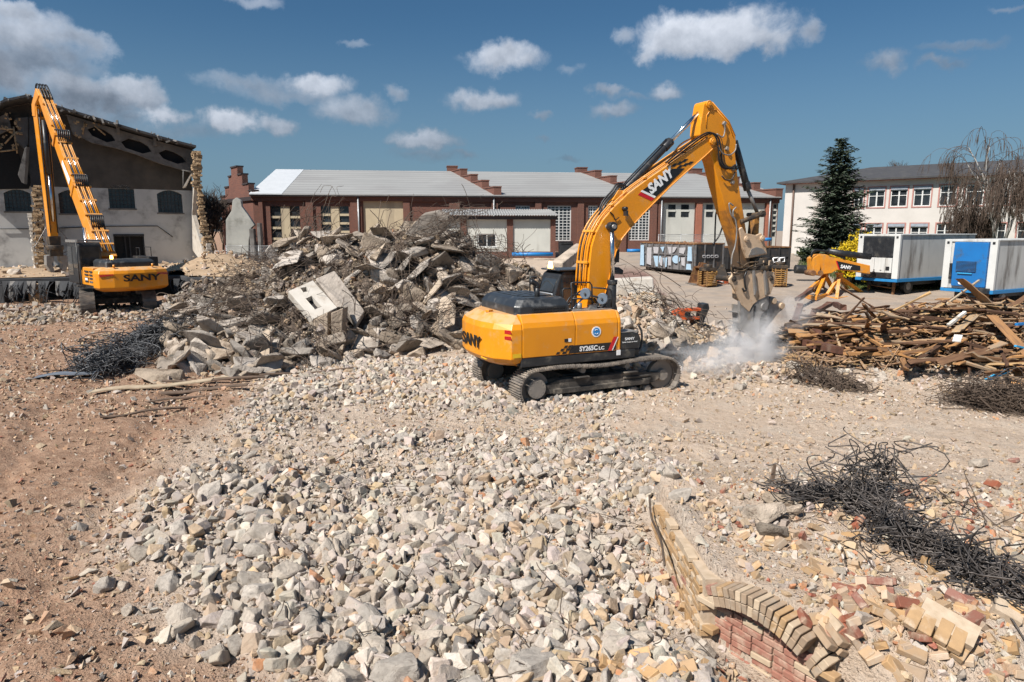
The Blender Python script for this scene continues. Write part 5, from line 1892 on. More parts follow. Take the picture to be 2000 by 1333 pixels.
mb.prism([(.05, .37, 1.6), (.75, .37, 1.6), (.62, .37, 2.35), (.25, .37, 2.35)], (0, .08, 0))
mb.build('boom_bracket', M['black'], ex, .02)
mb = MB()
mb.cyl((.46, -.52, 2.2), (.46, .52, 2.2), .10, n=16)
mb.build('boom_pin', M['grey_steel'], ex)
UPP = BOOM[1:14]
for k, (yy, mat) in enumerate([(-.20, 'yellow'), (-.11, 'yellow'), (-.02, 'rubber'), (.08, 'yellow'), (.18, 'rubber'), (.25, 'yellow')]):
 pts = []
 for i, (px, py) in enumerate(UPP):
  p = L1(px, py, YN)
  q_ = L1(*(UPP[min(i + 1, len(UPP) - 1)]), YN)
  r_ = L1(*(UPP[max(i - 1, 0)]), YN)
  t = (q_ - r_).normalized()
  nn = Vector((-t.z, 0, t.x))
  pts.append(Vector((p.x, yy, p.z)) + nn * (.05 + .015 * (k % 2)))
 mb = MB()
 mb.tube(smooth_path(pts, 3), .025 if mat == 'yellow' else .022, 7)
 mb.build('pipe' if mat == 'yellow' else 'hose', M[mat], boom)
for i in (2, 4, 6, 8, 10, 12):
 mb = MB()
 p = L1(*BOOM[i], YN)
 q_ = L1(*BOOM[i + 1], YN)
 t = (q_ - p).normalized()
 rot = Matrix.Rotation(-math.atan2(t.z, t.x), 3, 'Y')
 nn = Vector((-t.z, 0, t.x))
 mb.box(Vector((p.x, 0, p.z)) + nn * .06, (.07, .56, .06), rot)
 mb.build('pipe_clamp', M['yellow'], boom, .008)
for off, yy in ((0, -.1), (6, .0), (-5, .1), (3, .18)):
 mb = MB()
 mb.tube(smooth_path([L1(px + off * .5, py + off * .6, yy) for px, py in [(1170, 420), (1180, 396), (1196, 378), (1206, 364), (1216, 362), (1226, 366), (1236, 372)]], 5), .024, 7)
 mb.build('hose', M['rubber'], boom)
for off, yy in ((0, -.33), (5, -.28), (9, -.2)):
 mb = MB()
 mb.tube(smooth_path([L1(px + off, py + off * .3, yy) for px, py in [(1300, 318), (1330, 294), (1365, 268), (1385, 259), (1398, 268), (1403, 290), (1405, 312), (1414, 326), (1428, 328), (1436, 322)]], 5), .024, 7)
 mb.build('hose', M['rubber'], boom)
mb = MB()
mb.tube(smooth_path([L1(px, py, -.30) for px, py in [(1400, 262), (1412, 268), (1416, 252), (1413, 240)]], 5), .02, 7)
mb.tube(smooth_path([L1(px, py, -.33) for px, py in [(1402, 286), (1412, 300), (1426, 303), (1436, 294), (1438, 282)]], 5), .02, 7)
mb.build('hose', M['grey_steel'], boom)
mb = MB()
mb.tube(smooth_path([L1(px, py, .1) for px, py in [(1275, 338), (1310, 305), (1330, 282), (1352, 270), (1375, 262)]], 5), .022, 7)
mb.build('pipe', M['yellow'], boom)
for yy in (-.52, .52):
 a, b, c = L1(1193, 652, -.52), L1(1196, 547, -.52), L1(1195, 443, -.52)
 for p in (a, b, c):
  p.y = yy
 mb = MB()
 mb.cyl(a, b, .115, n=20)
 mb.cyl(b - (b - a).normalized() * .12, b, .135, n=20)
 cylo = mb.build('boom_cylinder', M['black'], ex, .01)
 mb = MB()
 mb.cyl(b, c, .062, n=18)
 mb.build('cylinder_rod', M['chrome'], cylo)
 mb = MB()
 mb.cyl((c.x, yy - .09, c.z), (c.x, yy + .09, c.z), .125, n=20)
 mb.build('cylinder_eye', M['black'], cylo, .01)
mb = MB()
c = L1(1195, 443, -.52)
mb.cyl((c.x, -.66, c.z), (c.x, .66, c.z), .055, n=14)
mb.build('boom_pin', M['grey_steel'], ex)
mb = MB()   # black guard in front of the foot
mb.prism([L1(px, py, -.62) for px, py in [(1180, 640), (1176, 600), (1181, 585), (1200, 583), (1206, 600), (1209, 640)]], (0, .5, 0))
mb.build('front_guard', M['black'], ex, .03)
a, b, c = L1(1213, 378, 0), L1(1309, 277, 0), L1(1380, 206, 0)
mb = MB()
mb.cyl(a, b, .105, n=20)
d = (b - a).normalized()
mb.cyl(b - d * .28, b + d * .02, .125, n=20)
ac = mb.build('arm_cylinder', M['black'], ex, .01)
mb = MB()
mb.cyl(b, c, .06, n=18)
mb.build('cylinder_rod', M['chrome'], ac)
mb = MB()
mb.tube(smooth_path([a.lerp(b, t) + Vector((-.10, -.06, .13)) for t in (.05, .3, .6, .95)], 4), .018, 6)
mb.build('hose', M['rubber'], ac)
mb = MB()
for yy in (-.14, .08):
 mb.prism([L1(px, py, yy) for px, py in [(1196, 392), (1208, 372), (1218, 372), (1226, 382), (1224, 386)]], (0, .06, 0))
mb.cyl((a.x, -.2, a.z), (a.x, .2, a.z), .06, n=14)
mb.build('cylinder_bracket', M['yellow'], boom, .01)
YS = -.22
ARM = [(1375, 204), (1380, 198), (1386, 197), (1394, 202), (1424, 237), (1437, 266), (1438, 282), (1436, 300), (1441, 345), (1447, 385), (1453, 420), (1458, 455), (1464, 500), (1466, 524), (1450, 524), (1441, 480), (1431, 448), (1418, 412), (1405, 366), (1393, 318), (1382, 288), (1367, 264), (1368, 246), (1373, 216)]
mb = MB()
mb.prism([L1(px, py, YS) for px, py in ARM], (0, .44, 0))
nt_ = NT('arm_paint')
co_ = nt_.coord()
sz_ = nt_.n('ShaderNodeSeparateXYZ')
nt_.l(co_, sz_.inputs[0])
f_ = nt_.ramp(nt_.math('ADD', nt_.math('MULTIPLY', sz_.outputs[2], -1.0), nt_.math('MULTIPLY', nt_.noise(co_, 3.0, 5, .65), 2.4)), -4.2, -2.2)
cl_ = nt_.mix(f_, nt_.mix(nt_.ramp(nt_.noise(co_, 1.5, 4), .3, .7), PAINT, (0.70, 0.25, 0.006)), (0.11, 0.065, 0.035))
nt_.bsdf(cl_, nt_.ramp(f_, 0, 1, .38, .85), 0, None, None, .2)
arm = mb.build('arm', nt_.mat, ex, .02)
for (px, py) in ((1384, 204), (1387, 277)):
 mb = MB()
 c = L1(px, py, YS)
 mb.cyl((c.x, YS - .05 if py < 250 else -.36, c.z), (c.x, .28 if py < 250 else .36, c.z), .10, n=18)
 mb.cyl((c.x, YS - .07 if py < 250 else -.38, c.z), (c.x, .30, c.z), .05, n=12)
 mb.build('arm_pin', M['yellow'], arm, .01)
mb = MB()
for pts in ([(1379, 250), (1380, 226), (1388, 214), (1400, 216)], [(1400, 216), (1424, 244), (1432, 268)], [(1391, 200), (1424, 238), (1436, 266)]):
 mb.tube([L1(px, py, YS) + Vector((0, -.004, 0)) for px, py in pts], .014, 5)
mb.build('weld_seam', M['yellow'], arm)
for px, py in ((1413, 242), (1430, 330), (1418, 291), (1429, 357)):
 c = L1(px, py, YS)
 mb = MB()
 mb.box(c + Vector((0, -.035, 0)), (.09, .09, .1), Matrix.Rotation(.4, 3, 'Y'))
 mb.build('hose_clamp', M['grey_steel'], arm, .01)
for pts, mat in (([(1403, 300), (1406, 322), (1416, 330), (1426, 329), (1435, 324), (1440, 332)], 'rubber'), ([(1410, 344), (1418, 352), (1430, 350), (1436, 336)], 'dark_steel'),
     ([(1432, 402), (1424, 398), (1428, 420), (1436, 430), (1439, 452), (1436, 480), (1430, 500), (1428, 520)], 'grey_steel'),
     ([(1438, 405), (1432, 412), (1432, 424)], 'grey_steel')):
 mb = MB()
 mb.tube(smooth_path([L1(px, py, YS - .07) for px, py in pts], 5), .022, 7)
 mb.build('hose', M[mat], arm)
for pts in ([(1415, 398), (1400, 412), (1397, 440), (1396, 470), (1394, 482)], [(1424, 400), (1415, 430), (1405, 460), (1392, 478)]):
 mb = MB()
 mb.tube(smooth_path([L1(px, py, .26) for px, py in pts], 6), .024, 7)
 mb.build('hose', M['rubber'], arm)
a, b, c = L1(1434, 276, 0), L1(1460, 370, 0), L1(1479, 416, 0)
mb = MB()
mb.cyl(a, b, .10, n=20)
d = (b - a).normalized()
mb.cyl(b - d * .22, b + d * .02, .118, n=20)
bc = mb.build('crusher_cylinder', M['black'], ex, .01)
mb = MB()
mb.cyl(b, c, .055, n=16)
mb.build('cylinder_rod', M['grey_steel'], bc)
mb = MB()
for yy in (-.24, .17):
 A_, B2 = L1(1446, 434, yy), L1(1489, 418, yy)
 mb.tube([A_, B2], .075, 8)
 mb.cyl((B2.x, yy - .06, B2.z), (B2.x, yy + .06, B2.z), .10, n=14)
mb.cyl(L1(1488, 419, -.30), Vector((L1(1488, 419, -.30).x, .28, L1(1488, 419, -.30).z)), .06, n=12)
mb.build('link_lever', M['dark_steel'], ex, .01)
mb = MB()
mb.prism([L1(px, py, -.1) for px, py in [(1474, 424), (1484, 424), (1482, 466), (1470, 466)]], (0, .24, 0))
mb.build('link_rod', M['yellow_mud'], ex, .02)
mb = MB()
for yy in (-.30, .20):
 mb.prism([L1(px, py, yy) for px, py in [(1444, 448), (1450, 444), (1456, 456), (1478, 460), (1487, 456), (1492, 464), (1498, 496), (1459, 505), (1452, 486)]], (0, .09, 0))
mb.prism([L1(px, py, -.2) for px, py in [(1455, 490), (1497, 482), (1499, 497), (1459, 506)]], (0, .42, 0))
cb = mb.build('crusher_bracket', M['beige_steel'], ex, .012)
mb = MB()
mb.prism([L1(px, py, -.315) for px, py in [(1462, 500), (1468, 487), (1478, 483), (1490, 486), (1497, 495)]], (0, .014, 0))
mb.build('crusher_plate', M['grey_steel'], ex, .004)
for px, py in ((1457, 467), (1488, 466)):
 mb = MB()
 c = L1(px, py, -.3)
 mb.cyl((c.x, -.36, c.z), (c.x, .34, c.z), .085, n=18)
 mb.cyl((c.x, -.375, c.z), (c.x, .3, c.z), .045, n=12)
 mb.build('crusher_pin', M['beige_steel'], ex, .008)
mb = MB()
a, b = L1(1480, 503, 0), L1(1479, 530, 0)
mb.cyl(a, b, .34, n=26)
mb.cyl(L1(1479, 518, 0), L1(1479, 526, 0), .42, n=26)
mb.build('rotator', M['dark_steel'], ex, .012)
mb = MB()
for k in range(10):
 t = 2 * math.pi * k / 10
 p = a.lerp(b, .2)
 q_ = a.lerp(b, .8)
 dv = Vector((math.cos(t) * .37, math.sin(t) * .37, 0))
 mb.box((p + q_) / 2 + dv, (.03, .03, (p - q_).length), Matrix.Rotation(t, 3, 'Z'))
mb.build('rotator_rib', M['beige_steel'], ex, .005)
for pts in ([(1432, 520), (1446, 524), (1462, 514), (1482, 512)], [(1434, 528), (1450, 530), (1468, 520), (1490, 516)], [(1440, 512), (1452, 520), (1470, 524), (1496, 512)], [(1428, 516), (1430, 532), (1440, 536), (1456, 528)]):
 mb = MB()
 mb.tube(smooth_path([L1(px, py, -.36) for px, py in pts], 5), .024, 7)
 mb.build('hose', M['dark_steel'], ex)
K = lambda zx, zy: (1400 + zx * .27, 380 + zy * .27)
mb = MB()
plate = [K(*p) for p in [(92, 612), (118, 578), (160, 558), (215, 552), (350, 546), (405, 562), (424, 590), (415, 640), (392, 720), (352, 745), (300, 768), (262, 800), (236, 850), (180, 800), (150, 730), (118, 668), (96, 640)]]
mb.prism([L1(px, py, -.33) for px, py in plate], (0, .07, 0))
mb.prism([L1(px, py, .26) for px, py in plate], (0, .07, 0))
mb.prism([L1(px, py, -.26) for px, py in [K(*p) for p in [(190, 570), (385, 570), (372, 720), (250, 790), (200, 760)]]], (0, .52, 0))
fr = mb.build('crusher_frame', M['beige_steel'], ex, .014)
mb = MB()
for zx in (270, 350):
 mb.prism([L1(*K(*p), -.40) for p in [(zx - 6, 552), (zx + 6, 552), (zx + 22, 690), (zx + 8, 730)]], (0, .07, 0))
mb.build('crusher_rib', M['grey_steel'], fr, .006)
for zx, zy, rr in ((392, 607, .08), (122, 612, .085)):
 mb = MB()
 c = L1(*K(zx, zy), -.33)
 mb.cyl((c.x, -.365, c.z), (c.x, .36, c.z), rr, n=18)
 mb.cyl((c.x, -.38, c.z), (c.x, .3, c.z), rr * .5, n=12)
 mb.build('crusher_pin', M['dark_steel'], fr, .008)
mb = MB()
mb.tube(smooth_path([L1(*K(zx, zy), -.38) for zx, zy in [(215, 560), (200, 600), (205, 660), (212, 690), (198, 700), (186, 680)]], 5), .03, 8)
mb.build('hose', M['rubber'], fr)
mb = MB()
jaw = [K(*p) for p in [(165, 770), (225, 800), (240, 850), (300, 752), (350, 718), (378, 735), (380, 790), (362, 840), (328, 864), (312, 900), (306, 980), (296, 1030), (262, 1040), (232, 1020), (190, 990), (172, 930), (166, 850)]]
mb.prism([L1(px, py, -.31) for px, py in jaw], (0, .09, 0))
mb.prism([L1(px, py, .20) for px, py in jaw], (0, .09, 0))
mb.prism([L1(*K(*p), -.22) for p in [(175, 800), (230, 840), (235, 1010), (190, 985)]], (0, .42, 0))
for zy in (850, 920, 975):
 mb.prism([L1(*K(*p), -.24) for p in [(160, zy), (236, zy + 16), (236, zy + 26), (160, zy + 10)]], (0, .46, 0))
fj = mb.build('fixed_jaw', M['grey_steel'], ex, .012)
mb = MB()
mb.prism([L1(*K(*p), -.325) for p in [(300, 756), (344, 722), (350, 730), (308, 768)]], (0, .012, 0))
mb.prism([L1(*K(*p), -.325) for p in [(268, 810), (282, 804), (276, 880), (262, 930)]], (0, .012, 0))
mb.build('jaw_slot', M['black'], fj)
mb = MB()
for zx, zy, rr in ((338, 812, .12),):
 c = L1(*K(zx, zy), -.31)
 mb.cyl((c.x, -.36, c.z), (c.x, .33, c.z), rr, n=22)
mb.build('jaw_pin', M['grey_steel'], fj, .01)
mb = MB()
for k in range(6):
 p = L1(*K(312 - k * 3, 880 + k * 24), 0)
 mb.prism([p + Vector((0, -.26, .04)), p + Vector((.09, -.26, 0)), p + Vector((0, -.26, -.04))], (0, .5, 0))
mb.build('jaw_tooth', M['dark_steel'], fj)
mb = MB()
mj = [K(*p) for p in [(384, 752), (402, 738), (428, 748), (442, 778), (470, 776), (490, 790), (492, 822), (474, 838), (448, 856), (392, 930), (338, 996), (312, 1006), (318, 968), (344, 930), (366, 880), (378, 830)]]
mb.prism([L1(px, py, -.20) for px, py in mj], (0, .40, 0))
mvj = mb.build('moving_jaw', M['grey_steel'], ex, .02)
for zx, zy, rr in ((465, 806, .10), (408, 772, .09)):
 mb = MB()
 c = L1(*K(zx, zy), -.2)
 mb.cyl((c.x, -.27, c.z), (c.x, .27, c.z), rr, n=20)
 mb.build('jaw_pin', M['beige_steel'], mvj, .01)
X2 = (-21.3, 36.7, -0.05)
H2 = math.atan2(7.2, -7.6)          # heading of the boom
hr = thing('excavator', 'tall high reach demolition excavator seen from behind before the ruined hall', 'excavator', X2, H2)
L2 = Local(X2, H2)
m2 = L2.m
S2 = 1.17
undercarriage(hr, R(122) - H2, 2.1, 2.75, .65, .50)
def lw(p):
 return L2.i @ p
def ring2(ins, z, x1=-2.2):
 pts = [(x1, -1.66), (-3.0, -1.62), (-3.25, -1.0), (-3.36, -.4), (-3.36, .4), (-3.25, 1.0), (-3.0, 1.62), (x1, 1.66)]
 return [(x + ins if x < x1 else x, y - ins * (1 if y > 0 else -1) * (abs(y) / 1.66), z) for x, y in pts]
mb = MB()
mb.loft([ring2(.3, 1.22), ring2(.08, 1.32), ring2(0, 1.42), ring2(0, 2.12), ring2(.06, 2.28), ring2(.35, 2.42)])
cw2 = mb.build('counterweight', M['yellow'], hr, .03)
text_obj('lettering', 'SANY', M['black_letter'], cw2, (-3.372, .62, 1.72), (0, -1, 0), (0, 0, 1), .34, 1.75, .012, .03)
mb = MB()
for sy in (1, -1):
 mb.prism([(-3.25, sy * 1.02, 2.05), (-3.03, sy * 1.58, 1.98), (-3.03, sy * 1.58, 2.08), (-3.25, sy * 1.02, 2.10)], (-.03, sy * .012, 0))
mb.build('lamp_slot', M['lens_red'], hr)
mb = MB()
for y in (-.9, .9):
 mb.cyl((-3.0, y, 2.40), (-3.0, y, 2.56), .05, n=10)
mb.build('lifting_eye', M['yellow'], hr)
mb = MB()
mb.b2((-2.19, -1.6, 1.35), (1.0, 1.6, 1.62))
mb.b2((-2.19, -1.2, 1.62), (.9, 1.2, 2.2))
mb.build('revolving_frame', M['black'], hr, .02)
mb = MB()
mb.prism([(-2.18, 1.64, 1.5), (-.35, 1.64, 1.5), (-.35, 1.64, 2.2), (-.5, 1.6, 2.38), (-2.18, 1.6, 2.38)], (0, -.55, 0))
sd2 = mb.build('side_door', M['yellow'], hr, .02)
mb = MB()
for k in range(4):
 for x in (-1.9, -1.15):
  mb.box((x, 1.645, 1.68 + k * .17), (.55, .02, .085))
mb.build('side_grille', M['hoodblack'], sd2, .006)
mb = MB()
mb.box((-1.15, 1.652, 1.80), (.4, .012, .12))
mb.build('number_plate', M['white_letter'], sd2)
mb = MB()
mb.prism([(-2.18, -1.64, 1.5), (1.2, -1.64, 1.5), (1.2, -1.64, 2.2), (1.1, -1.6, 2.38), (-2.18, -1.6, 2.38)], (0, .55, 0))
mb.build('side_door', M['yellow'], hr, .02)
mb = MB()
mb.loft([[(-2.75, -1.1, 2.36), (-.6, -1.1, 2.36), (-.6, 1.15, 2.36), (-2.75, 1.15, 2.36)], [(-2.75, -1.1, 2.66), (-.6, -1.1, 2.66), (-.6, 1.15, 2.66), (-2.75, 1.15, 2.66)], [(-2.62, -1.0, 2.78), (-.7, -1.0, 2.78), (-.7, 1.05, 2.78), (-2.62, 1.05, 2.78)]])
mb.build('engine_hood', M['hoodblack'], hr, .03)
mb = MB()
mb.b2((-1.9, -1.58, 2.39), (.6, -1.15, 2.86))
mb.tube([(-1.2, -1.5, 2.86), (-1.2, -1.5, 3.35), (-.3, -1.5, 3.35), (-.3, -1.5, 2.86)], .025, 6)
mb.tube([(-.1, -1.3, 2.86), (-.1, -1.3, 3.3), (.4, -1.3, 3.3), (.4, -1.3, 2.86)], .025, 6)
mb.build('tank_box', M['black'], hr, .02)
mb = MB()
mb.prism([(-.3, .62, 1.5), (-.3, .62, 3.5), (-.15, .62, 3.62), (1.55, .62, 3.62), (1.75, .62, 3.4), (1.95, .62, 2.5), (1.95, .62, 1.5)], (0, 1.05, 0))
cab2 = mb.build('cab', M['black'], hr, .05)
mb = MB()
mb.b2((-.315, .74, 2.3), (-.3, 1.56, 3.4))
mb.prism([(-.1, 1.672, 2.3), (.75, 1.672, 2.3), (.75, 1.672, 3.45), (-.1, 1.672, 3.45)], (0, .01, 0))
mb.prism([(.9, 1.672, 1.9), (1.75, 1.672, 1.9), (1.75, 1.672, 2.6), (1.6, 1.672, 3.4), (.9, 1.672, 3.4)], (0, .01, 0))
mb.build('cab_window', M['glass'], cab2)
mb = MB()
for y in np.linspace(.66, 1.64, 7):
 mb.b2((-.35, y - .02, 3.70), (1.75, y + .02, 3.74))
for x in (-.35, 1.75):
 mb.b2((x - .03, .6, 3.68), (x + .03, 1.7, 3.76))
for y in (.62, 1.68):
 mb.b2((-.38, y - .03, 3.62), (1.78, y + .03, 3.76))
mb.build('roof_guard', M['grey_steel'], cab2, .006)
mb = MB()
mb.tube([(-.45, 1.78, 1.4), (-.45, 1.78, 3.75)], .03, 6)
mb.box((-.5, 1.85, 1.45), (.9, .35, .05))
mb.build('side_step', M['black'], hr)
mb = MB()
mb.cyl((-.9, .35, 2.78), (-.9, .35, 2.95), .08, .06, n=12)
mb.build('beacon', M['amber'], hr)
bA = lw(at_y(222, 512, m2.translation.y + .9))
bA.y = 0
bT_w = at_y(104, 186, 44.2)
bT = lw(bT_w)
bT.y = 0
def box_beam(a, b, w0, h0, w1, h1, name, mat, parent, bev=.02):
 d = (b - a).normalized()
 n_ = Vector((-d.z, 0, d.x))
 rings = []
 for p, w_, h_ in ((a, w0, h0), (b, w1, h1)):
  rings.append([p + Vector((0, -w_ / 2, 0)) - n_ * h_ / 2, p + Vector((0, w_ / 2, 0)) - n_ * h_ / 2, p + Vector((0, w_ / 2, 0)) + n_ * h_ / 2, p + Vector((0, -w_ / 2, 0)) + n_ * h_ / 2])
 mb = MB()
 mb.loft(rings)
 return mb.build(name, mat, parent, bev), d, n_
A = bA
k1 = A.lerp(bT, .40)
b1, d1, n1 = box_beam(A, k1, .80, .95, .75, 1.0, 'boom', M['yellow'], hr)
b2_, d1, n1 = box_beam(k1 + d1 * .003, bT, .74, .92, .55, .55, 'boom_extension', M['yellow'], hr)
for k in range(7):
 y = -.30 + k * .10
 for (t0, t1) in ((.02, .17), (.19, .40), (.42, .66), (.70, .97)):
  mb = MB()
  off = .56 if t0 < .4 else .52
  off2 = off if t1 < .42 else (.52 - (.52 - .33) * (t1 - .42) / .58)
  p, q_ = A.lerp(bT, t0), A.lerp(bT, t1)
  sc0 = 1 - .25 * t0
  sc1 = 1 - .25 * t1
  mb.tube([p + Vector((0, y * sc0, 0)) + n1 * off, q_ + Vector((0, y * sc1, 0)) + n1 * off2], .034, 6)
  mb.build('pipe', M['yellow'] if (k + int(t0 * 10)) % 3 else M['chrome'], b1 if t0 < .4 else b2_)
 for tm in (.18, .41, .68):
  mb = MB()
  p = A.lerp(bT, tm)
  mb.tube(smooth_path([p - d1 * .45 + Vector((0, y, 0)) + n1 * .55, p - d1 * .15 + Vector((0, y + .03, 0)) + n1 * .80, p + d1 * .2 + Vector((0, y - .02, 0)) + n1 * .82, p + d1 * .55 + Vector((0, y, 0)) + n1 * .50], 4), .04, 6)
  mb.build('hose', M['rubber'], b1 if tm < .4 else b2_)
rot = Matrix.Rotation(-math.atan2(d1.z, d1.x), 3, 'Y')
for t in (.06, .13, .22, .30, .38, .45, .55, .65, .76, .9):
 mb = MB()
 p = A.lerp(bT, t)
 mb.box(p + n1 * (.54 if t < .4 else .50 - .18 * (t - .4) / .6), (.12, .86 if t < .4 else .74, .11), rot)
 mb.build('pipe_clamp', M['yellow'], b1 if t < .4 else b2_, .01)
for t in (.40, .70):
 mb = MB()
 p = A.lerp(bT, t)
 mb.box(p, (.22, .90 - .15 * t, 1.08 - .3 * t), rot)
 mb.build('flange', M['yellow_old'], b2_, .01)
p = A.lerp(bT, .50)
mb = MB()
mb.prism([p + Vector((0, .385, 0)) + d1 * a_ + n1 * c_ for a_, c_ in ((-.8, -.18), (.8, -.12), (.8, .2), (-.8, .25))], (0, .012, 0))
dec = mb.build('decal', M['white_letter'], b2_)
p = A.lerp(bT, .62)
mb = MB()
for y in (-.25, -.1, .05, .2):
 mb.tube(smooth_path([A.lerp(bT, .93) + Vector((0, y, 0)) + n1 * .42, bT + Vector((0, y, .45)) + d1 * .1, bT + Vector((.55, y, .35)) + d1 * .1, bT + Vector((.75, y, -.5)), bT + Vector((.5, y, -1.3))], 5), .05, 7)
mb.build('hose', M['rubber'], b2_)
mb = MB()
p = A.lerp(bT, .20)
mb.cyl((A.x + 1.6, .45, 1.7), p + Vector((0, .45, 0)) - n1 * .2, .09, n=14)
mb.build('boom_cylinder', M['chrome'], hr)
hT = lw(at_y(92, 212, 44.8))
hT.y = 0
hB = lw(at_y(104, 468, 44.6))
hB.y = 0
mb = MB()
mb.prism([bT + Vector((-.4, -.34, -.2)), bT + Vector((.15, -.34, .3)), hT + Vector((.45, -.34, .2)), hT + Vector((.55, -.34, -.5)), hT + Vector((-.1, -.34, -.6)), hT + Vector((-.35, -.34, .1))], (0, .68, 0))
mb.build('boom_head', M['yellow'], hr, .03)
st, ds, ns = box_beam(hT, hB, .62, .95, .45, .60, 'dipper', M['yellow'], hr)
mb = MB()
mb.cyl(hT.lerp(hB, .1) + ns * -.55, hT.lerp(hB, .5) + ns * -.50, .13, n=14)
cy = mb.build('dipper_cylinder', M['black'], st)
mb = MB()
mb.cyl(hT.lerp(hB, .5) + ns * -.50, hT.lerp(hB, .86) + ns * -.40, .07, n=12)
mb.build('cylinder_rod', M['chrome'], cy)
mb = MB()
for y in (-.2, .2):
 mb.tube([hT.lerp(hB, t) + Vector((0, y, 0)) - ns * (.52 - .15 * t) for t in (.02, .3, .6, .95)], .035, 6)
mb.build('pipe', M['rubber'], st)
q1, q2, q3 = hB, lw(at_y(108, 490, 44.6)), lw(at_y(112, 530, 44.5))
q2.y = q3.y = 0
mb = MB()
mb.box(hB + Vector((0, 0, -.2)), (.7, .6, .8), taper=1.1)
mb.cyl(q2 + Vector((0, 0, .35)), q2 + Vector((0, 0, .05)), .52, n=18)
mb.box(q2 + Vector((0, 0, -.15)), (.8, .75, .4))
cr2 = mb.build('crusher_head', M['dark_steel'], hr, .03)
for y, nm in ((.30, 'fixed_jaw'), (-.30, 'moving_jaw')):
 mb = MB()
 s = 1 if y > 0 else -1
 prof = [(0, .0), (.42 * s, -.1), (.46 * s, -.7), (.30 * s, -1.1), (-.02 * s, -1.45), (.06 * s, -1.0), (.14 * s, -.6), (.0, -.45)]
 mb.prism([q2 + Vector((-.3, y * .5 + py_ * 1.0, pz - .2)) for py_, pz in prof], (.6, 0, 0))
 mb.build(nm, M['grey_steel'], cr2, .03)
for s in (-1, 1):
 mb = MB()
 mb.tube(smooth_path([hT.lerp(hB, .9) + Vector((0, s * .3, 0)), hB + Vector((0, s * .95, -.3)), q2 + Vector((0, s * 1.1, .2)), q2 + Vector((0, s * .4, -.2))], 6), .03, 6)
 mb.build('hose', M['grey_steel'], cr2)
class Facade:
 """vertical plane through A along direction ang; pixel -> (along, height) in the thing's own frame"""
 def __init__(self, A, ang):
  self.A = Vector(A)
  self.ang = ang
  self.m = frame_of(A, ang)
  self.i = self.m.inverted()
  self.n = self.m.to_3x3() @ Vector((0, 1, 0))
 def __call__(self, px, py, off=0.0):
  p = self.i @ at_plane(px, py, self.m @ Vector((0, off, 0)), self.n)
  return p.x, p.z
 def root(self, name, label, cat):
  return thing(name, label, cat, self.A, self.ang)
def T0(u, w_, d):
 return Vector((u, d, w_))
M['hall_brick'] = brickmat('hall_red_brick', (0.155, 0.052, 0.032), (0.105, 0.036, 0.025), (0.15, 0.105, 0.085), .26, .085, .012, .45, .5, (0.07, 0.035, 0.028), .4)
M['hall_brick_bright'] = brickmat('bright_red_brick', (0.36, 0.10, 0.05), (0.30, 0.085, 0.045), (0.26, 0.17, 0.13), .26, .085, .012, .3, .5, (0.16, 0.06, 0.04), .4)
M['panel_beige'] = weathered('beige_render', (0.50, 0.42, 0.285), (0.44, 0.365, 0.25), .6, .9, dirt=(.33, .27, .19), damt=.3, dscale=.6, bump=.15, bscale=10, streak=True)
M['panel_grey'] = weathered('grey_white_render', (0.52, 0.52, 0.475), (0.46, 0.46, 0.42), .6, .9, dirt=(.36, .35, .31), damt=.3, dscale=.6, bump=.12, bscale=10, streak=True)
M['fascia'] = plain('dark_fascia', (0.035, 0.025, 0.025), .7)
M['white_frame'] = plain('white_window_frame', (0.62, 0.62, 0.60), .5, var=.1)
n = NT('weathered_sheet_roof')
co = n.coord()
st = n.noise(n.scalev(co, (.12, 3.2, 3.2)), 1.0, 5, .65)
lines = n.n('ShaderNodeTexWave', wave_type='BANDS', bands_direction='Z')
lines.inputs['Scale'].default_value = .95
lines.inputs['Distortion'].default_value = .5
n.l(co, lines.inputs['Vector'])
sx = n.n('ShaderNodeSeparateXYZ')
n.l(co, sx.inputs[0])
patch = n.noise(co, .16, 4)
c = n.mix(n.ramp(st, .35, .7), (0.345, 0.345, 0.335), (0.26, 0.26, 0.255))
c = n.mix(n.ramp(patch, .45, .65, 0, .7), c, (0.27, 0.265, 0.26))
c = n.mix(n.ramp(lines.outputs['Fac'], .0, .22, .45, 0), c, (0.16, 0.155, 0.15))
n.bsdf(c, .6, .15, n.bump(lines.outputs['Fac'], .4, .05))
M['roof_sheet'] = n.mat
M['roof_new'] = plain('pale_new_roof_sheet', (0.54, 0.56, 0.58), .5, .1, var=.06, scale=1)
M['roof_dark'] = weathered('dark_slate_roof', (0.055, 0.055, 0.06), (0.04, 0.04, 0.043), 3, .8, dirt=(.085, .08, .075), damt=.4, dscale=1.5, bump=.4, bscale=8)
M['zinc'] = plain('zinc_pipe', (0.35, 0.36, 0.37), .45, .5)
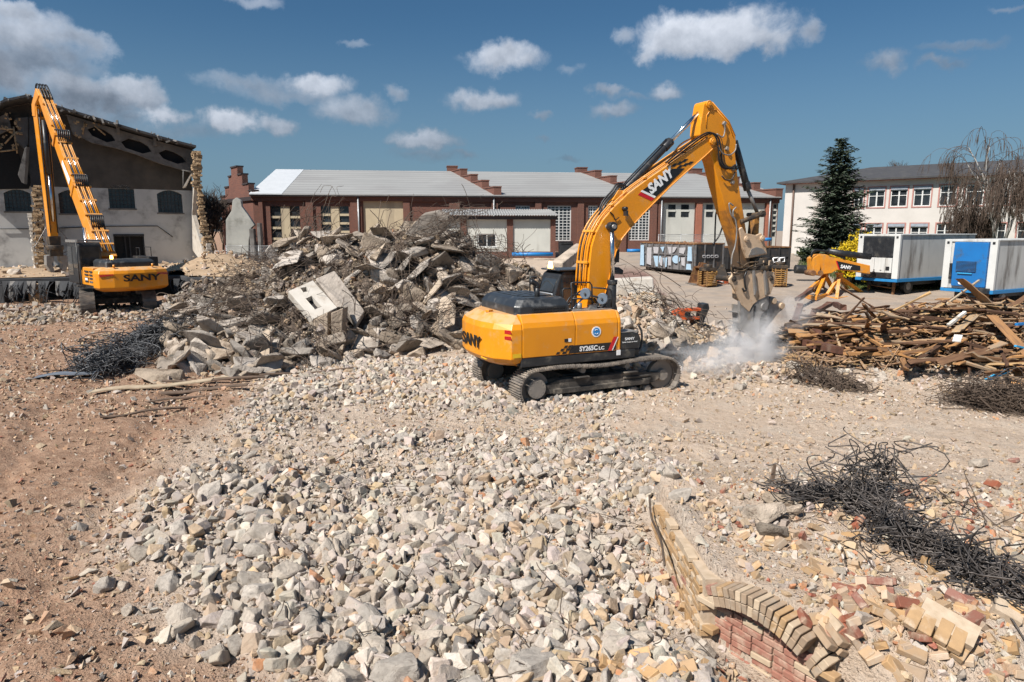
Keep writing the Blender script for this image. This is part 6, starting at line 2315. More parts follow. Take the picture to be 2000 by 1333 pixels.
def grid_window(fc, root, x0, x1, y0, y1, cols, rows, off, fr=None, bar=.06, mid=False, name='window'):
 """pixel rectangle -> glazed window with frame and bars, off = depth of the glass"""
 a, zt = fc((x0), y0)
 b, _ = fc(x1, y0)
 _, zb = fc(x0, y1)
 mb = MB()
 mb.b2((a, off, zb), (b, off + .05, zt))
 gl = mb.build(name, M['glass'], root)
 mb = MB()
 t = bar
 d0, d1 = off - .05, off - .002
 mb.b2((a, d0, zb), (a + t, d1, zt))
 mb.b2((b - t, d0, zb), (b, d1, zt))
 mb.b2((a + t, d0, zb), (b - t, d1, zb + t))
 mb.b2((a + t, d0, zt - t), (b - t, d1, zt))
 for i in range(1, cols):
  x = a + (b - a) * i / cols
  w_ = t * .6 * (2 if mid and i == cols // 2 else 1)
  mb.b2((x - w_ / 2, d0 + .01, zb + t), (x + w_ / 2, d1, zt - t))
 for i in range(1, rows):
  z = zb + (zt - zb) * i / rows
  mb.b2((a + t, d0 + .015, z - t * .3), (b - t, d1 - .004, z + t * .3))
 mb.build('window_frame', fr or M['white_frame'], gl)
 return gl
HA = (-26.8, 72.0, 1.6)
hang = math.atan2(7.0, 57.6)
FH = Facade(HA, hang)
hall = FH.root('brick_hall', 'long red brick industrial hall with a pale sheet roof and stepped gables', 'hall')
xe, _ = FH(1521, 386)
_, zE = FH(800, 383)
_, zF = FH(800, 394)
holes = []
rects = []
def frect(x0, x1, y0, y1):
 a, zt = FH(x0, y0)
 b, _ = FH(x1, y0)
 _, zb = FH(x0, y1)
 return a, b, zb, zt
W_LOUV = [(527, 585, 403, 488), (626, 681, 403, 470)]
P_BEIGE = [(709, 787, 393, 470)]
W_GRID = [(1069, 1116, 402, 471, 6, 12), (1007, 1035, 402, 425, 5, 4), (1149, 1168, 402, 470, 4, 12), (1229, 1270, 405, 470, 6, 12)]
P_GREY = [(1296, 1358, 390, 483), (1373, 1428, 390, 483), (1442, 1495, 390, 484), (1508, 1520, 390, 486)]
for r_ in W_LOUV + P_BEIGE + [w_[:4] for w_ in W_GRID] + P_GREY:
 rects.append(frect(*r_[:4]))
hol = [[(a, zb), (b, zb), (b, zt), (a, zt)] for a, b, zb, zt in rects]
mb = MB()
mb.holed([(0, -.5), (xe, -.5), (xe, zE), (0, zE)], hol, T0, .45)
mb.b2((0.0, .45, -.5), (xe, .5, zE - .02))
mb.build('wall', M['hall_brick'], hall)
for x0, x1, bright in [(505, 513, 0), (597, 611, 0), (684, 699, 0), (787, 800, 0), (877, 898, 0), (960, 972, 0), (1045, 1057, 0), (1128, 1140, 0), (1214, 1224, 0), (1273, 1283, 0), (1286, 1294, 0), (1360, 1371, 1), (1430, 1440, 1), (1497, 1507, 1)]:
 a, b, zb, zt = frect(x0, x1, 395, 494)
 mb = MB()
 mb.b2((a, -.22, -.5), (b, -.003, zF))
 mb.build('pilaster', M['hall_brick_bright' if bright else 'hall_brick'], hall)
mb = MB()
mb.b2((-.1, -.26, zF + .003), (xe, -.004, zF + .45))
mb.build('cornice', M['hall_brick'], hall)
mb = MB()
mb.b2((-.2, -.55, zF + .455), (xe, .6, zE + .12))
mb.build('fascia', M['fascia'], hall)
for (x0, x1, y0, y1) in W_LOUV:
 a, b, zb, zt = frect(x0, x1, y0, y1)
 t = (b - a) / 3
 mb = MB()
 mb.b2((a + t * 1.05, .12, zb), (b - t * 1.05, .3, zt))
 mb.build('panel', M['panel_beige'], hall)
 for s, e in ((a, a + t), (b - t, b)):
  mb = MB()
  mb.b2((s, .3, zb), (e, .34, zt))
  wn = mb.build('window', M['glass'], hall)
  for k in range(1, 4):
   mb = MB()
   z = zb + (zt - zb) * k / 4
   mb.b2((s, .14, z - .12), (e, .29, z + .12))
   mb.build('louvre', M['panel_beige'], wn)
 mb = MB()
 mb.b2((a - .1, -.08, zb - .14), (b + .1, .1, zb - .003))
 mb.build('sill', M['panel_grey'], hall)
for (x0, x1, y0, y1) in P_BEIGE:
 a, b, zb, zt = frect(x0, x1, y0, y1)
 mb = MB()
 mb.b2((a, .10, zb), (b, .4, zt))
 mb.build('panel', M['panel_beige'], hall)
for (x0, x1, y0, y1, c, r_) in W_GRID:
 grid_window(FH, hall, x0, x1, y0, y1, c, r_, .2, bar=.11, mid=True)
for (x0, x1, y0, y1) in P_GREY:
 a, b, zb, zt = frect(x0, x1, y0, y1)
 mb = MB()
 mb.b2((a, .08, zb), (b, .4, zt))
 mb.build('panel', M['panel_grey'], hall)
for (x0, x1) in [(1306, 1320), (1331, 1346), (1380, 1393), (1404, 1417), (1512, 1517)]:
 a, b, zb, zt = frect(x0, x1, 400, 424 if x0 < 1500 else 462)
 mb = MB()
 mb.b2((a, .05, zb), (b, .076, zt))
 wn = mb.build('window', M['glass'], hall)
 for z in ([(zb + zt) / 2] if x0 < 1500 else np.linspace(zb, zt, 7)[1:-1]):
  mb = MB()
  mb.b2((a, .0, z - .11), (b, .048, z + .11))
  mb.build('louvre', M['panel_grey'], wn)
for px in (700, 964, 1291, 1502):
 x, _ = FH(px, 395)
 mb = MB()
 mb.cyl((x, -.34, -.3), (x, -.34, zF + .4), .09, n=10)
 mb.build('downpipe', M['zinc'], hall)
zr = zE + .1
xr0, _ = FH(500, 377)
rise, depth = 0, 13.0
ridge_pt = FH.i @ at_plane(800, 334, FH.m @ Vector((0, depth, 0)), FH.n)
zR = ridge_pt.z
mb = MB()
mb.prism([(2.6, -.6, zr + .004), (2.6, depth, zR), (2.6, depth + 13, zr), (2.6, depth + 13, zr - .25), (2.6, depth, zR - .25), (2.6, -.6, zr - .1)], (xe - 2.6, 0, 0))
mb.build('roof', M['roof_sheet'], hall)
xs, _ = FH(553, 377)
mb = MB()
mb.prism([(-.2, -.62, zr + .03), (-.2, depth, zR + .03), (-.2, depth, zR - .2), (-.2, -.62, zr - .08)], (xs + .2, 0, 0))
mb.build('roof_patch', M['roof_new'], hall)
for pxe, wd in ((971, .8), (1262, .8), (1518, .8)):
 x, _ = FH(pxe, 375)
 ns = 4
 sk_ = -.30
 steps, cops = MB(), MB()
 for k in range(ns):
  d0, d1_ = -.5 + (depth + .5) * k / ns, -.5 + (depth + .5) * (k + 1) / ns
  zt = zr + (zR - zr) * max(0, (k + .25)) / ns + .6
  xa, xb = x + sk_ * (d0 + .5), x + sk_ * (d1_ + .5)
  steps.prism([(xa - wd / 2, d0 + .002, zr - .3), (xa + wd / 2, d0 + .002, zr - .3), (xb + wd / 2, d1_, zr - .3), (xb - wd / 2, d1_, zr - .3)], (0, 0, zt - zr + .3))
  cops.prism([(xa - wd / 2 - .06, d0 - .05, zt + .003), (xa + wd / 2 + .06, d0 - .05, zt + .003), (xb + wd / 2 + .06, d1_ - .06, zt + .003), (xb - wd / 2 - .06, d1_ - .06, zt + .003)], (0, 0, .12))
 xb = x + sk_ * (depth + .5)
 steps.b2((xb - wd / 2 - .5, depth + .003, zr - .3), (xb + wd / 2, depth + 1.6, zR + .55))
 cops.b2((xb - wd / 2 - .56, depth - .05, zR + .553), (xb + wd / 2 + .06, depth + 1.7, zR + .68))
 fw = steps.build('fire_wall', M['hall_brick'], hall)
 cops.build('coping', M['hall_brick'], fw)
gd = Vector((-1, 1.3, 0)).normalized()
gw = 11.8
gl_w = FH.m @ Vector((0, 0, 0))
gi = FH.m.to_3x3().inverted()
gdl = gi @ gd
gn = Vector((-gdl.y, gdl.x, 0))
if (FH.m.to_3x3() @ gn).y < 0:
 gn = -gn
to3 = lambda u, w_, t: gdl * u + gn * t + Vector((0, 0, w_))
zc = zE
out = [(0.001, -.5), (gw, -.5), (gw, zc + .2), (gw * .84, zc + .2), (gw * .84, zc + 1.15), (gw * .70, zc + 1.15), (gw * .70, zc + 2.25), (gw * .60, zc + 2.25), (gw * .60, zc + 3.15), (gw * .40, zc + 3.15),
  (gw * .40, zc + 2.25), (gw * .27, zc + 2.25), (gw * .27, zc + 1.15), (gw * .1, zc + 1.15), (gw * .1, zc + .4), (.001, zc + .4)]
mb = MB()
mb.holed(out, [], to3, .6)
gab = mb.build('end_gable', M['hall_brick'], hall)
mb = MB()
for (u0, u1, z) in [(.84, 1.0, .2), (.70, .84, 1.15), (.60, .70, 2.25), (.40, .60, 3.15), (.27, .40, 2.25), (.1, .27, 1.15), (0.0, .1, .4)]:
 mb.prism([to3(gw * u0 + .03, zc + z + .003, -.1), to3(gw * u1 - .03, zc + z + .003, -.1), to3(gw * u1 - .03, zc + z + .003, .7), to3(gw * u0 + .03, zc + z + .003, .7)], (0, 0, .16))
mb.build('coping', M['fascia'], gab)
mb = MB()
mb.prism([to3(-.1, zc - .55, -.22), to3(gw, zc - .55, -.22), to3(gw, zc - .55, -.003), to3(-.1, zc - .55, -.003)], (0, 0, .4))
mb.build('cornice', M['fascia'], gab)
for x0, x1, y, lab in ((1000, 1080, 497, 'bright blue plastic pipe lying along the foot of the low annex'), (1225, 1252, 490, 'bright blue plastic pipe on the ground left of the graffiti skip'), (1405, 1432, 487, 'short bright blue pipe behind the skips'), (1489, 1506, 468, 'small blue box on the wall beside the crusher bracket')):
 Y = 62 if x0 < 1100 else 70
 a, b = at_y(x0, y, Y), at_y(x1, y, Y)
 mb = MB()
 mb.cyl(a, b, .17, n=10)
 tag(mb.build('plastic_pipe', M['blue_pipe']), lab, 'pipe')
x0_, y0_ = 0, 0
FA = Facade(at_z(858, 500, 1.5) if False else (-7.0, 65.0, 1.5), R(3.0))
an = FA.root('annex', 'low white rendered annex with a corrugated roof built against the brick hall', 'annex')
aw0, zT = FA(866, 429)
aw1, _ = FA(1084, 429)
_, zB = FA(900, 492)
mb = MB()
wnd = []
a, zt = FA(932, 457)
b, _ = FA(970, 457)
_, zb = FA(932, 484)
mb.holed([(aw0, zB), (aw1, zB), (aw1, zT), (aw0, zT)], [[(a, zb), (b, zb), (b, zt), (a, zt)]], T0, .4)
mb.b2((aw1 - .4, .4, zB), (aw1, 7.0, zT))
mb.build('wall', M['panel_grey'], an)
mb = MB()
mb.b2((aw0, -.05, -1), (aw1, .5, zB - .003))
mb.build('brick_base', M['hall_brick'], an)
for x0, x1 in ((899, 911), (990, 1002), (1075, 1085)):
 p0, _ = FA(x0, 440)
 p1, _ = FA(x1, 440)
 mb = MB()
 mb.b2((p0, -.14, -1), (p1, -.003 if x0 < 1070 else .6, zT))
 mb.build('pilaster', M['hall_brick'], an)
mb = MB()
mb.b2((aw0 - .3, -.45, zT + .003), (aw1 + .2, 7, zT + .32))
mb.build('fascia', M['fascia'], an)
mb = MB()
rings = []
nst = 180
top, bot = [], []
for i in range(nst + 1):
 x = aw0 - .4 + (aw1 - aw0 + .7) * i / nst
 dz = .045 * math.sin(i * math.pi / 2)
 top.append((x, zT + .40 + dz))
for (x, z), (x2, z2) in zip(top[:-1], top[1:]):
 mb.add([(x, -.7, z), (x2, -.7, z2), (x2, 7, z2 + .75), (x, 7, z + .75), (x, -.7, z - .05), (x2, -.7, z2 - .05)], [(0, 1, 2, 3), (4, 5, 1, 0)])
mb.build('roof', M['roof_sheet'], an)
grid_window(FA, an, 932, 970, 457, 484, 2, 1, .12, bar=.13)
mb = MB()
mb.b2((a - .1, -.08, zb - .12), (b + .1, .1, zb - .003))
mb.build('sill', M['panel_grey'], an)
for bx0, bx1, bh, lab in ((.4, 1.6, 1.6, 'taller dark bin standing at the right end of the low annex'), (1.75, 2.75, 1.1, 'lower dark bin standing right of the taller bin by the annex')):
 mb = MB()
 mb.box((aw1 + (bx0 + bx1) / 2, -.4, bh / 2 - .2), (bx1 - bx0, 1.1, bh + .3), taper=1.06)
 mb.box((aw1 + (bx0 + bx1) / 2, -.4, bh + .02), ((bx1 - bx0) * 1.1, 1.25, .09))
 mb.box((aw1 + (bx0 + bx1) / 2, -1.02, bh - .12), ((bx1 - bx0) * .9, .1, .08))
 ob = mb.build('waste_bin', M['black'], None, .03)
 tag(ob, lab, 'bin')
 ob.matrix_world = FA.m
FO = Facade((29.0, 74.0, 1.8), -math.atan2(10.0, 12.0))
M['office_wall'] = weathered('pale_office_render', (0.56, 0.525, 0.49), (0.50, 0.468, 0.435), .5, .9, dirt=(.48, .43, .38), damt=.3, dscale=.5, bump=.12, bscale=10, streak=True)
M['pink_trim'] = plain('pinkish_window_surround', (0.42, 0.20, 0.17), .8)
M['awning'] = weathered('faded_blue_shutter_box', (0.30, 0.33, 0.38), (0.22, 0.25, 0.29), 3, .7, bump=.1)
of = FO.root('office_building', 'two storey white office building with a dark hipped roof', 'building')
OL = 34.0
_, zEo = FO(1535, 361)
ups = [(1668, 1687), (1696, 1728), (1739, 1772), (1784, 1818), (1835, 1868), (1885, 1921), (1938, 1972), (1994, 2032)]
u_rects = []
_, zt1 = FO(1712, 366.5)
_, zb1 = FO(1712, 405)
_, zt2 = FO(1712, 437.5)
zb2 = zt2 - (zt1 - zb1)
for x0, x1 in ups:
 a, _ = FO(x0, 385)
 b, _ = FO(x1, 385)
 u_rects.append((a, b))
last = u_rects[-1][1]
while last + 3.2 < OL:
 u_rects.append((last + 1.2, last + 3.0))
 last += 3.0
hol = []
for a, b in u_rects:
 for zb, zt in ((zb1, zt1), (zb2, zt2)):
  hol.append([(a, zb), (b, zb), (b, zt), (a, zt)])
mb = MB()
mb.holed([(0, -1), (OL, -1), (OL, zEo), (0, zEo)], hol, T0, .4)
mb.b2((0, .4, -1), (.4, 12, zEo))
mb.b2((.41, 1.2, -1), (OL, 1.4, zEo - .05))
mb.build('wall', M['office_wall'], of)
for k, (a, b) in enumerate(u_rects):
 for row, (zb, zt) in enumerate(((zb1, zt1), (zb2, zt2))):
  mb = MB()
  mb.b2((a, .18, zb), (b, .24, zt))
  gl = mb.build('window', M['glass'], of)
  mb = MB()
  t = .09
  zs = zt - (.28 if k < 4 else .05)
  mb.b2((a, .10, zb), (a + t, .177, zs))
  mb.b2((b - t, .10, zb), (b, .177, zs))
  mb.b2((a + t, .10, zb), (b - t, .177, zb + t))
  mb.b2((a + t, .10, zs - t), (b - t, .177, zs))
  c = (a + b) / 2
  mb.b2((c - .06, .095, zb + t), (c + .06, .176, zs - t))
  z = zb + (zs - zb) * .66
  mb.b2((a + t, .105, z - .03), (c - .06, .175, z + .03))
  mb.b2((c + .06, .105, z - .03), (b - t, .175, z + .03))
  mb.build('window_frame', M['white_frame'], gl)
  mb = MB()
  mb.b2((a - .12, -.04, zb - .12), (b + .12, .1, zb - .003))
  mb.b2((a - .12, -.03, zb), (a - .002, .05, zt + .1))
  mb.b2((b + .002, -.03, zb), (b + .12, .05, zt + .1))
  mb.b2((a, -.03, zt + .002), (b, .05, zt + .1))
  mb.build('window_surround', M['pink_trim'], gl)
  if k < 4:
   mb = MB()
   mb.b2((a + .003, -.06, zs), (b - .003, .12, zt - .004))
   mb.build('shutter_box', M['awning'], gl)
mb = MB()
mb.b2((-.3, -.5, zEo + .003), (OL + .3, -.005, zEo + .2))
mb.build('eaves_board', M['pink_trim'], of)
_, zRo = FO(1700, 330)
rdg = 7.0
zq = (FO.i @ at_plane(1650, 330, FO.m @ Vector((0, rdg, 0)), FO.n)).z
mb = MB()
e0, e1 = zEo + .205, zq
V_ = [(-.7, -.8, e0), (OL + .7, -.8, e0), (OL + .7, 14.5, e0), (-.7, 14.5, e0), (6.5, rdg, e1), (OL + .7, rdg, e1)]
mb.add(V_, [(0, 1, 5, 4), (3, 4, 5, 2), (0, 4, 3), (0, 3, 2, 1), (1, 2, 5)])
mb.add([(x, y, z - .16) for x, y, z in V_[:4]] + V_[:4], [(0, 1, 5, 4), (1, 2, 6, 5), (2, 3, 7, 6), (3, 0, 4, 7)])
mb.build('roof', M['roof_dark'], of)
x, _ = FO(1549, 400)
mb = MB()
mb.cyl((x, -.12, -1), (x, -.12, zEo), .10, n=8)
mb.build('downpipe', plain('brown_downpipe', (0.12, 0.07, 0.05), .6), of)
mb = MB()
for k in range(4):
 mb.b2((2.0 + k * .35, -3.2 + k * .0, -1 + .0), (7.5, -1.2 - .003 * k, -.25 + .28 * k))
o = mb.build('stone_steps', M['panel_grey'])
o.matrix_world = FO.m
tag(o, 'low stone steps in front of the white office building', 'steps')
RA = Vector((-27.0, 59.0, 1.3))
RANG = R(32)
FR = Facade(RA, RANG)
M['ruin_white'] = weathered('stained_white_wall', (0.53, 0.525, 0.51), (0.43, 0.428, 0.42), .45, .92, dirt=(.20, .195, .19), damt=.45, dscale=.55, bump=.25, bscale=6)
M['ruin_brown'] = weathered('dark_brown_wall', (0.095, 0.082, 0.07), (0.06, 0.052, 0.045), .8, .95, dirt=(.11, .09, .07), damt=.4, dscale=.5, bump=.3, bscale=6)  # dark brown, softly mottled
M['ruin_conc'] = weathered('dark_grey_concrete', (0.185, 0.175, 0.165), (0.115, 0.108, 0.102), 1.0, .95, dirt=(.055, .05, .045), damt=.5, dscale=.8, bump=.4, bscale=5, bdist=.04)  # dark grey with darker blotches
M['ruin_dark'] = weathered('dark_grey_plaster', (0.05, 0.052, 0.056), (0.03, 0.031, 0.034), 1.0, .95, bump=.3, bscale=5)  # very dark grey, slightly mottled
M['painted_void'] = plain('unlit_interior', (0.012, 0.012, 0.013), .95)  # near-black colour painted as the shade inside openings
M['pier_brick'] = weathered('broken_brick_edge', (0.46, 0.33, 0.20), (0.34, 0.23, 0.13), 3.5, .95, dirt=(.13, .085, .05), damt=.55, dscale=5, bump=1.0, bscale=7, bdist=.08)
ru = FR.root('ruined_hall', 'half demolished hall with a torn roof and dark upper wall on the left', 'ruin')
Z = lambda zx, zy, off=0.0: FR(zx * .375, 150 + zy * .375, off)
wins = [(15, 155, 585, 700), (300, 440, 588, 712), (560, 695, 560, 685), (815, 945, 590, 708)]
hol = []
def arch_poly(x0, x1, y0, y1):
 (a, zt), (b, _), (_, zb) = Z(x0, y0), Z(x1, y0), Z(x0, y1)
 pts = [(a, zb), (b, zb)]
 rise = (zt - zb) * .18
 for k in range(9):
  t = k / 8
  pts.append((b + (a - b) * t, zt - rise + rise * (1 - (2 * t - 1) ** 2)))
 return pts
for w_ in wins:
 hol.append(arch_poly(*w_))
door = [Z(590, 832), Z(750, 832)]
da, db = door[0][0], door[1][0]
zd = door[0][1]
hol.append([(da, .0), (db, .0), (db, zd), (da, zd)])
_, zsplit = Z(600, 583)
xl = -32.0
mb = MB()
mb.holed([(xl, -1.2), (0, -1.2), (0, zsplit), (xl, zsplit)], hol, T0, .5)
mb.build('lower_wall', M['ruin_white'], ru)
for w_, pl in zip(wins, hol):
 mb = MB()
 mb.prism([(x, .34, z) for x, z in pl], (0, .04, 0))
 gl = mb.build('window', M['glass'], ru)
 xs_ = [p[0] for p in pl]
 zs_ = [p[1] for p in pl]
 a, b, zb, zt = min(xs_), max(xs_), min(zs_), max(zs_)
 mb = MB()
 for i in range(0, 8):
  x = a + (b - a) * i / 7
  tt = (x - a) / (b - a)
  top_ = zt - (zt - zb) * .18 * (2 * tt - 1) ** 2
  mb.b2((x - .022, .27, zb), (x + .022, .337, top_))
 for i in range(0, 6):
  z = zb + (zt - zb) * .82 * i / 5
  mb.b2((a, .275, z - .022), (b, .335, z + .022))
 mb.build('window_bars', M['ruin_dark'], gl)
 mb = MB()
 mb.b2((a - .1, -.06, zb - .12), (b + .1, .2, zb - .003))
 mb.build('sill', M['ruin_conc'], gl)
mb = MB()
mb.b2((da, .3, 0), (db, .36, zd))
dr = mb.build('door', M['painted_void'], ru)
mb = MB()
for x in (da, da + (db - da) * .35, da + (db - da) * .5, db - .1):
 mb.b2((x, .2, 0), (x + .1, .297, zd))
mb.b2((da, -.06, zd + .003), (db, .2, zd + .18))
mb.build('door_frame', M['ruin_dark'], dr)
ROOF = [(-420, 330), (-150, 215), (0, 160), (40, 140), (145, 118), (225, 145), (345, 185), (500, 230), (700, 290), (900, 345), (1000, 370)]
rl = [Z(*p) for p in ROOF]
mb = MB()
outer = [(xl, zsplit + .003), (0, zsplit + .003)] + [(min(x, 0), z - .25) for x, z in reversed(rl)]
outer = [p for p in outer if p[0] >= xl - 1e-6]
mb.holed([(xl, zsplit + .003), (0, zsplit + .003)] + [(max(min(x, 0), xl), z - .3) for x, z in reversed(rl)], [], T0, .5)
mb.build('upper_wall', M['ruin_brown'], ru)
GO = -1.2
ZG = lambda zx, zy: Z(zx, zy, GO)
topl = [ZG(x, y + 12) for x, y in [(345, 185), (500, 230), (700, 290), (900, 345), (1010, 374)]]
botl = [ZG(x, y) for x, y in [(1010, 505), (900, 472), (830, 452), (700, 402), (600, 372), (480, 345), (430, 320), (380, 300)]]
hl = []
for (x0, x1, yl, yr, h) in [(455, 602, 252, 312, 62), (630, 790, 318, 368, 62), (825, 970, 376, 424, 58)]:
 ym = lambda t: yl + (yr - yl) * t
 hl.append([ZG(x0, ym(0) + h * .35), ZG(x0 + 25, ym(.15) + h * .75), ZG(x1 - 45, ym(.7) + h * .78), ZG(x1, ym(1) + h * .35), ZG(x1 - 20, ym(.85)), ZG(x1 - 60, ym(.6) - h * .18), ZG(x0 + 40, ym(.2) - h * .10)])
mb = MB()
mb.holed(topl + botl, hl, lambda u, w_, d: Vector((u, GO + d, w_)), .4)
mb.build('girder', M['ruin_conc'], ru)
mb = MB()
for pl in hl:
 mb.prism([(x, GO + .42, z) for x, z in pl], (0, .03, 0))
mb.build('girder_hole_shade', M['painted_void'], ru)  # sheets coloured as the shade seen through the girder openings
mb = MB()
for zx, zy in ((612, 262), (805, 328)):
 x, z = ZG(zx, zy)
 mb.box((x, GO - .12, z), (.28, .22, 1.0), taper=.6)
mb.build('girder_stub', M['ruin_conc'], ru, .03)
mb = MB()
rings = []
pts = rl
for (x0, z0), (x1, z1) in zip(pts[:-1], pts[1:]):
 x1 = min(x1, .35)
 f0 = -2.6 + .5 * math.sin(x0 * 2.1)
 mb.add([(x0, -2.4, z0 - .05), (x1, -2.4, z1 - .05), (x1, 12, z1 - .05), (x0, 12, z0 - .05), (x0, -2.4, z0 - .22), (x1, -2.4, z1 - .22), (x1, 12, z1 - .22), (x0, 12, z0 - .22)],
   [(0, 1, 2, 3), (7, 6, 5, 4), (4, 5, 1, 0), (2, 6, 7, 3)] + ([(1, 5, 6, 2)] if x1 > -.5 else []))
mb.build('roof', M['roof_dark'], ru)
mb = MB()
r_ = random.Random(3)
for i in range(70):
 t = r_.random()
 k = int(t * (len(pts) - 1))
 f = t * (len(pts) - 1) - k
 x = pts[k][0] + (pts[k + 1][0] - pts[k][0]) * f
 z = pts[k][1] + (pts[k + 1][1] - pts[k][1]) * f
 s = r_.uniform(.1, .38)
 mb.box((min(x, .2), -2.45 + r_.uniform(-.1, .3), z - r_.uniform(.0, .3)), (s, s * .7, s * .35), Matrix.Rotation(r_.uniform(0, 3), 3, 'Y') @ Matrix.Rotation(r_.uniform(0, 3), 3, 'Z'))
mb.build('torn_edge', M['ruin_conc'], ru)
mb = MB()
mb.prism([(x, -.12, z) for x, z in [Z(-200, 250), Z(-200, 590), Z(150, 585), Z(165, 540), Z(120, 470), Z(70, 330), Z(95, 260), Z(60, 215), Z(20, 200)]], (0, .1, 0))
mb.build('painted_void', M['painted_void'], ru)  # dark sheet coloured as the unlit hollow behind the torn wall
mb = MB()
mb.prism([(x, -.9, z) for x, z in [Z(80, 215, -.9), Z(148, 210, -.9), Z(148, 350, -.9), Z(128, 380, -.9), Z(70, 320, -.9), Z(95, 280, -.9)]], (0, .3, 0))
mb.prism([(x, -1.0, z) for x, z in [Z(-60, 230, -1), Z(40, 190, -1), Z(60, 270, -1), Z(0, 300, -1), Z(-80, 300, -1)]], (0, .3, 0))
mb.build('torn_wall', M['ruin_conc'], ru, .03)
mb = MB()
mb.prism([(x, -1.3, z) for x, z in [Z(150, 210, -1.3), Z(226, 205, -1.3), Z(232, 430, -1.3), Z(225, 560, -1.3), Z(160, 575, -1.3), Z(152, 420, -1.3)]], (0, 1.0, 0))
mb.build('hanging_curtain', M['ruin_dark'], ru, .05)
mb = MB()
mb.prism([(x, -2.0, z) for x, z in [Z(92, 510, -2), Z(128, 372, -2), Z(140, 365, -2), Z(128, 560, -2), Z(112, 552, -2)]], (.15, .4, 0))
mb.build('hanging_slab', M['ruin_conc'], ru, .03)
mb = MB()
for i in range(44):
 zx, zy = r_.uniform(-40, 110), r_.uniform(180, 420)
 if r_.random() < .3:
  zx, zy = r_.uniform(380, 520), r_.uniform(230, 330)
 x, z = Z(zx, zy, -1.3)
 s = r_.uniform(.06, .24)
 mb.box((x, -1.3 + r_.uniform(-.3, .2), z), (s, s * .8, s * .5), Matrix.Rotation(r_.uniform(0, 3), 3, 'Y') @ Matrix.Rotation(r_.uniform(0, 3), 3, 'X'))
for (p, q_) in [((0, 270), (70, 275)), ((25, 350), (80, 290)), ((0, 390), (90, 380)), ((70, 260), (90, 400)), ((490, 255), (550, 305)), ((440, 235), (430, 300))]:
 (x0, z0), (x1, z1) = Z(*p, -1.4), Z(*q_, -1.4)
 mb.tube([(x0, -1.4, z0), (x1, -1.4, z1)], .06, 5)
mb.build('torn_lump', M['pier_brick'], ru)
def rough_column(poly, off, thick, name, seed, mat, parent, amp=.09):
 r = random.Random(seed)
 (xa, za), (xb, zb), (xc, zc_), (xd, zd_) = [Z(*p, off) for p in poly]   # bottom l, bottom r, top r, top l
 mb = MB()
 nz = max(4, int(abs(zd_ - za) / .15))
 for i in range(nz):
  t = (i + .5) / nz
  l, rr_ = xa + (xd - xa) * t, xb + (xc - xb) * t
  z = za + (zd_ - za) * t
  l += r.uniform(-amp, amp) * 1.2
  rr_ += r.uniform(-amp, amp) * 1.2
  k = max(1, int((rr_ - l) / .32))
  for j in range(k):
   u0, u1 = l + (rr_ - l) * j / k, l + (rr_ - l) * (j + 1) / k
   dy = r.uniform(-amp, amp) * 1.3
   h_ = abs(zd_ - za) / nz
   mb.box(((u0 + u1) / 2, off + thick / 2 + dy, z + r.uniform(-.02, .02)), ((u1 - u0) * r.uniform(.86, 1.03), thick, h_ * r.uniform(.8, 1.1)), Matrix.Rotation(r.gauss(0, .07), 3, 'Y') @ Matrix.Rotation(r.gauss(0, .1), 3, 'Z'))
 return mb.build(name, mat, parent)
rough_column([(186, 1000), (236, 1000), (214, 562), (166, 565)], -3.2, .8, 'pier', 11, M['pier_brick'], ru)
mb = MB()
mb.prism([(x, -3.0, z) for x, z in [Z(238, 1000, -3), Z(262, 1000, -3), Z(244, 575, -3), Z(217, 575, -3)]], (.15, 2.4, 0))
mb.build('pier_plaster', M['ruin_white'], ru, .02)
rough_column([(178, 1000), (186, 1000), (168, 705), (143, 712)], -3.0, .6, 'pier_flake', 12, M['plaster'], ru, .03)
SO = -4.6
mb = MB()
a_, b_ = Z(1000, 950, 0), Z(1035, 1000, SO)
p_ = lambda zx, zy, off: Vector((Z(zx, zy, off)[0], off, Z(zx, zy, off)[1]))
mb.prism([p_(1008, 385, -.1), p_(1012, 385, -2.6), p_(1012, 560, -2.8), p_(1000, 720, -2.9), p_(1046, 880, -4.2), p_(1076, 1000, -5.2), p_(1003, 905, -.1)], (.35, .1, 0))
mb.build('cross_wall', M['plaster'], ru, .02)
rough_column([(1078, 1010), (1142, 1010), (1110, 840), (1052, 830)], -4.9, .6, 'broken_edge', 13, M['pier_brick'], ru, .13)
rough_column([(1046, 835), (1090, 845), (1050, 580), (1030, 580)], -3.6, .6, 'broken_edge', 14, M['pier_brick'], ru, .10)
rough_column([(1006, 590), (1052, 590), (1048, 385), (1006, 385)], -2.9, .6, 'broken_edge', 15, M['pier_brick'], ru, .09)
rough_column([(1090, 1000), (1124, 1000), (1098, 870), (1072, 868)], -5.3, .3, 'pier_flake', 16, M['plaster'], ru, .05)
mb = MB()
mb.prism([p_(950, 580, -2.5), p_(965, 575, -2.5), p_(1003, 500, -2.5), p_(985, 520, -2.5)], (.1, .4, 0))
mb.build('hanging_slab', M['plaster'], ru)
mb = MB()
mb.tube([p_(948, 488, -2.4), p_(1000, 495, -2.4), p_(985, 530, -2.4), p_(952, 575, -2.4), p_(955, 490, -2.4)], .05, 5)
mb.build('steel_frame', M['ruin_conc'], ru)
mb = MB()
mb.tube([p_(0, 793, -.1), p_(230, 792, -.1), p_(560, 780, -.1), p_(820, 778, -.1), p_(900, 835, -.1)], .035, 5)
mb.build('wall_pipe', M['ruin_dark'], ru)
fs = thing('floor_slab', 'broken ground floor slab over a dark cellar in front of the ruined hall', 'floor slab', (-30, 42, 0))
fo = Vector((-30, 42, 0))
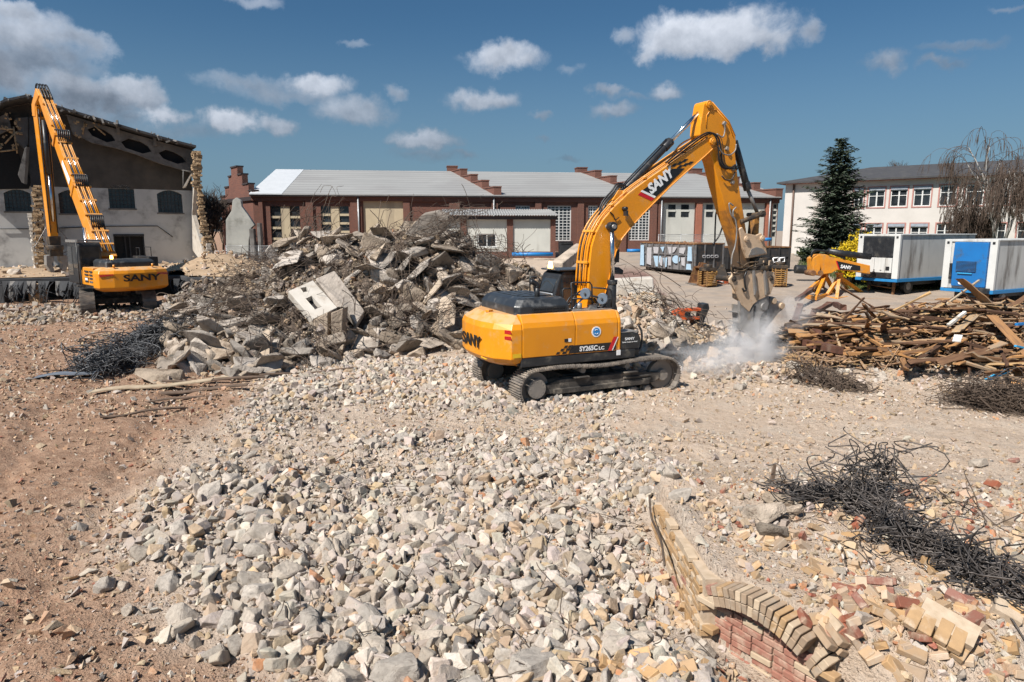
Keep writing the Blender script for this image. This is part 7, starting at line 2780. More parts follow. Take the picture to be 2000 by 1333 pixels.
edge = [(-60, 38.0), (-46, 38.6), (-38, 39.2), (-34, 39.0), (-30.5, 39.8), (-27.5, 41.0), (-24.8, 42.6), (-21.0, 43.2), (-19.6, 41.2), (-17.6, 41.0), (-16.2, 42.2), (-16.4, 46)]
poly = [Vector((x, y, 1.12)) - fo for x, y in edge] + [Vector((-20.5, 62, 1.12)) - fo, Vector((-27, 59, 1.12)) - fo, Vector((-60, 44, 1.12)) - fo]
mb = MB()
mb.prism(poly, (0, 0, .26))
mb.build('slab', M['ruin_dark'], fs, .04)
mb = MB()
bk = [(-60, 41.0), (-46, 41.4), (-38, 42.0), (-31, 42.8), (-26, 44.8), (-21, 46), (-17, 45)]
for (x0, y0), (x1, y1) in zip(bk[:-1], bk[1:]):
 mb.prism([Vector((x0, y0, -.6)) - fo, Vector((x1, y1, -.6)) - fo, Vector((x1, y1, 1.118)) - fo, Vector((x0, y0, 1.118)) - fo], (0.02, .3, 0))
mb.build('cellar_wall', M['ruin_dark'], fs)
for (px, w_, mat) in [(75, .7, 'pier_brick'), (10, .4, 'ruin_dark'), (395, .6, 'ruin_dark')]:
 p = at_y(px, 580, 39.9 if px < 300 else 42.0)
 mb = MB()
 mb.box(Vector((p.x, p.y, .45)) - fo, (w_, .7, 1.32))
 mb.build('cellar_pier', M[mat], fs, .06)
mb = MB()
for i in range(46):
 px = r_.uniform(-10, 170) if i < 34 else r_.uniform(330, 430)
 p = at_y(px, 560, 39.4 if px < 200 else 41.3) - fo
 l_ = r_.uniform(.5, 1.5)
 mb.tube(smooth_path([Vector((p.x, p.y + .2, 1.2)), Vector((p.x + r_.uniform(-.3, .3), p.y - .25, .9)), Vector((p.x + r_.uniform(-.7, .7), p.y - r_.uniform(0, .6), 1.1 - l_))], 4), r_.uniform(.01, .028), 5)
mb.build('hanging_scrap', M['ruin_dark'], fs)
for i in range(34):
 px = r_.uniform(-20, 168) if i < 26 else r_.uniform(335, 425)
 p = at_y(px, 560, 39.3 if px < 200 else 41.2) - fo
 wd, ht = r_.uniform(.2, .7), r_.uniform(.25, 1.15)
 mb = MB()
 mb.prism([Vector((p.x - wd / 2, p.y + .15, 1.3)), Vector((p.x + wd / 2, p.y + .15, 1.3)), Vector((p.x + wd * r_.uniform(.1, .5), p.y - r_.uniform(0, .2), 1.3 - ht)), Vector((p.x + wd * r_.uniform(-.3, .1), p.y - r_.uniform(0, .2), 1.3 - ht * r_.uniform(.6, 1.1))), Vector((p.x - wd * r_.uniform(.2, .5), p.y, 1.3 - ht * r_.uniform(.3, .8)))], (.02, .06, 0))
 mb.build('hanging_scrap', M[r_.choice(['ruin_dark', 'ruin_conc', 'ruin_dark'])], fs)
x, y = rng.uniform(-48, -15, 7000), rng.uniform(38, 60, 7000)
ed = np.array(edge)
fy = np.interp(x, ed[:, 0], ed[:, 1])
wy = 59 + (x + 27) * math.tan(RANG)
dd = np.clip(.35 + .65 * np.exp(-((x + 20.5) / 3.0) ** 2) + .3 * np.exp(-((x + 33) / 3) ** 2), 0, 1)
k = (y > fy + .15) & (y < wy - .2) & (rng.uniform(size=7000) < dd)
x, y = x[k], y[k]
mound = 1.5 * np.exp(-(((x + 20.2) / 2.6) ** 2 + ((y - 47.5) / 3.5) ** 2)) + .35 * np.exp(-(((x + 33) / 3) ** 2 + ((y - 45) / 3) ** 2))
s = np.clip(np.exp(rng.normal(-2.3, .5, len(x))), .04, .35)
V, Fc, C = scatter(np.stack([x, y, 1.38 + mound * rng.uniform(.4, 1, len(x))], -1), s, tones(len(x), [TAN, DUSTY, PALE, GREY, ORANGE], [35, 30, 15, 15, 4]), SMALL, .25)
o = obj_of('rubble', np_mesh('rubble', V, Fc, M['rubble'], col=C))
tag(o, 'sandy brick rubble heaped on the floor slab before the ruined hall', 'rubble', kind='stuff')
mb = MB()
gx, gy = np.meshgrid(np.linspace(-46, -16.6, 60), np.linspace(39.5, 60, 40))
fy = np.interp(gx, ed[:, 0], ed[:, 1])
wy = 59 + (gx + 27) * math.tan(RANG)
gy = fy + .3 + (gy - 39.5) / 20.5 * (np.maximum(wy - .3, fy + 1) - fy - .3)
gz = 1.384 + .10 * fbm(gx * .6, gy * .6, 91) + 1.2 * np.exp(-(((gx + 20.2) / 2.6) ** 2 + ((gy - 47.5) / 3.5) ** 2)) + .3 * np.exp(-(((gx + 33) / 3) ** 2 + ((gy - 45) / 3) ** 2))
co_ = np.stack([gx, gy, gz], -1).reshape(-1, 3)
idx = np.arange(gx.size).reshape(gx.shape)
Fq = np.stack([idx[:-1, :-1], idx[:-1, 1:], idx[1:, 1:], idx[1:, :-1]], -1).reshape(-1, 4)
M['sand_cover'] = weathered('sandy_rubble_dust', (0.40, 0.29, 0.19), (0.30, 0.21, 0.13), 1.5, .95, bump=.6, bscale=10, bdist=.05)
o = obj_of('sand', np_mesh('sand', co_, Fq, M['sand_cover'], smooth=True))
tag(o, 'sandy dust covering the broken floor slab', 'sand', kind='stuff')
p = at_y(28, 532, 42.5)
put_l = obj_of('concrete_lump', big_meshes[3])
put_l.location = (p.x, p.y, 1.62)
put_l.scale = (.45, .38, .34)
tag(put_l, 'single pale stone lying on the floor slab at the far left', 'concrete lump')
FG = Facade((-23.6, 55.5, 1.2), R(4))
gr_ = FG.root('gable_remnant', 'lone grey rendered gable wall remnant between the ruin and the brick hall', 'wall')
pts = [FG(x, y) for x, y in [(442, 520), (441, 430), (452, 412), (454, 392), (461, 386), (470, 392), (472, 404), (484, 420), (497, 440), (490, 446), (486, 470), (484, 520)]]
mb = MB()
mb.prism([(x, 0, z) for x, z in pts], (0, .45, 0))
mb.build('wall', weathered('grey_green_render', (0.36, 0.36, 0.33), (0.28, 0.28, 0.26), .8, .9, dirt=(.17, .17, .15), damt=.4, dscale=.7, bump=.2), gr_, .03)
mb = MB()
(a, zt), (b, zb) = FG(486, 447), FG(500, 520)
mb.b2((a + .02, -.06, zb), (b, .55, zt))
(a, zt), (b, zb) = FG(500, 436), FG(512, 520)
mb.b2((a + .02, .1, zb), (b, .7, zt))
mb.build('return_wall', M['ruin_conc'], gr_, .04)
def fence(name, lab, pts, h, nx=26):
 root = thing(name, lab, 'fence', pts[0])
 o0 = Vector(pts[0])
 mb = MB()
 for (a, b) in zip(pts[:-1], pts[1:]):
  a, b = Vector(a) - o0, Vector(b) - o0
  for i in range(nx + 1):
   p = a.lerp(b, i / nx)
   mb.tube([p, p + Vector((0, 0, h))], .008, 3)
  for k in range(6):
   mb.tube([a + Vector((0, 0, h * (k + .5) / 6)), b + Vector((0, 0, h * (k + .5) / 6))], .008, 3)
  mb.tube([a + Vector((0, 0, h)), b + Vector((0, 0, h))], .024, 5)
 mb.build('mesh_panel', M['zinc'], root)
 for p in pts:
  p = Vector(p) - o0
  mb = MB()
  mb.cyl(p - Vector((0, 0, .1)), p + Vector((0, 0, h + .05)), .03, n=8)
  mb.build('post', M['zinc'], root)
fence('site_fence', 'wire mesh site fence before the grey gable remnant', [(-22.0, 53.0, 1.1), (-19.5, 53.0, 1.1), (-17.2, 53.1, 1.1)], 1.9)
fence('site_fence', 'wire mesh site fence along the grey panels of the brick hall', [(15.2, 71.6, 1.75), (17.6, 71.9, 1.75), (20.0, 72.2, 1.75), (22.4, 72.5, 1.75)], 2.0)
M['cont_white'] = weathered('refrigerated_box_white', (0.60, 0.60, 0.58), (0.52, 0.52, 0.50), .8, .45, dirt=(.36, .34, .31), damt=.35, dscale=1.2, bump=.04, streak=True)
M['cont_side'] = weathered('streaked_box_side', (0.52, 0.515, 0.49), (0.44, 0.435, 0.42), .6, .5, .0, dirt=(.15, .135, .12), damt=.45, dscale=1.5, bump=.04, streak=True)
M['cont_blue'] = weathered('blue_cooling_unit', (0.012, 0.15, 0.42), (0.012, 0.13, 0.37), 1, .4, dirt=(.03, .08, .16), damt=.3, dscale=2, bump=.05)
M['blue_sill'] = plain('blue_frame_paint', (0.02, 0.20, 0.46), .5)
CA = R(29)
def reefer(name, lab, corner, z0, hgt, Lb, blue):
 """refrigerated box on a trailer chassis; near vertical corner at the origin, front face along local +y, side along local +x"""
 root = thing(name, lab, 'trailer', corner, CA)
 W = 2.5
 zb, zt = z0, z0 + hgt
 mb = MB()
 mb.b2((.06, .06, zb + .13), (Lb, W - .06, zt - .03))
 mb.build('box_body', M['cont_side'], root, .01)
 mb = MB()
 for x, y in ((0, 0), (0, W - .34), ):
  mb.b2((-.01, y, zb + .13), (.16, y + .34, zt))
 mb.b2((-.012, .34, zt - .12), (.16, W - .34, zt + .002))
 mb.b2((.16, -.005, zt - .06), (Lb + .02, .12, zt + .005))
 mb.b2((.16, W - .12, zt - .06), (Lb + .02, W + .005, zt + .005))
 mb.b2((.16, .12, zt - .04), (Lb, W - .12, zt + .003))
 mb.build('corner_frame', M['cont_white'], root, .015)
 mb = MB()
 mb.b2((-.02, -.012, zb - .05), (Lb + .03, .15, zb + .128))
 mb.b2((-.02, W - .15, zb - .05), (Lb + .03, W + .012, zb + .128))
 mb.b2((-.022, .15, zb - .05), (.2, W - .15, zb + .10))
 mb.build('bottom_rail', M['blue_sill'], root, .01)
 mb = MB()
 for y in (.17, W - .17):
  mb.box((-.014, y, zt - .17), (.02, .12, .12))
 mb.build('corner_casting', M['black'], root)
 y0, y1 = .36, W - .36
 if not blue:
  mb = MB()
  mb.b2((-.06, y0, zb + .45), (.10, y1, zb + 1.28))
  mb.build('unit_panel', M['cont_white'], root, .015)
  mb = MB()
  mb.b2((-.05, y0, zb + 1.285), (.10, y1, zt - .16))
  un = mb.build('grille', M['hoodblack'], root)
  mb = MB()
  for k in range(22):
   z = zb + 1.32 + k * (hgt - 1.5) / 22
   mb.b2((-.062, y0 + .02, z), (-.051, y1 - .02, z + .02))
  for k in range(1, 4):
   mb.b2((-.066, y0 + (y1 - y0) * k / 4 - .01, zb + 1.30), (-.063, y0 + (y1 - y0) * k / 4 + .01, zt - .17))
  mb.build('grille_slat', M['black'], un)
  mb = MB()
  mb.b2((-.05, y0, zb + .16), (.10, y1, zb + .445))
  mb.build('lower_panel', M['black'], root, .01)
  mb = MB()
  for y in (y0 + .35, y0 + 1.0):
   mb.b2((-.064, y, zb + .46), (-.061, y + .015, zb + 1.26))
  mb.b2((-.066, y0 + .10, zb + .58), (-.061, y0 + .32, zb + .80))
  mb.b2((-.07, y0 + .55, zb + .56), (-.061, y0 + .65, zb + .60))
  mb.b2((-.07, y0 + .95, zb + .56), (-.061, y0 + 1.05, zb + .60))
  mb.build('latch', M['black'], root)
 else:
  mb = MB()
  mb.prism([(-.10, y0, zb + .25), (-.16, y0, zb + 1.5), (-.12, y0, zt - .14), (.12, y0, zt - .14), (.12, y0, zb + .25)], (0, y1 - y0 - .18, 0))
  un = mb.build('cooling_unit', M['cont_blue'], root, .03)
  mb = MB()
  mb.b2((-.175, y0 + .45, zb + 1.0), (-.14, y0 + 1.4, zb + 1.52))
  mb.b2((-.155, y1 - .17, zb + .6), (.1, y1 - .05, zb + 1.4))
  mb.build('grille', M['black'], un)
  mb = MB()
  for k in range(8):
   mb.b2((-.185, y0 + .46, zb + 1.03 + k * .062), (-.176, y0 + 1.39, zb + 1.05 + k * .062))
  mb.build('grille_slat', M['cont_blue'], un)
  mb = MB()
  mb.b2((-.20, y0 + .6, zb + .90), (-.15, y0 + 1.3, zb + .95))
  mb.build('handle', M['blue_paint'], un)
  mb = MB()
  mb.prism([(-.135, y0 + .9, zb + .40), (-.135, y0 + 1.25, zb + .46), (-.135, y0 + 1.2, zb + .36), (-.135, y0 + .95, zb + .33)], (-.006, 0, 0))
  mb.prism([(-.135, y0 + .5, zb + .33), (-.135, y0 + .75, zb + .38), (-.135, y0 + .7, zb + .28)], (-.006, 0, 0))
  mb.build('chipped_paint', M['white_letter'], un)
  mb = MB()
  mb.box((-.12, y0 - .05, zb + .10), (.3, .36, .26))
  mb.build('battery_box', M['black'], root, .02)
 if not blue:
  mb = MB()
  for x in (Lb * .60, Lb * .60 + .5):
   mb.tube([(x, -.06, zb + .5), (x, -.06, zt - .4)], .025, 6)
  for z in (zb + .5, zb + 1.4, zt - .4):
   mb.tube([(Lb * .60, -.06, z), (Lb * .60 + .5, -.06, z)], .022, 6)
  mb.build('ladder', M['black'], root)
 mb = MB()
 for y in (.6, W - .7):
  mb.b2((.3, y, zb - .32), (Lb - .1, y + .12, zb - .06))
 for k in range(5):
  mb.b2((.5 + k * (Lb - 1) / 4, .72, zb - .24), (.6 + k * (Lb - 1) / 4, W - .7, zb - .1))
 mb.build('chassis', M['black'], root)
 for x in (1.5, 5.2):
  for y in (.35, W - .35):
   rr = (zb - Hs(*(frame_of(corner, CA) @ Vector((x, y, 0)))[:2]) + corner[2]) * .5 + .05
   rr = min(max(.34, rr), .5)
   zg = Hs(*(frame_of(corner, CA) @ Vector((x, y, 0)))[:2]) - corner[2]
   mb = MB()
   mb.cyl((x, y - .13, zg + rr), (x, y + .13, zg + rr), rr, n=22)
   wh = mb.build('wheel', M['rubber'], root, .03)
   mb = MB()
   mb.cyl((x, y - .14, zg + rr), (x, y + .14, zg + rr), rr * .5, n=16)
   mb.build('rim', M['grey_steel'], wh)
 mb = MB()
 zg = Hs(corner[0], corner[1]) - corner[2]
 for y in (.5, W - .5):
  mb.b2((.5, y - .06, zg), (.62, y + .06, zb - .1))
  mb.b2((.42, y - .14, zg), (.70, y + .14, zg + .04))
 mb.tube([(.56, .5, zg + .4), (.56, W - .5, zg + .5)], .04, 6)
 mb.build('support_leg', M['rust'], root)
reefer('refrigerated_trailer', 'refrigerated trailer box with a white cooling unit and black grille', (21.4, 38.0, 0), 1.38, 2.6, 7.6, False)
reefer('refrigerated_trailer', 'refrigerated trailer box with a bright blue cooling unit at the right edge', (23.7, 33.6, 0), 1.12, 2.62, 9.0, True)
def skip(name, lab, corner, ang, Lx, Wy, h, mat, group=None):
 """long side along local x from the corner, short side along local y"""
 zg = Hs(corner[0], corner[1])
 root = thing(name, lab, 'skip', (corner[0], corner[1], zg), ang, group)
 mb = MB()
 out_ = [[(.05, .05, .25), (Lx - .05, .05, .25), (Lx - .05, Wy - .05, .25), (.05, Wy - .05, .25)], [(0, 0, h), (Lx, 0, h), (Lx, Wy, h), (0, Wy, h)]]
 mb.loft(out_, cap=False)
 mb.loft([[(.1, .1, h), (.1, Wy - .1, h), (Lx - .1, Wy - .1, h), (Lx - .1, .1, h)], [(.15, .15, .4), (.15, Wy - .15, .4), (Lx - .15, Wy - .15, .4), (Lx - .15, .15, .4)]], cap=False)
 mb.add([(.15, .15, .4), (Lx - .15, .15, .4), (Lx - .15, Wy - .15, .4), (.15, Wy - .15, .4), (.05, .05, .25), (Lx - .05, .05, .25), (Lx - .05, Wy - .05, .25), (.05, Wy - .05, .25)], [(0, 1, 2, 3), (7, 6, 5, 4)])
 body = mb.build('body', mat, root)
 mb = MB()
 mb.b2((-.05, -.05, h), (Lx + .05, .11, h + .09))
 mb.b2((-.05, Wy - .11, h), (Lx + .05, Wy + .05, h + .09))
 mb.b2((-.05, .11, h), (.11, Wy - .11, h + .09))
 mb.b2((Lx - .11, .11, h), (Lx + .05, Wy - .11, h + .09))
 mb.build('rim', M['rust'], root, .01)
 mb = MB()
 k = int(Lx / .8)
 for i in range(k + 1):
  x = .06 + (Lx - .12) * i / k
  mb.b2((x - .045, -.09, .25), (x + .045, .03, h - .005))
 for i in range(4):
  y = .06 + (Wy - .12) * i / 3
  mb.b2((-.09, y - .045, .25), (.04, y + .045, h - .006))
  mb.b2((Lx - .04, y - .045, .25), (Lx + .09, y + .045, h - .006))
 mb.b2((0, -.06, h * .62), (Lx, .02, h * .62 + .09))
 mb.b2((-.06, 0, h * .62), (.02, Wy, h * .62 + .09))
 mb.build('side_rib', mat, root)
 mb = MB()
 for y in (.5, Wy - .7):
  mb.b2((.1, y, .06), (Lx - .1, y + .18, .245))
 for x in (.4, Lx - .4):
  mb.cyl((x, .3, .16), (x, Wy - .3, .16), .16, n=12)
 mb.build('skid', M['black'], root)
 V2, F2 = [], []
 xx = rng.uniform(.3, Lx - .3, 260)
 yy = rng.uniform(.3, Wy - .3, 260)
 zz = h - .25 + rng.uniform(0, .28, 260) * np.sin(xx / Lx * 3.14)
 V, Fc, C = scatter(np.stack([xx, yy, zz], -1), rng.uniform(.08, .22, 260), tones(260, [(.25, .11, .05), (.12, .07, .05), (.3, .2, .1)], [3, 2, 1]), SMALL[:4])
 o = obj_of('scrap', np_mesh('scrap', V, Fc, M['rubble'], col=C), root)
 o['kind'] = 'stuff'
 return root, body
n = NT('graffiti_skip_paint')
co = n.coord()
c = n.mix(n.ramp(n.noise(co, 1.6, 5), .35, .65), (0.20, 0.195, 0.195), (0.11, 0.105, 0.105))
c = n.mix(n.ramp(n.noise(co, 5, 5, .7), .56, .7), c, (0.14, 0.075, 0.04))
n.bsdf(c, .6, .1, n.bump(n.noise(co, 12, 4), .2, .02))
M['skip_grey'] = n.mat
M['skip_black'] = weathered('black_skip_paint', (0.028, 0.028, 0.03), (0.045, 0.043, 0.042), 2, .55, .1, dirt=(.10, .055, .03), damt=.35, dscale=2, bump=.15, bscale=10)
M['graf_blue'] = plain('pale_blue_spray_paint', (0.36, 0.50, 0.62), .7)
M['graf_grey'] = plain('pale_grey_spray_paint', (0.42, 0.41, 0.42), .7)
near = Vector((12.2, 46.0, 0))
far_ = Vector((9.75, 52.0, 0))
d = (near - far_)
ang = math.atan2(d.y, d.x)
zg = .95
sk, body = skip('waste_skip', 'grey roll off skip covered in pale blue graffiti', (far_.x, far_.y), ang, d.length, 2.4, 2.0, M['skip_grey'])
Lx = d.length
G1 = [[(x0, z0), (x1, z0), (x1 - .1, z1), (x0 + .05, z1)] for x0, x1, z0, z1 in [(.05, .62, .35, 1.86), (5.85, Lx - .1, .9, 1.86), (5.75, Lx - .12, .32, .7)]]
G1 += [[(1.75, 1.1), (2.75, 1.12), (2.4, .35), (2.1, .35)], [(2.6, 1.75), (3.1, 1.8), (2.95, 1.4)], [(3.0, 1.0), (3.5, 1.05), (3.45, .4), (3.2, .3)], [(4.55 + .45 * math.cos(t), .95 + .28 * math.sin(t)) for t in np.linspace(0, 6.0, 14)]]
G2 = [[(.9, 1.7), (1.5, 1.7), (1.5, .4), (.9, .5)], [(1.7, 1.75), (2.4, 1.75), (2.3, 1.3), (1.8, 1.3)], [(3.5, 1.8), (4.6, 1.8), (4.3, 1.45), (3.7, 1.3)], [(2.5, 1.1), (2.95, 1.0), (2.9, .4), (2.6, .5)], [(3.6, 1.1), (4.0, 1.1), (4.0, .5), (3.6, .5)], [(4.7, 1.75), (5.6, 1.8), (5.4, 1.35), (4.9, 1.4)], [(5.1, 1.1), (5.7, 1.15), (5.6, .5), (5.2, .6)]]
for k, (G, mt) in enumerate(((G1, 'graf_blue'), (G2, 'graf_grey'))):
 for pts in G:
  mb = MB()
  mb.prism([(x, -.096 if k == 0 and len(G) and pts in G1[:3] else -.062 + .002 * k, z) for x, z in pts], (0, -.003, 0))
  mb.build('graffiti', M[mt], sk)
for i in range(4):
 mb = MB()
 mb.tube([(Lx + .10, .62 + i * .34, 1.12), (Lx + .10, .86 + i * .34, 1.12), (Lx + .10, .86 + i * .34, 1.28), (Lx + .10, .62 + i * .34, 1.28), (Lx + .10, .62 + i * .34, 1.12)], .025, 4)
 mb.build('graffiti', M['graf_grey'], sk)
mb = MB()
mb.b2((Lx + .003, .09, .3), (Lx + .03, 2.31, 1.97))
mb.build('end_door', M['skip_black'], sk)
s2, body = skip('waste_skip', 'black roll off skip with white graffiti behind the crusher', (15.5, 49.6), R(9), 4.9, 2.4, 1.75, M['skip_black'])
for x0 in (.35, .95, 3.55, 4.05):
 mb = MB()
 mb.tube([(x0, -.10, 1.0), (x0 + .4, -.10, 1.05), (x0 + .42, -.10, .75), (x0 + .06, -.10, .68), (x0, -.10, 1.0)], .055, 4)
 mb.build('graffiti', M['white_letter'], s2)
mb = MB()
mb.prism([(.3, -.098, .45), (1.9, -.098, .55), (1.6, -.098, .68), (.3, -.098, .62)], (0, -.004, 0))
mb.build('graffiti', M['white_letter'], s2)
s3, body = skip('waste_skip', 'dark low skip standing right behind the graffiti skip', (13.9, 53.0), R(4), 3.4, 2.3, 1.45, M['skip_black'])
def bucket(lab, px, py, w_, s, rz, mat, Y=None):
 p = ground(px, py)
 root = thing('digger_bucket', lab, 'bucket', p, rz)
 prof = [(0, 0), (.55, -.02), (1.0, .10), (1.15, .42), (1.0, .85), (.62, 1.05), (.38, 1.05), (.42, .95), (.62, .93), (.88, .74), (1.0, .42), (.88, .2), (.52, .1), (.02, .06)]
 mb = MB()
 mb.prism([(x * s, -w_ / 2, z * s) for x, z in prof], (0, w_, 0))
 mb.build('shell', M[mat], root, .01)
 side = [(0, 0), (.55, -.02), (1.0, .10), (1.15, .42), (1.0, .85), (.62, 1.05), (.38, 1.05), (.2, .55)]
 for y in (-w_ / 2 - .03, w_ / 2 + .003):
  mb = MB()
  mb.prism([(x * s, y, z * s) for x, z in side], (0, .027, 0))
  mb.build('side_plate', M[mat], root)
 for i in range(5):
  y = -w_ / 2 + w_ * (i + .5) / 5
  mb = MB()
  mb.prism([(-.22 * s, y - .03, .02), (.06 * s, y - .07, .0), (.06 * s, y + .07, .0), (-.22 * s, y + .03, .02)], (0, 0, .07))
  mb.build('tooth', M['grey_steel'], root)
 mb = MB()
 for y in (-.15, .15):
  mb.prism([(.4 * s, y - .03, 1.04 * s), (.9 * s, y - .03, .9 * s), (.8 * s, y - .03, 1.25 * s), (.5 * s, y - .03, 1.3 * s)], (0, .05, 0))
 mb.build('hanger', M[mat], root)
 return root
bucket('rusty digger bucket lying by the end of the graffiti skip', 1352, 556, 1.1, 1.05, R(15), 'rust')
bucket('dark digger bucket lying between the two skips', 1425, 548, .8, .8, R(160), 'dark_steel')
def sieve(lab, px, py, r, h, rz, mat):
 p = ground(px, py)
 root = thing('sorting_grab', lab, 'attachment', p, rz)
 for sy in (-1, 1):
  mb = MB()
  for k in range(8):
   z = .12 + k * h / 8
   mb.tube([(-.35, sy * .12, z), (-.30, sy * .48, z), (.30, sy * .48, z), (.35, sy * .12, z)], .035, 5)
  for x in (-.33, 0, .33):
   mb.b2((x - .03, sy * .45 - .03, .05), (x + .03, sy * .45 + .05, h + .1))
  mb.build('shell_half', M[mat], root)
 mb = MB()
 mb.b2((-.4, -.35, h + .1), (.4, .35, h + .3))
 mb.cyl((0, 0, h + .3), (0, 0, h + .5), .28, n=16)
 mb.build('head', M['dark_steel'], root, .02)
 mb = MB()
 mb.b2((-.42, -.3, 0), (.42, .3, .1))
 mb.build('cutting_edge', M['rust'], root, .01)
M['ochre'] = weathered('rusty_ochre_steel', (0.40, 0.22, 0.06), (0.24, 0.12, 0.04), 4, .75, .1, dirt=(.08, .05, .03), damt=.5, dscale=5, bump=.3)
sieve('ochre slatted sorting grab standing before the graffiti skip', 1381, 560, .5, .85, R(20), 'ochre')
sieve('rusty slatted sorting grab standing before the black skip', 1521, 560, .5, 1.0, R(-10), 'ochre')
M['orange_tool'] = weathered('orange_tool_paint', (0.60, 0.10, 0.02), (0.45, 0.075, 0.02), 4, .5, dirt=(.12, .07, .05), damt=.4, dscale=5, bump=.1)
p = ground(1412, 556)
cpl = thing('quick_coupler', 'small red orange coupler lying between the ochre grab and the crusher', 'attachment', p, R(30))
for y in (-.22, .18):
 mb = MB()
 mb.prism([(-.4, y, .05), (.3, y, .05), (.45, y, .3), (.2, y, .5), (-.2, y, .35)], (0, .05, 0))
 mb.build('side_plate', M['orange_tool'], cpl, .01)
mb = MB()
mb.cyl((.3, -.3, .3), (.3, .3, .3), .06, n=12)
mb.cyl((-.28, -.3, .16), (-.28, .3, .16), .06, n=12)
mb.build('pin', M['grey_steel'], cpl)
p = at_y(1335, 616, 24.2)
tl = thing('hydraulic_shear', 'orange and black hydraulic tool lying on the rubble right of the cab', 'attachment', p + Vector((0, 0, -.15)), R(8))
mb = MB()
mb.prism([(-.50, -.22, .0), (-.05, -.22, -.05), (.15, -.22, .06), (.2, -.22, .36), (-.15, -.22, .40), (-.42, -.22, .26)], (0, .42, 0))
mb.build('body', M['orange_tool'], tl, .03)
mb = MB()
mb.cyl((.05, -.26, .20), (.05, -.215, .20), .11, n=18)
mb.build('pivot_cover', M['black'], tl)
mb = MB()
mb.b2((.12, -.16, .30), (.62, .14, .40))
mb.b2((.15, -.16, .0), (.6, .14, .10))
mb.build('rod_guide', M['orange_tool'], tl, .015)
mb = MB()
mb.prism([(.52, -.24, -.1), (.66, -.24, -.1), (.86, -.24, .40), (.82, -.24, .58), (.60, -.24, .56), (.56, -.24, .2)], (0, .46, 0))
mb.build('mounting_plate', M['black'], tl, .02)
mb = MB()
mb.tube(smooth_path([(-.1, .1, .4), (-.3, .2, .62), (-.9, .3, .75), (-1.3, .4, .85)], 6), .022, 6)
mb.build('hose', M['rubber'], tl)
sb_o = at_y(1588, 552, 38.5)
zg = Hs(sb_o.x, sb_o.y)
SB = thing('spare_boom', 'yellow spare excavator boom resting on stands before the yellow bush', 'excavator boom', (sb_o.x, sb_o.y, zg), R(0))
so = Vector(SB.location)
s_ = lambda px, py, Y=38.5: at_y(px, py, Y) - so
mb = MB()
mb.prism([s_(1588, 536), s_(1587, 505), s_(1598, 498), s_(1612, 497), s_(1640, 505), s_(1672, 513), s_(1700, 519), s_(1700, 536), s_(1660, 530), s_(1635, 528), s_(1625, 534), s_(1612, 536), s_(1606, 537), s_(1604, 520), s_(1600, 538)], (0, .8, 0))
mb.build('boom_body', M['yellow_old'], SB, .04)
mb = MB()
mb.prism([s_(1634, 510) + Vector((0, -.006, 0)), s_(1680, 520) + Vector((0, -.006, 0)), s_(1680, 529) + Vector((0, -.006, 0)), s_(1640, 527) + Vector((0, -.006, 0))], (0, -.01, 0))
mb.build('black_decal', M['black_letter'], SB)
o_ = s_(1641, 524) + Vector((0, -.018, 0))
d_ = s_(1658, 526.5) + Vector((0, -.018, 0)) - o_
text_obj('lettering', 'SANY', M['white_letter'], SB, o_, d_, (0, 0, 1), .20, .62, .01, .03)
mb = MB()
mb.prism([s_(1632, 510) + Vector((0, -.006, 0)), s_(1634, 510) + Vector((0, -.006, 0)), s_(1640, 527) + Vector((0, -.006, 0)), s_(1638, 527) + Vector((0, -.006, 0))], (0, -.01, 0))
mb.build('red_decal', M['red_decal'], SB)
mb = MB()
mb.tube([s_(1618, 491), s_(1650, 496), s_(1700, 502)], .17, 10)
mb.build('boom_cylinder', M['black'], SB)
for k in range(4):
 mb = MB()
 mb.tube(smooth_path([s_(1584, 503 - k * 2), s_(1590, 492 - k), s_(1605, 490), s_(1625, 493 + k), s_(1650, 503 + k)], 5), .05, 6)
 mb.build('hose', M['rubber'], SB)
mb = MB()
for px in (1588, 1602):
 c = s_(px, 534)
 mb.cyl(c + Vector((0, -.05, 0)), c + Vector((0, .85, 0)), .16, n=14)
mb.build('boom_eye', M['rust'], SB)
def stand(lab, px_top, py_top, corners, Y, mat):
 """pyramid stand on a flat steel frame"""
 base = [at_z(px, py, Hs(sb_o.x, Y) + .12) for px, py in corners]
 cen = sum(base, Vector()) / len(base)
 root = thing('boom_stand', lab, 'stand', (cen.x, cen.y, Hs(cen.x, cen.y)))
 c0 = Vector(root.location)
 base = [p - c0 for p in base]
 top = at_y(px_top, py_top, cen.y) - c0
 mb = MB()
 k = len(base)
 for i in range(k):
  a, b = base[i], base[(i + 1) % k]
  d = b - a
  mb.box((a + b) / 2, (d.length + .1, .20, .20), d.to_track_quat('X', 'Z').to_matrix())
 mb.build('base_frame', M[mat], root, .012)
 mb = MB()
 for p in base:
  d = top - p
  mb.box((top + p) / 2, (d.length, .17, .17), d.to_track_quat('X', 'Z').to_matrix())
 m_ = (base[0] + base[-1]) / 2
 mb.box((top * .5 + m_ * .5), (.09, .09, (top - m_).length), (top - m_).to_track_quat('Z', 'X').to_matrix())
 mb.build('leg', M[mat], root, .01)
 mb = MB()
 mb.cyl(top + Vector((0, 0, -.1)), top + Vector((0, 0, .12)), .16, n=14)
 mb.box(top + Vector((0, 0, .18)), (.36, .36, .12))
 mb.build('head', M[mat], root, .02)
stand('bright yellow pyramid stand nearest to the timber heap', 1639, 541, [(1612, 582), (1634, 585), (1690, 577), (1660, 572)], 34, 'yellow')
stand('yellow pyramid stand partly hidden behind the first one', 1612, 538, [(1568, 578), (1592, 583), (1630, 572), (1606, 566)], 37, 'yellow_old')
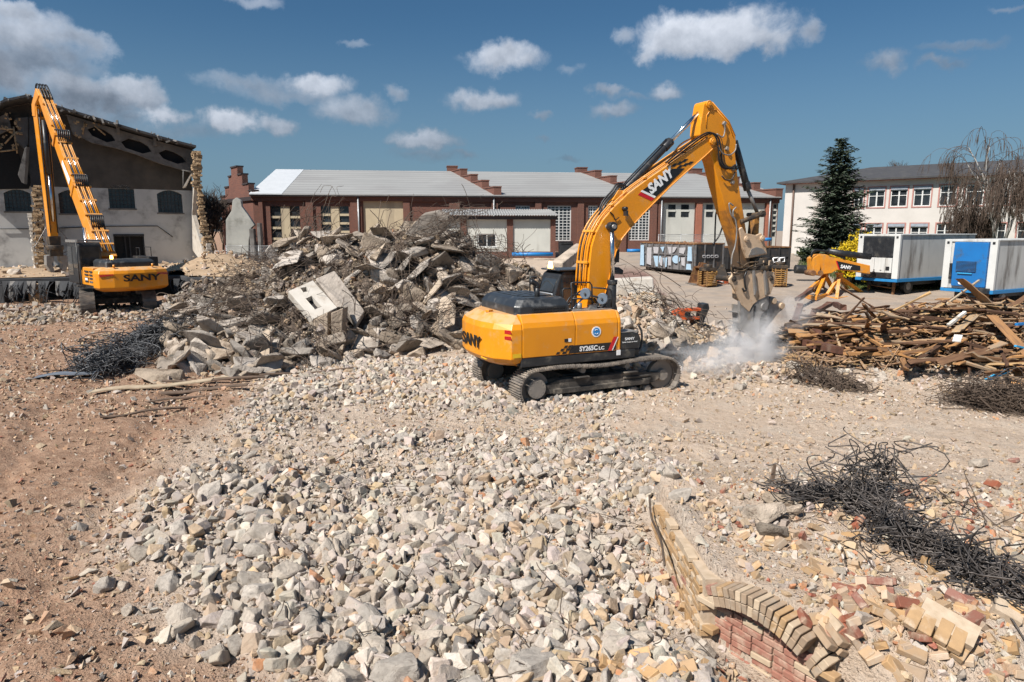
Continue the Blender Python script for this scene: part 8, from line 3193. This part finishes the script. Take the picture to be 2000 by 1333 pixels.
mb = MB()
a, b = at_y(1553, 526, 44), at_y(1590, 528, 44)
mb.cyl(a, b, .28, n=12)
o = mb.build('steel_pipe', M['black'], None, .02)
tag(o, 'thick dark pipe lying on the grass left of the spare boom', 'pipe')
M['bark'] = weathered('dark_bark', (0.075, 0.055, 0.04), (0.045, 0.035, 0.027), 5, .95, bump=.5, bscale=12)
M['birch'] = weathered('birch_bark', (0.36, 0.345, 0.32), (0.25, 0.235, 0.215), 3, .8, dirt=(.05, .045, .04), damt=.35, dscale=3, bump=.2)
M['twig'] = plain('bare_twigs', (0.075, 0.056, 0.044), .9)
M['twig2'] = plain('birch_twigs', (0.10, 0.068, 0.05), .9)
def leafmat(name, c1, c2):
 n = NT(name)
 co = n.coord()
 c = n.mix(n.ramp(n.noise(co, 1.6, 4), .3, .7), c1, c2)
 n.bsdf(c, .75, 0, None, .2)
 return n.mat
M['spruce'] = leafmat('spruce_needles', (0.040, 0.058, 0.038), (0.08, 0.10, 0.066))
M['forsythia'] = leafmat('yellow_blossom', (0.60, 0.42, 0.012), (0.50, 0.36, 0.02))
M['hedge'] = leafmat('hedge_leaves', (0.035, 0.055, 0.02), (0.07, 0.085, 0.03))
def quads(cent, dirx, diry):
 V = np.stack([cent - dirx - diry, cent + dirx - diry, cent + dirx + diry, cent - dirx + diry], 1).reshape(-1, 3)
 k = len(cent)
 Fq = np.arange(k * 4).reshape(k, 4)
 return V, Fq
def spruce(base, hgt, rad, lab):
 root = thing('spruce_tree', lab, 'tree', base)
 mb = MB()
 mb.tube([(0, 0, -.2), (0.05, 0, hgt * .4), (0, 0, hgt * .98)], .22, 9, r_end=.02)
 mb.build('trunk', M['bark'], root)
 P = []
 cs, dx, dy = [], [], []
 r = random.Random(4)
 levels = 44
 for i in range(levels):
  t = (i + .5) / levels
  z = hgt * (.035 + .955 * t)
  R_ = rad * min(1.0, (1 - t) ** .54 * 1.08) * (.72 + .45 * r.random()) * (.86 + .14 * min(1, t * 4)) + .12
  nb = max(6, int(19 * (1 - t) + 6))
  a0 = r.random() * 6.28
  for j in range(nb):
   a = a0 + 6.283 * j / nb + r.uniform(-.25, .25)
   L = R_ * r.choice([r.uniform(.45, .8), r.uniform(.8, 1.2)])
   droop = .22 + .25 * (1 - t)
   pts = [(math.cos(a) * L * s, math.sin(a) * L * s, z - droop * L * s + .34 * L * s * s) for s in (0, .35, .7, 1)]
   P.append([pts[0], pts[1], pts[2], pts[3]])
   k = int(27 * L / rad + 10)
   for q_ in range(k):
    s = r.uniform(.18, 1.04)
    lat = r.uniform(-1, 1) * (.30 * L * (1.15 - s) + .08)
    x = math.cos(a) * L * s - math.sin(a) * lat
    y = math.sin(a) * L * s + math.cos(a) * lat
    zz = z - droop * L * s + .34 * L * s * s - abs(lat) * .25 + r.uniform(-.08, .04)
    cs.append((x, y, zz))
    da = a + math.copysign(r.uniform(.3, 1.0), lat)
    ln = r.uniform(.13, .27)
    wd = r.uniform(.035, .07)
    dv = Vector((math.cos(da), math.sin(da), r.uniform(-.5, .25))).normalized()
    sv = dv.cross(Vector((r.uniform(-.4, .4), r.uniform(-.4, .4), 1))).normalized()
    dx.append(tuple(dv * ln))
    dy.append(tuple(sv * wd))
 V, Fq = np_tubes(np.array(P), .03, 3, taper=.3)
 obj_of('branches', np_mesh('branches', V, Fq, M['bark'], True), root)
 V, Fq = quads(np.array(cs), np.array(dx), np.array(dy))
 obj_of('crown', np_mesh('crown', V, Fq, M['spruce']), root)
p = at_y(1627, 497, 60.0)
spruce((p.x, p.y, Hs(p.x, p.y)), 10.6 + 0.0, 2.95, 'tall dark green spruce standing before the white office building')
def bare_tree(base, hgt, spread, seed, lab, name='bare_tree', bark='bark', twig='twig', weep=0.0, depth=5, trunks=1, r0=.16, lean=(0, 0)):
 r = random.Random(seed)
 root = thing(name, lab, 'tree', base)
 thick = MB()
 segs = []
 def grow(p, d, L, rad, lev):
  k = 4
  pts = [p]
  dd = d.copy()
  for i in range(k):
   dd = (dd + Vector((r.uniform(-1, 1), r.uniform(-1, 1), r.uniform(-.5, .8))) * .16).normalized()
   if lev >= 3:
    dd = (dd + Vector((0, 0, -weep * .22 * (lev - 1)))).normalized()
   pts.append(pts[-1] + dd * L / k)
  if lev <= 2:
   thick.tube(pts, rad, 6 if lev < 2 else 5, r_end=rad * .55)
  else:
   segs.append((pts, rad))
  if lev >= depth:
   return
  nb = 3 if lev < 3 else (4 if depth == 5 else 3)
  for i in range(nb + (2 if lev in (1, 2) else 0)):
   t = r.uniform(.35, 1.0) if i else 1.0
   idx = min(int(t * k), k - 1)
   q_ = pts[idx].lerp(pts[idx + 1], t * k - idx if t < 1 else 1.0)
   ax = Vector((r.uniform(-1, 1), r.uniform(-1, 1), r.uniform(-1, 1)))
   nd = (dd + ax.normalized() * r.uniform(.45, .95) * spread).normalized()
   if lev < 2:
    nd = (nd + Vector((0, 0, .35))).normalized()
   grow(q_, nd, L * r.uniform(.58, .82), max(rad * .52, .008), lev + 1)
 for t in range(trunks):
  d = Vector((lean[0] + r.uniform(-.25, .25) * (trunks > 1), lean[1], 1)).normalized()
  grow(Vector((r.uniform(-.3, .3) * (trunks > 1), 0, -.2)), d, hgt * .36, r0, 0)
 thick.build('trunk', M[bark], root)
 Pn = np.array([[tuple(q_) for q_ in s[0]] for s in segs])
 rr = np.array([max(s[1], base[1] * .00030) for s in segs])
 V, Fq = np_tubes(Pn, rr, 3, taper=.5)
 obj_of('crown', np_mesh('crown', V, Fq, M[twig], True), root)
 return root
bp_ = at_y(1948, 500, 50)
bare_tree((bp_.x, bp_.y, Hs(bp_.x, bp_.y)), 11.5, .75, 12, 'tall weeping birch with white trunk and bare drooping twigs at the right edge', 'birch_tree', 'birch', 'twig2', weep=.75, depth=6, trunks=2, r0=.17)
bp_ = at_y(1860, 500, 52)
bare_tree((bp_.x, bp_.y, Hs(bp_.x, bp_.y)), 6.8, .9, 33, 'low bare tree with drooping twigs left of the tall birch', 'birch_tree', 'bark', 'twig2', weep=.6, depth=6, trunks=2, r0=.11)
bp_ = at_y(2040, 500, 47)
bare_tree((bp_.x, bp_.y, Hs(bp_.x, bp_.y)), 8.5, .9, 37, 'bare birch mostly cut off by the right edge', 'birch_tree', 'birch', 'twig2', weep=.7, depth=5, trunks=1, r0=.13)
for px, top, Y, s, lab in [(1733, 283, 105, .8, 'small bare tree showing above the roof behind the spruce'), (1856, 270, 100, .85, 'bare tree showing above the roof left of the tall birch'), (1905, 262, 108, .9, 'bare tree behind the roof close to the tall birch'),
       (1990, 225, 96, .9, 'large bare tree behind the roof at the right edge')]:
 p = at_y(px, 500, Y)
 zt = at_y(px, top, Y).z
 zg = Hs(p.x, Y)
 bare_tree((p.x, Y, zg), (zt - zg) * .80, s, int(px), lab, depth=5, r0=.2, trunks=2)
for px, top, Y, lab in [(405, 345, 70, 'dark bare tree between the ruined hall and the grey remnant'), (425, 352, 78, 'dark bare tree behind the grey gable remnant'), (440, 372, 84, 'bare bush like tree left of the brick hall'), (385, 372, 66, 'bare tree close behind the torn right wall of the ruin')]:
 p = at_y(px, 500, Y)
 zt = at_y(px, top, Y).z
 zg = Hs(p.x, Y)
 bare_tree((p.x, Y, zg), (zt - zg) * .85, .85, int(px) + 3, lab, depth=5, r0=.13, trunks=3)
def bush(base, rx, ry, h, k, mat, lab, seed, leaf=(.05, .025), stems=70, name='bush', arch=.5):
 r = np.random.default_rng(seed)
 root = thing(name, lab, 'bush', base)
 t = np.linspace(0, 1, 7)
 az = r.uniform(0, 6.28, stems)
 rad = np.sqrt(r.uniform(0, 1, stems))
 hh = h * r.uniform(.55, 1.05, stems)
 x = (np.cos(az) * rad * rx)[:, None] * (.25 + .75 * t[None] ** (1 - .0))
 y = (np.sin(az) * rad * ry)[:, None] * (.25 + .75 * t[None])
 z = hh[:, None] * (t[None] * (1 + arch) - arch * (rad[:, None] ** 2) * t[None] ** 2.2 * 1.3)
 P = np.stack([x, y, np.maximum(z, .02)], -1)
 V, Fq = np_tubes(P, .014, 3, taper=.4)
 obj_of('stem', np_mesh('stem', V, Fq, M['twig'], True), root)['kind'] = 'stuff'
 i = r.integers(0, stems, k)
 s = r.uniform(.25, 1, k) * 5.99
 j = s.astype(int)
 f = (s - j)[:, None]
 c = P[i, j] * (1 - f) + P[i, j + 1] * f + r.normal(0, .05, (k, 3))
 d1_ = r.normal(size=(k, 3))
 d1_ /= np.linalg.norm(d1_, axis=1, keepdims=True)
 d2_ = np.cross(d1_, r.normal(size=(k, 3)))
 d2_ /= np.linalg.norm(d2_, axis=1, keepdims=True)
 V, Fq = quads(c, d1_ * leaf[0] * r.uniform(.6, 1.4, (k, 1)), d2_ * leaf[1] * r.uniform(.6, 1.4, (k, 1)))
 obj_of('foliage', np_mesh('foliage', V, Fq, mat), root)['kind'] = 'stuff'
p = at_y(1664, 545, 43)
bush((p.x, p.y, Hs(p.x, p.y)), 1.5, 1.2, 2.8, 7000, M['forsythia'], 'tall yellow flowering bush beside the white cooling unit', 5, (.06, .035), 80, 'forsythia_bush', .15)
p = at_y(1715, 560, 42)
bush((p.x, p.y, Hs(p.x, p.y)), 2.0, 1.2, 1.3, 6000, M['forsythia'], 'low arching yellow flowering bush seen under the trailer box', 6, (.06, .035), 90, 'forsythia_bush', .8)
p = at_y(1765, 575, 43)
bush((p.x, p.y, Hs(p.x, p.y)), 1.6, 1.0, .9, 2500, M['forsythia'], 'low yellow bush behind the trailer wheels', 8, (.05, .03), 60, 'forsythia_bush', .8)
for px, py, Y, rx, h, lab in [(1575, 515, 62, 1.0, 1.0, 'small clipped dark shrub before the stone steps'), (1600, 505, 66, 1.1, 1.2, 'dark shrub under the left branches of the spruce'), (1660, 470, 64, 2.2, 2.0, 'dark shrub under the right branches of the spruce')]:
 p = at_y(px, py, Y)
 bush((p.x, p.y, Hs(p.x, p.y)), rx, .8, h, 2500, M['hedge'], lab, int(px), (.07, .05), 40, 'shrub', .2)
p = ground(1700, 676)
bush((p.x, p.y, p.z + .1), .35, .3, .3, 500, M['hedge'], 'small green weed growing in the timber heap', 77, (.03, .018), 16, 'weed', .3)
for px, py, Y, lab in ((430, 505, 45, 'dry brown brush behind the left tail of the debris pile'), (470, 510, 47, 'dry brown brush at the foot of the grey gable remnant')):
 p = at_y(px, py, Y)
 bush((p.x, p.y, 1.0), 1.6, .8, 1.0, 300, M['twig2'], lab, int(px), (.05, .02), 90, 'brush', .5)
k = 9000
x = rng.uniform(19.5, 32, k)
y = rng.uniform(40.5, 63, k)
ok = np.where(y > 50.5, x - (y - 50) * .45 > 20.6, x - (y - 41) * .3 > 19.9)
x, y = x[ok], y[ok]
c = np.stack([x, y, H(x, y) + .05], -1)
k = len(x)
a = rng.uniform(0, 6.28, k)
V, Fq = quads(c, np.stack([np.cos(a) * .02, np.sin(a) * .02, np.zeros(k)], -1), np.stack([rng.normal(0, .03, k), rng.normal(0, .03, k), np.full(k, .08)], -1))
o = obj_of('grass', np_mesh('grass', V, Fq, M['hedge']))
tag(o, 'short grass before the white office building', 'grass', kind='stuff')
def dust(name, lab, c, size, dens, seed):
 mb = MB()
 mb.box((0, 0, 0), (2, 2, 2))
 n = NT(name + '_volume')
 co = n.coord('Object')
 ln = n.n('ShaderNodeVectorMath', operation='LENGTH')
 n.l(co, ln.inputs[0])
 of_ = n.n('ShaderNodeVectorMath', operation='ADD')
 n.l(co, of_.inputs[0])
 of_.inputs[1].default_value = (seed, seed * .7, 0)
 ns_ = n.noise(of_.outputs[0], 2.3, 6, .62, .8)
 body = n.math('SUBTRACT', 1.0, ln.outputs['Value'])
 v = n.math('ADD', body, n.math('MULTIPLY', n.math('SUBTRACT', ns_, .5), 2.6))
 d = n.ramp(v, .18, .95, 0, dens)
 inside = n.ramp(ln.outputs['Value'], 1.0, .85, 0, 1)
 d = n.math('MULTIPLY', d, inside)
 pv = n.n('ShaderNodeVolumePrincipled')
 pv.inputs['Color'].default_value = (0.90, 0.90, 0.91, 1)
 pv.inputs['Anisotropy'].default_value = 0
 n.l(d, pv.inputs['Density'])
 n.l(pv.outputs[0], n.out.inputs['Volume'])
 o = mb.build('dust_cloud', n.mat)
 o.location = c
 o.scale = size
 tag(o, lab, 'dust', kind='stuff')
p = at_y(1470, 675, 20.2)
dust('dust_a', 'dense grey dust billowing up under the crusher jaws', p, (1.55, 1.0, 1.35), 2.3, 1.3)
p = at_y(1390, 705, 19.4)
dust('dust_b', 'thin dust drifting low over the rubble left of the jaws', p, (2.2, 1.0, .85), 1.1, 4.1)
p = at_y(1545, 610, 21.6)
dust('dust_c', 'faint dust hanging over the dark beams right of the jaws', p, (1.3, .8, .9), .9, 7.7)
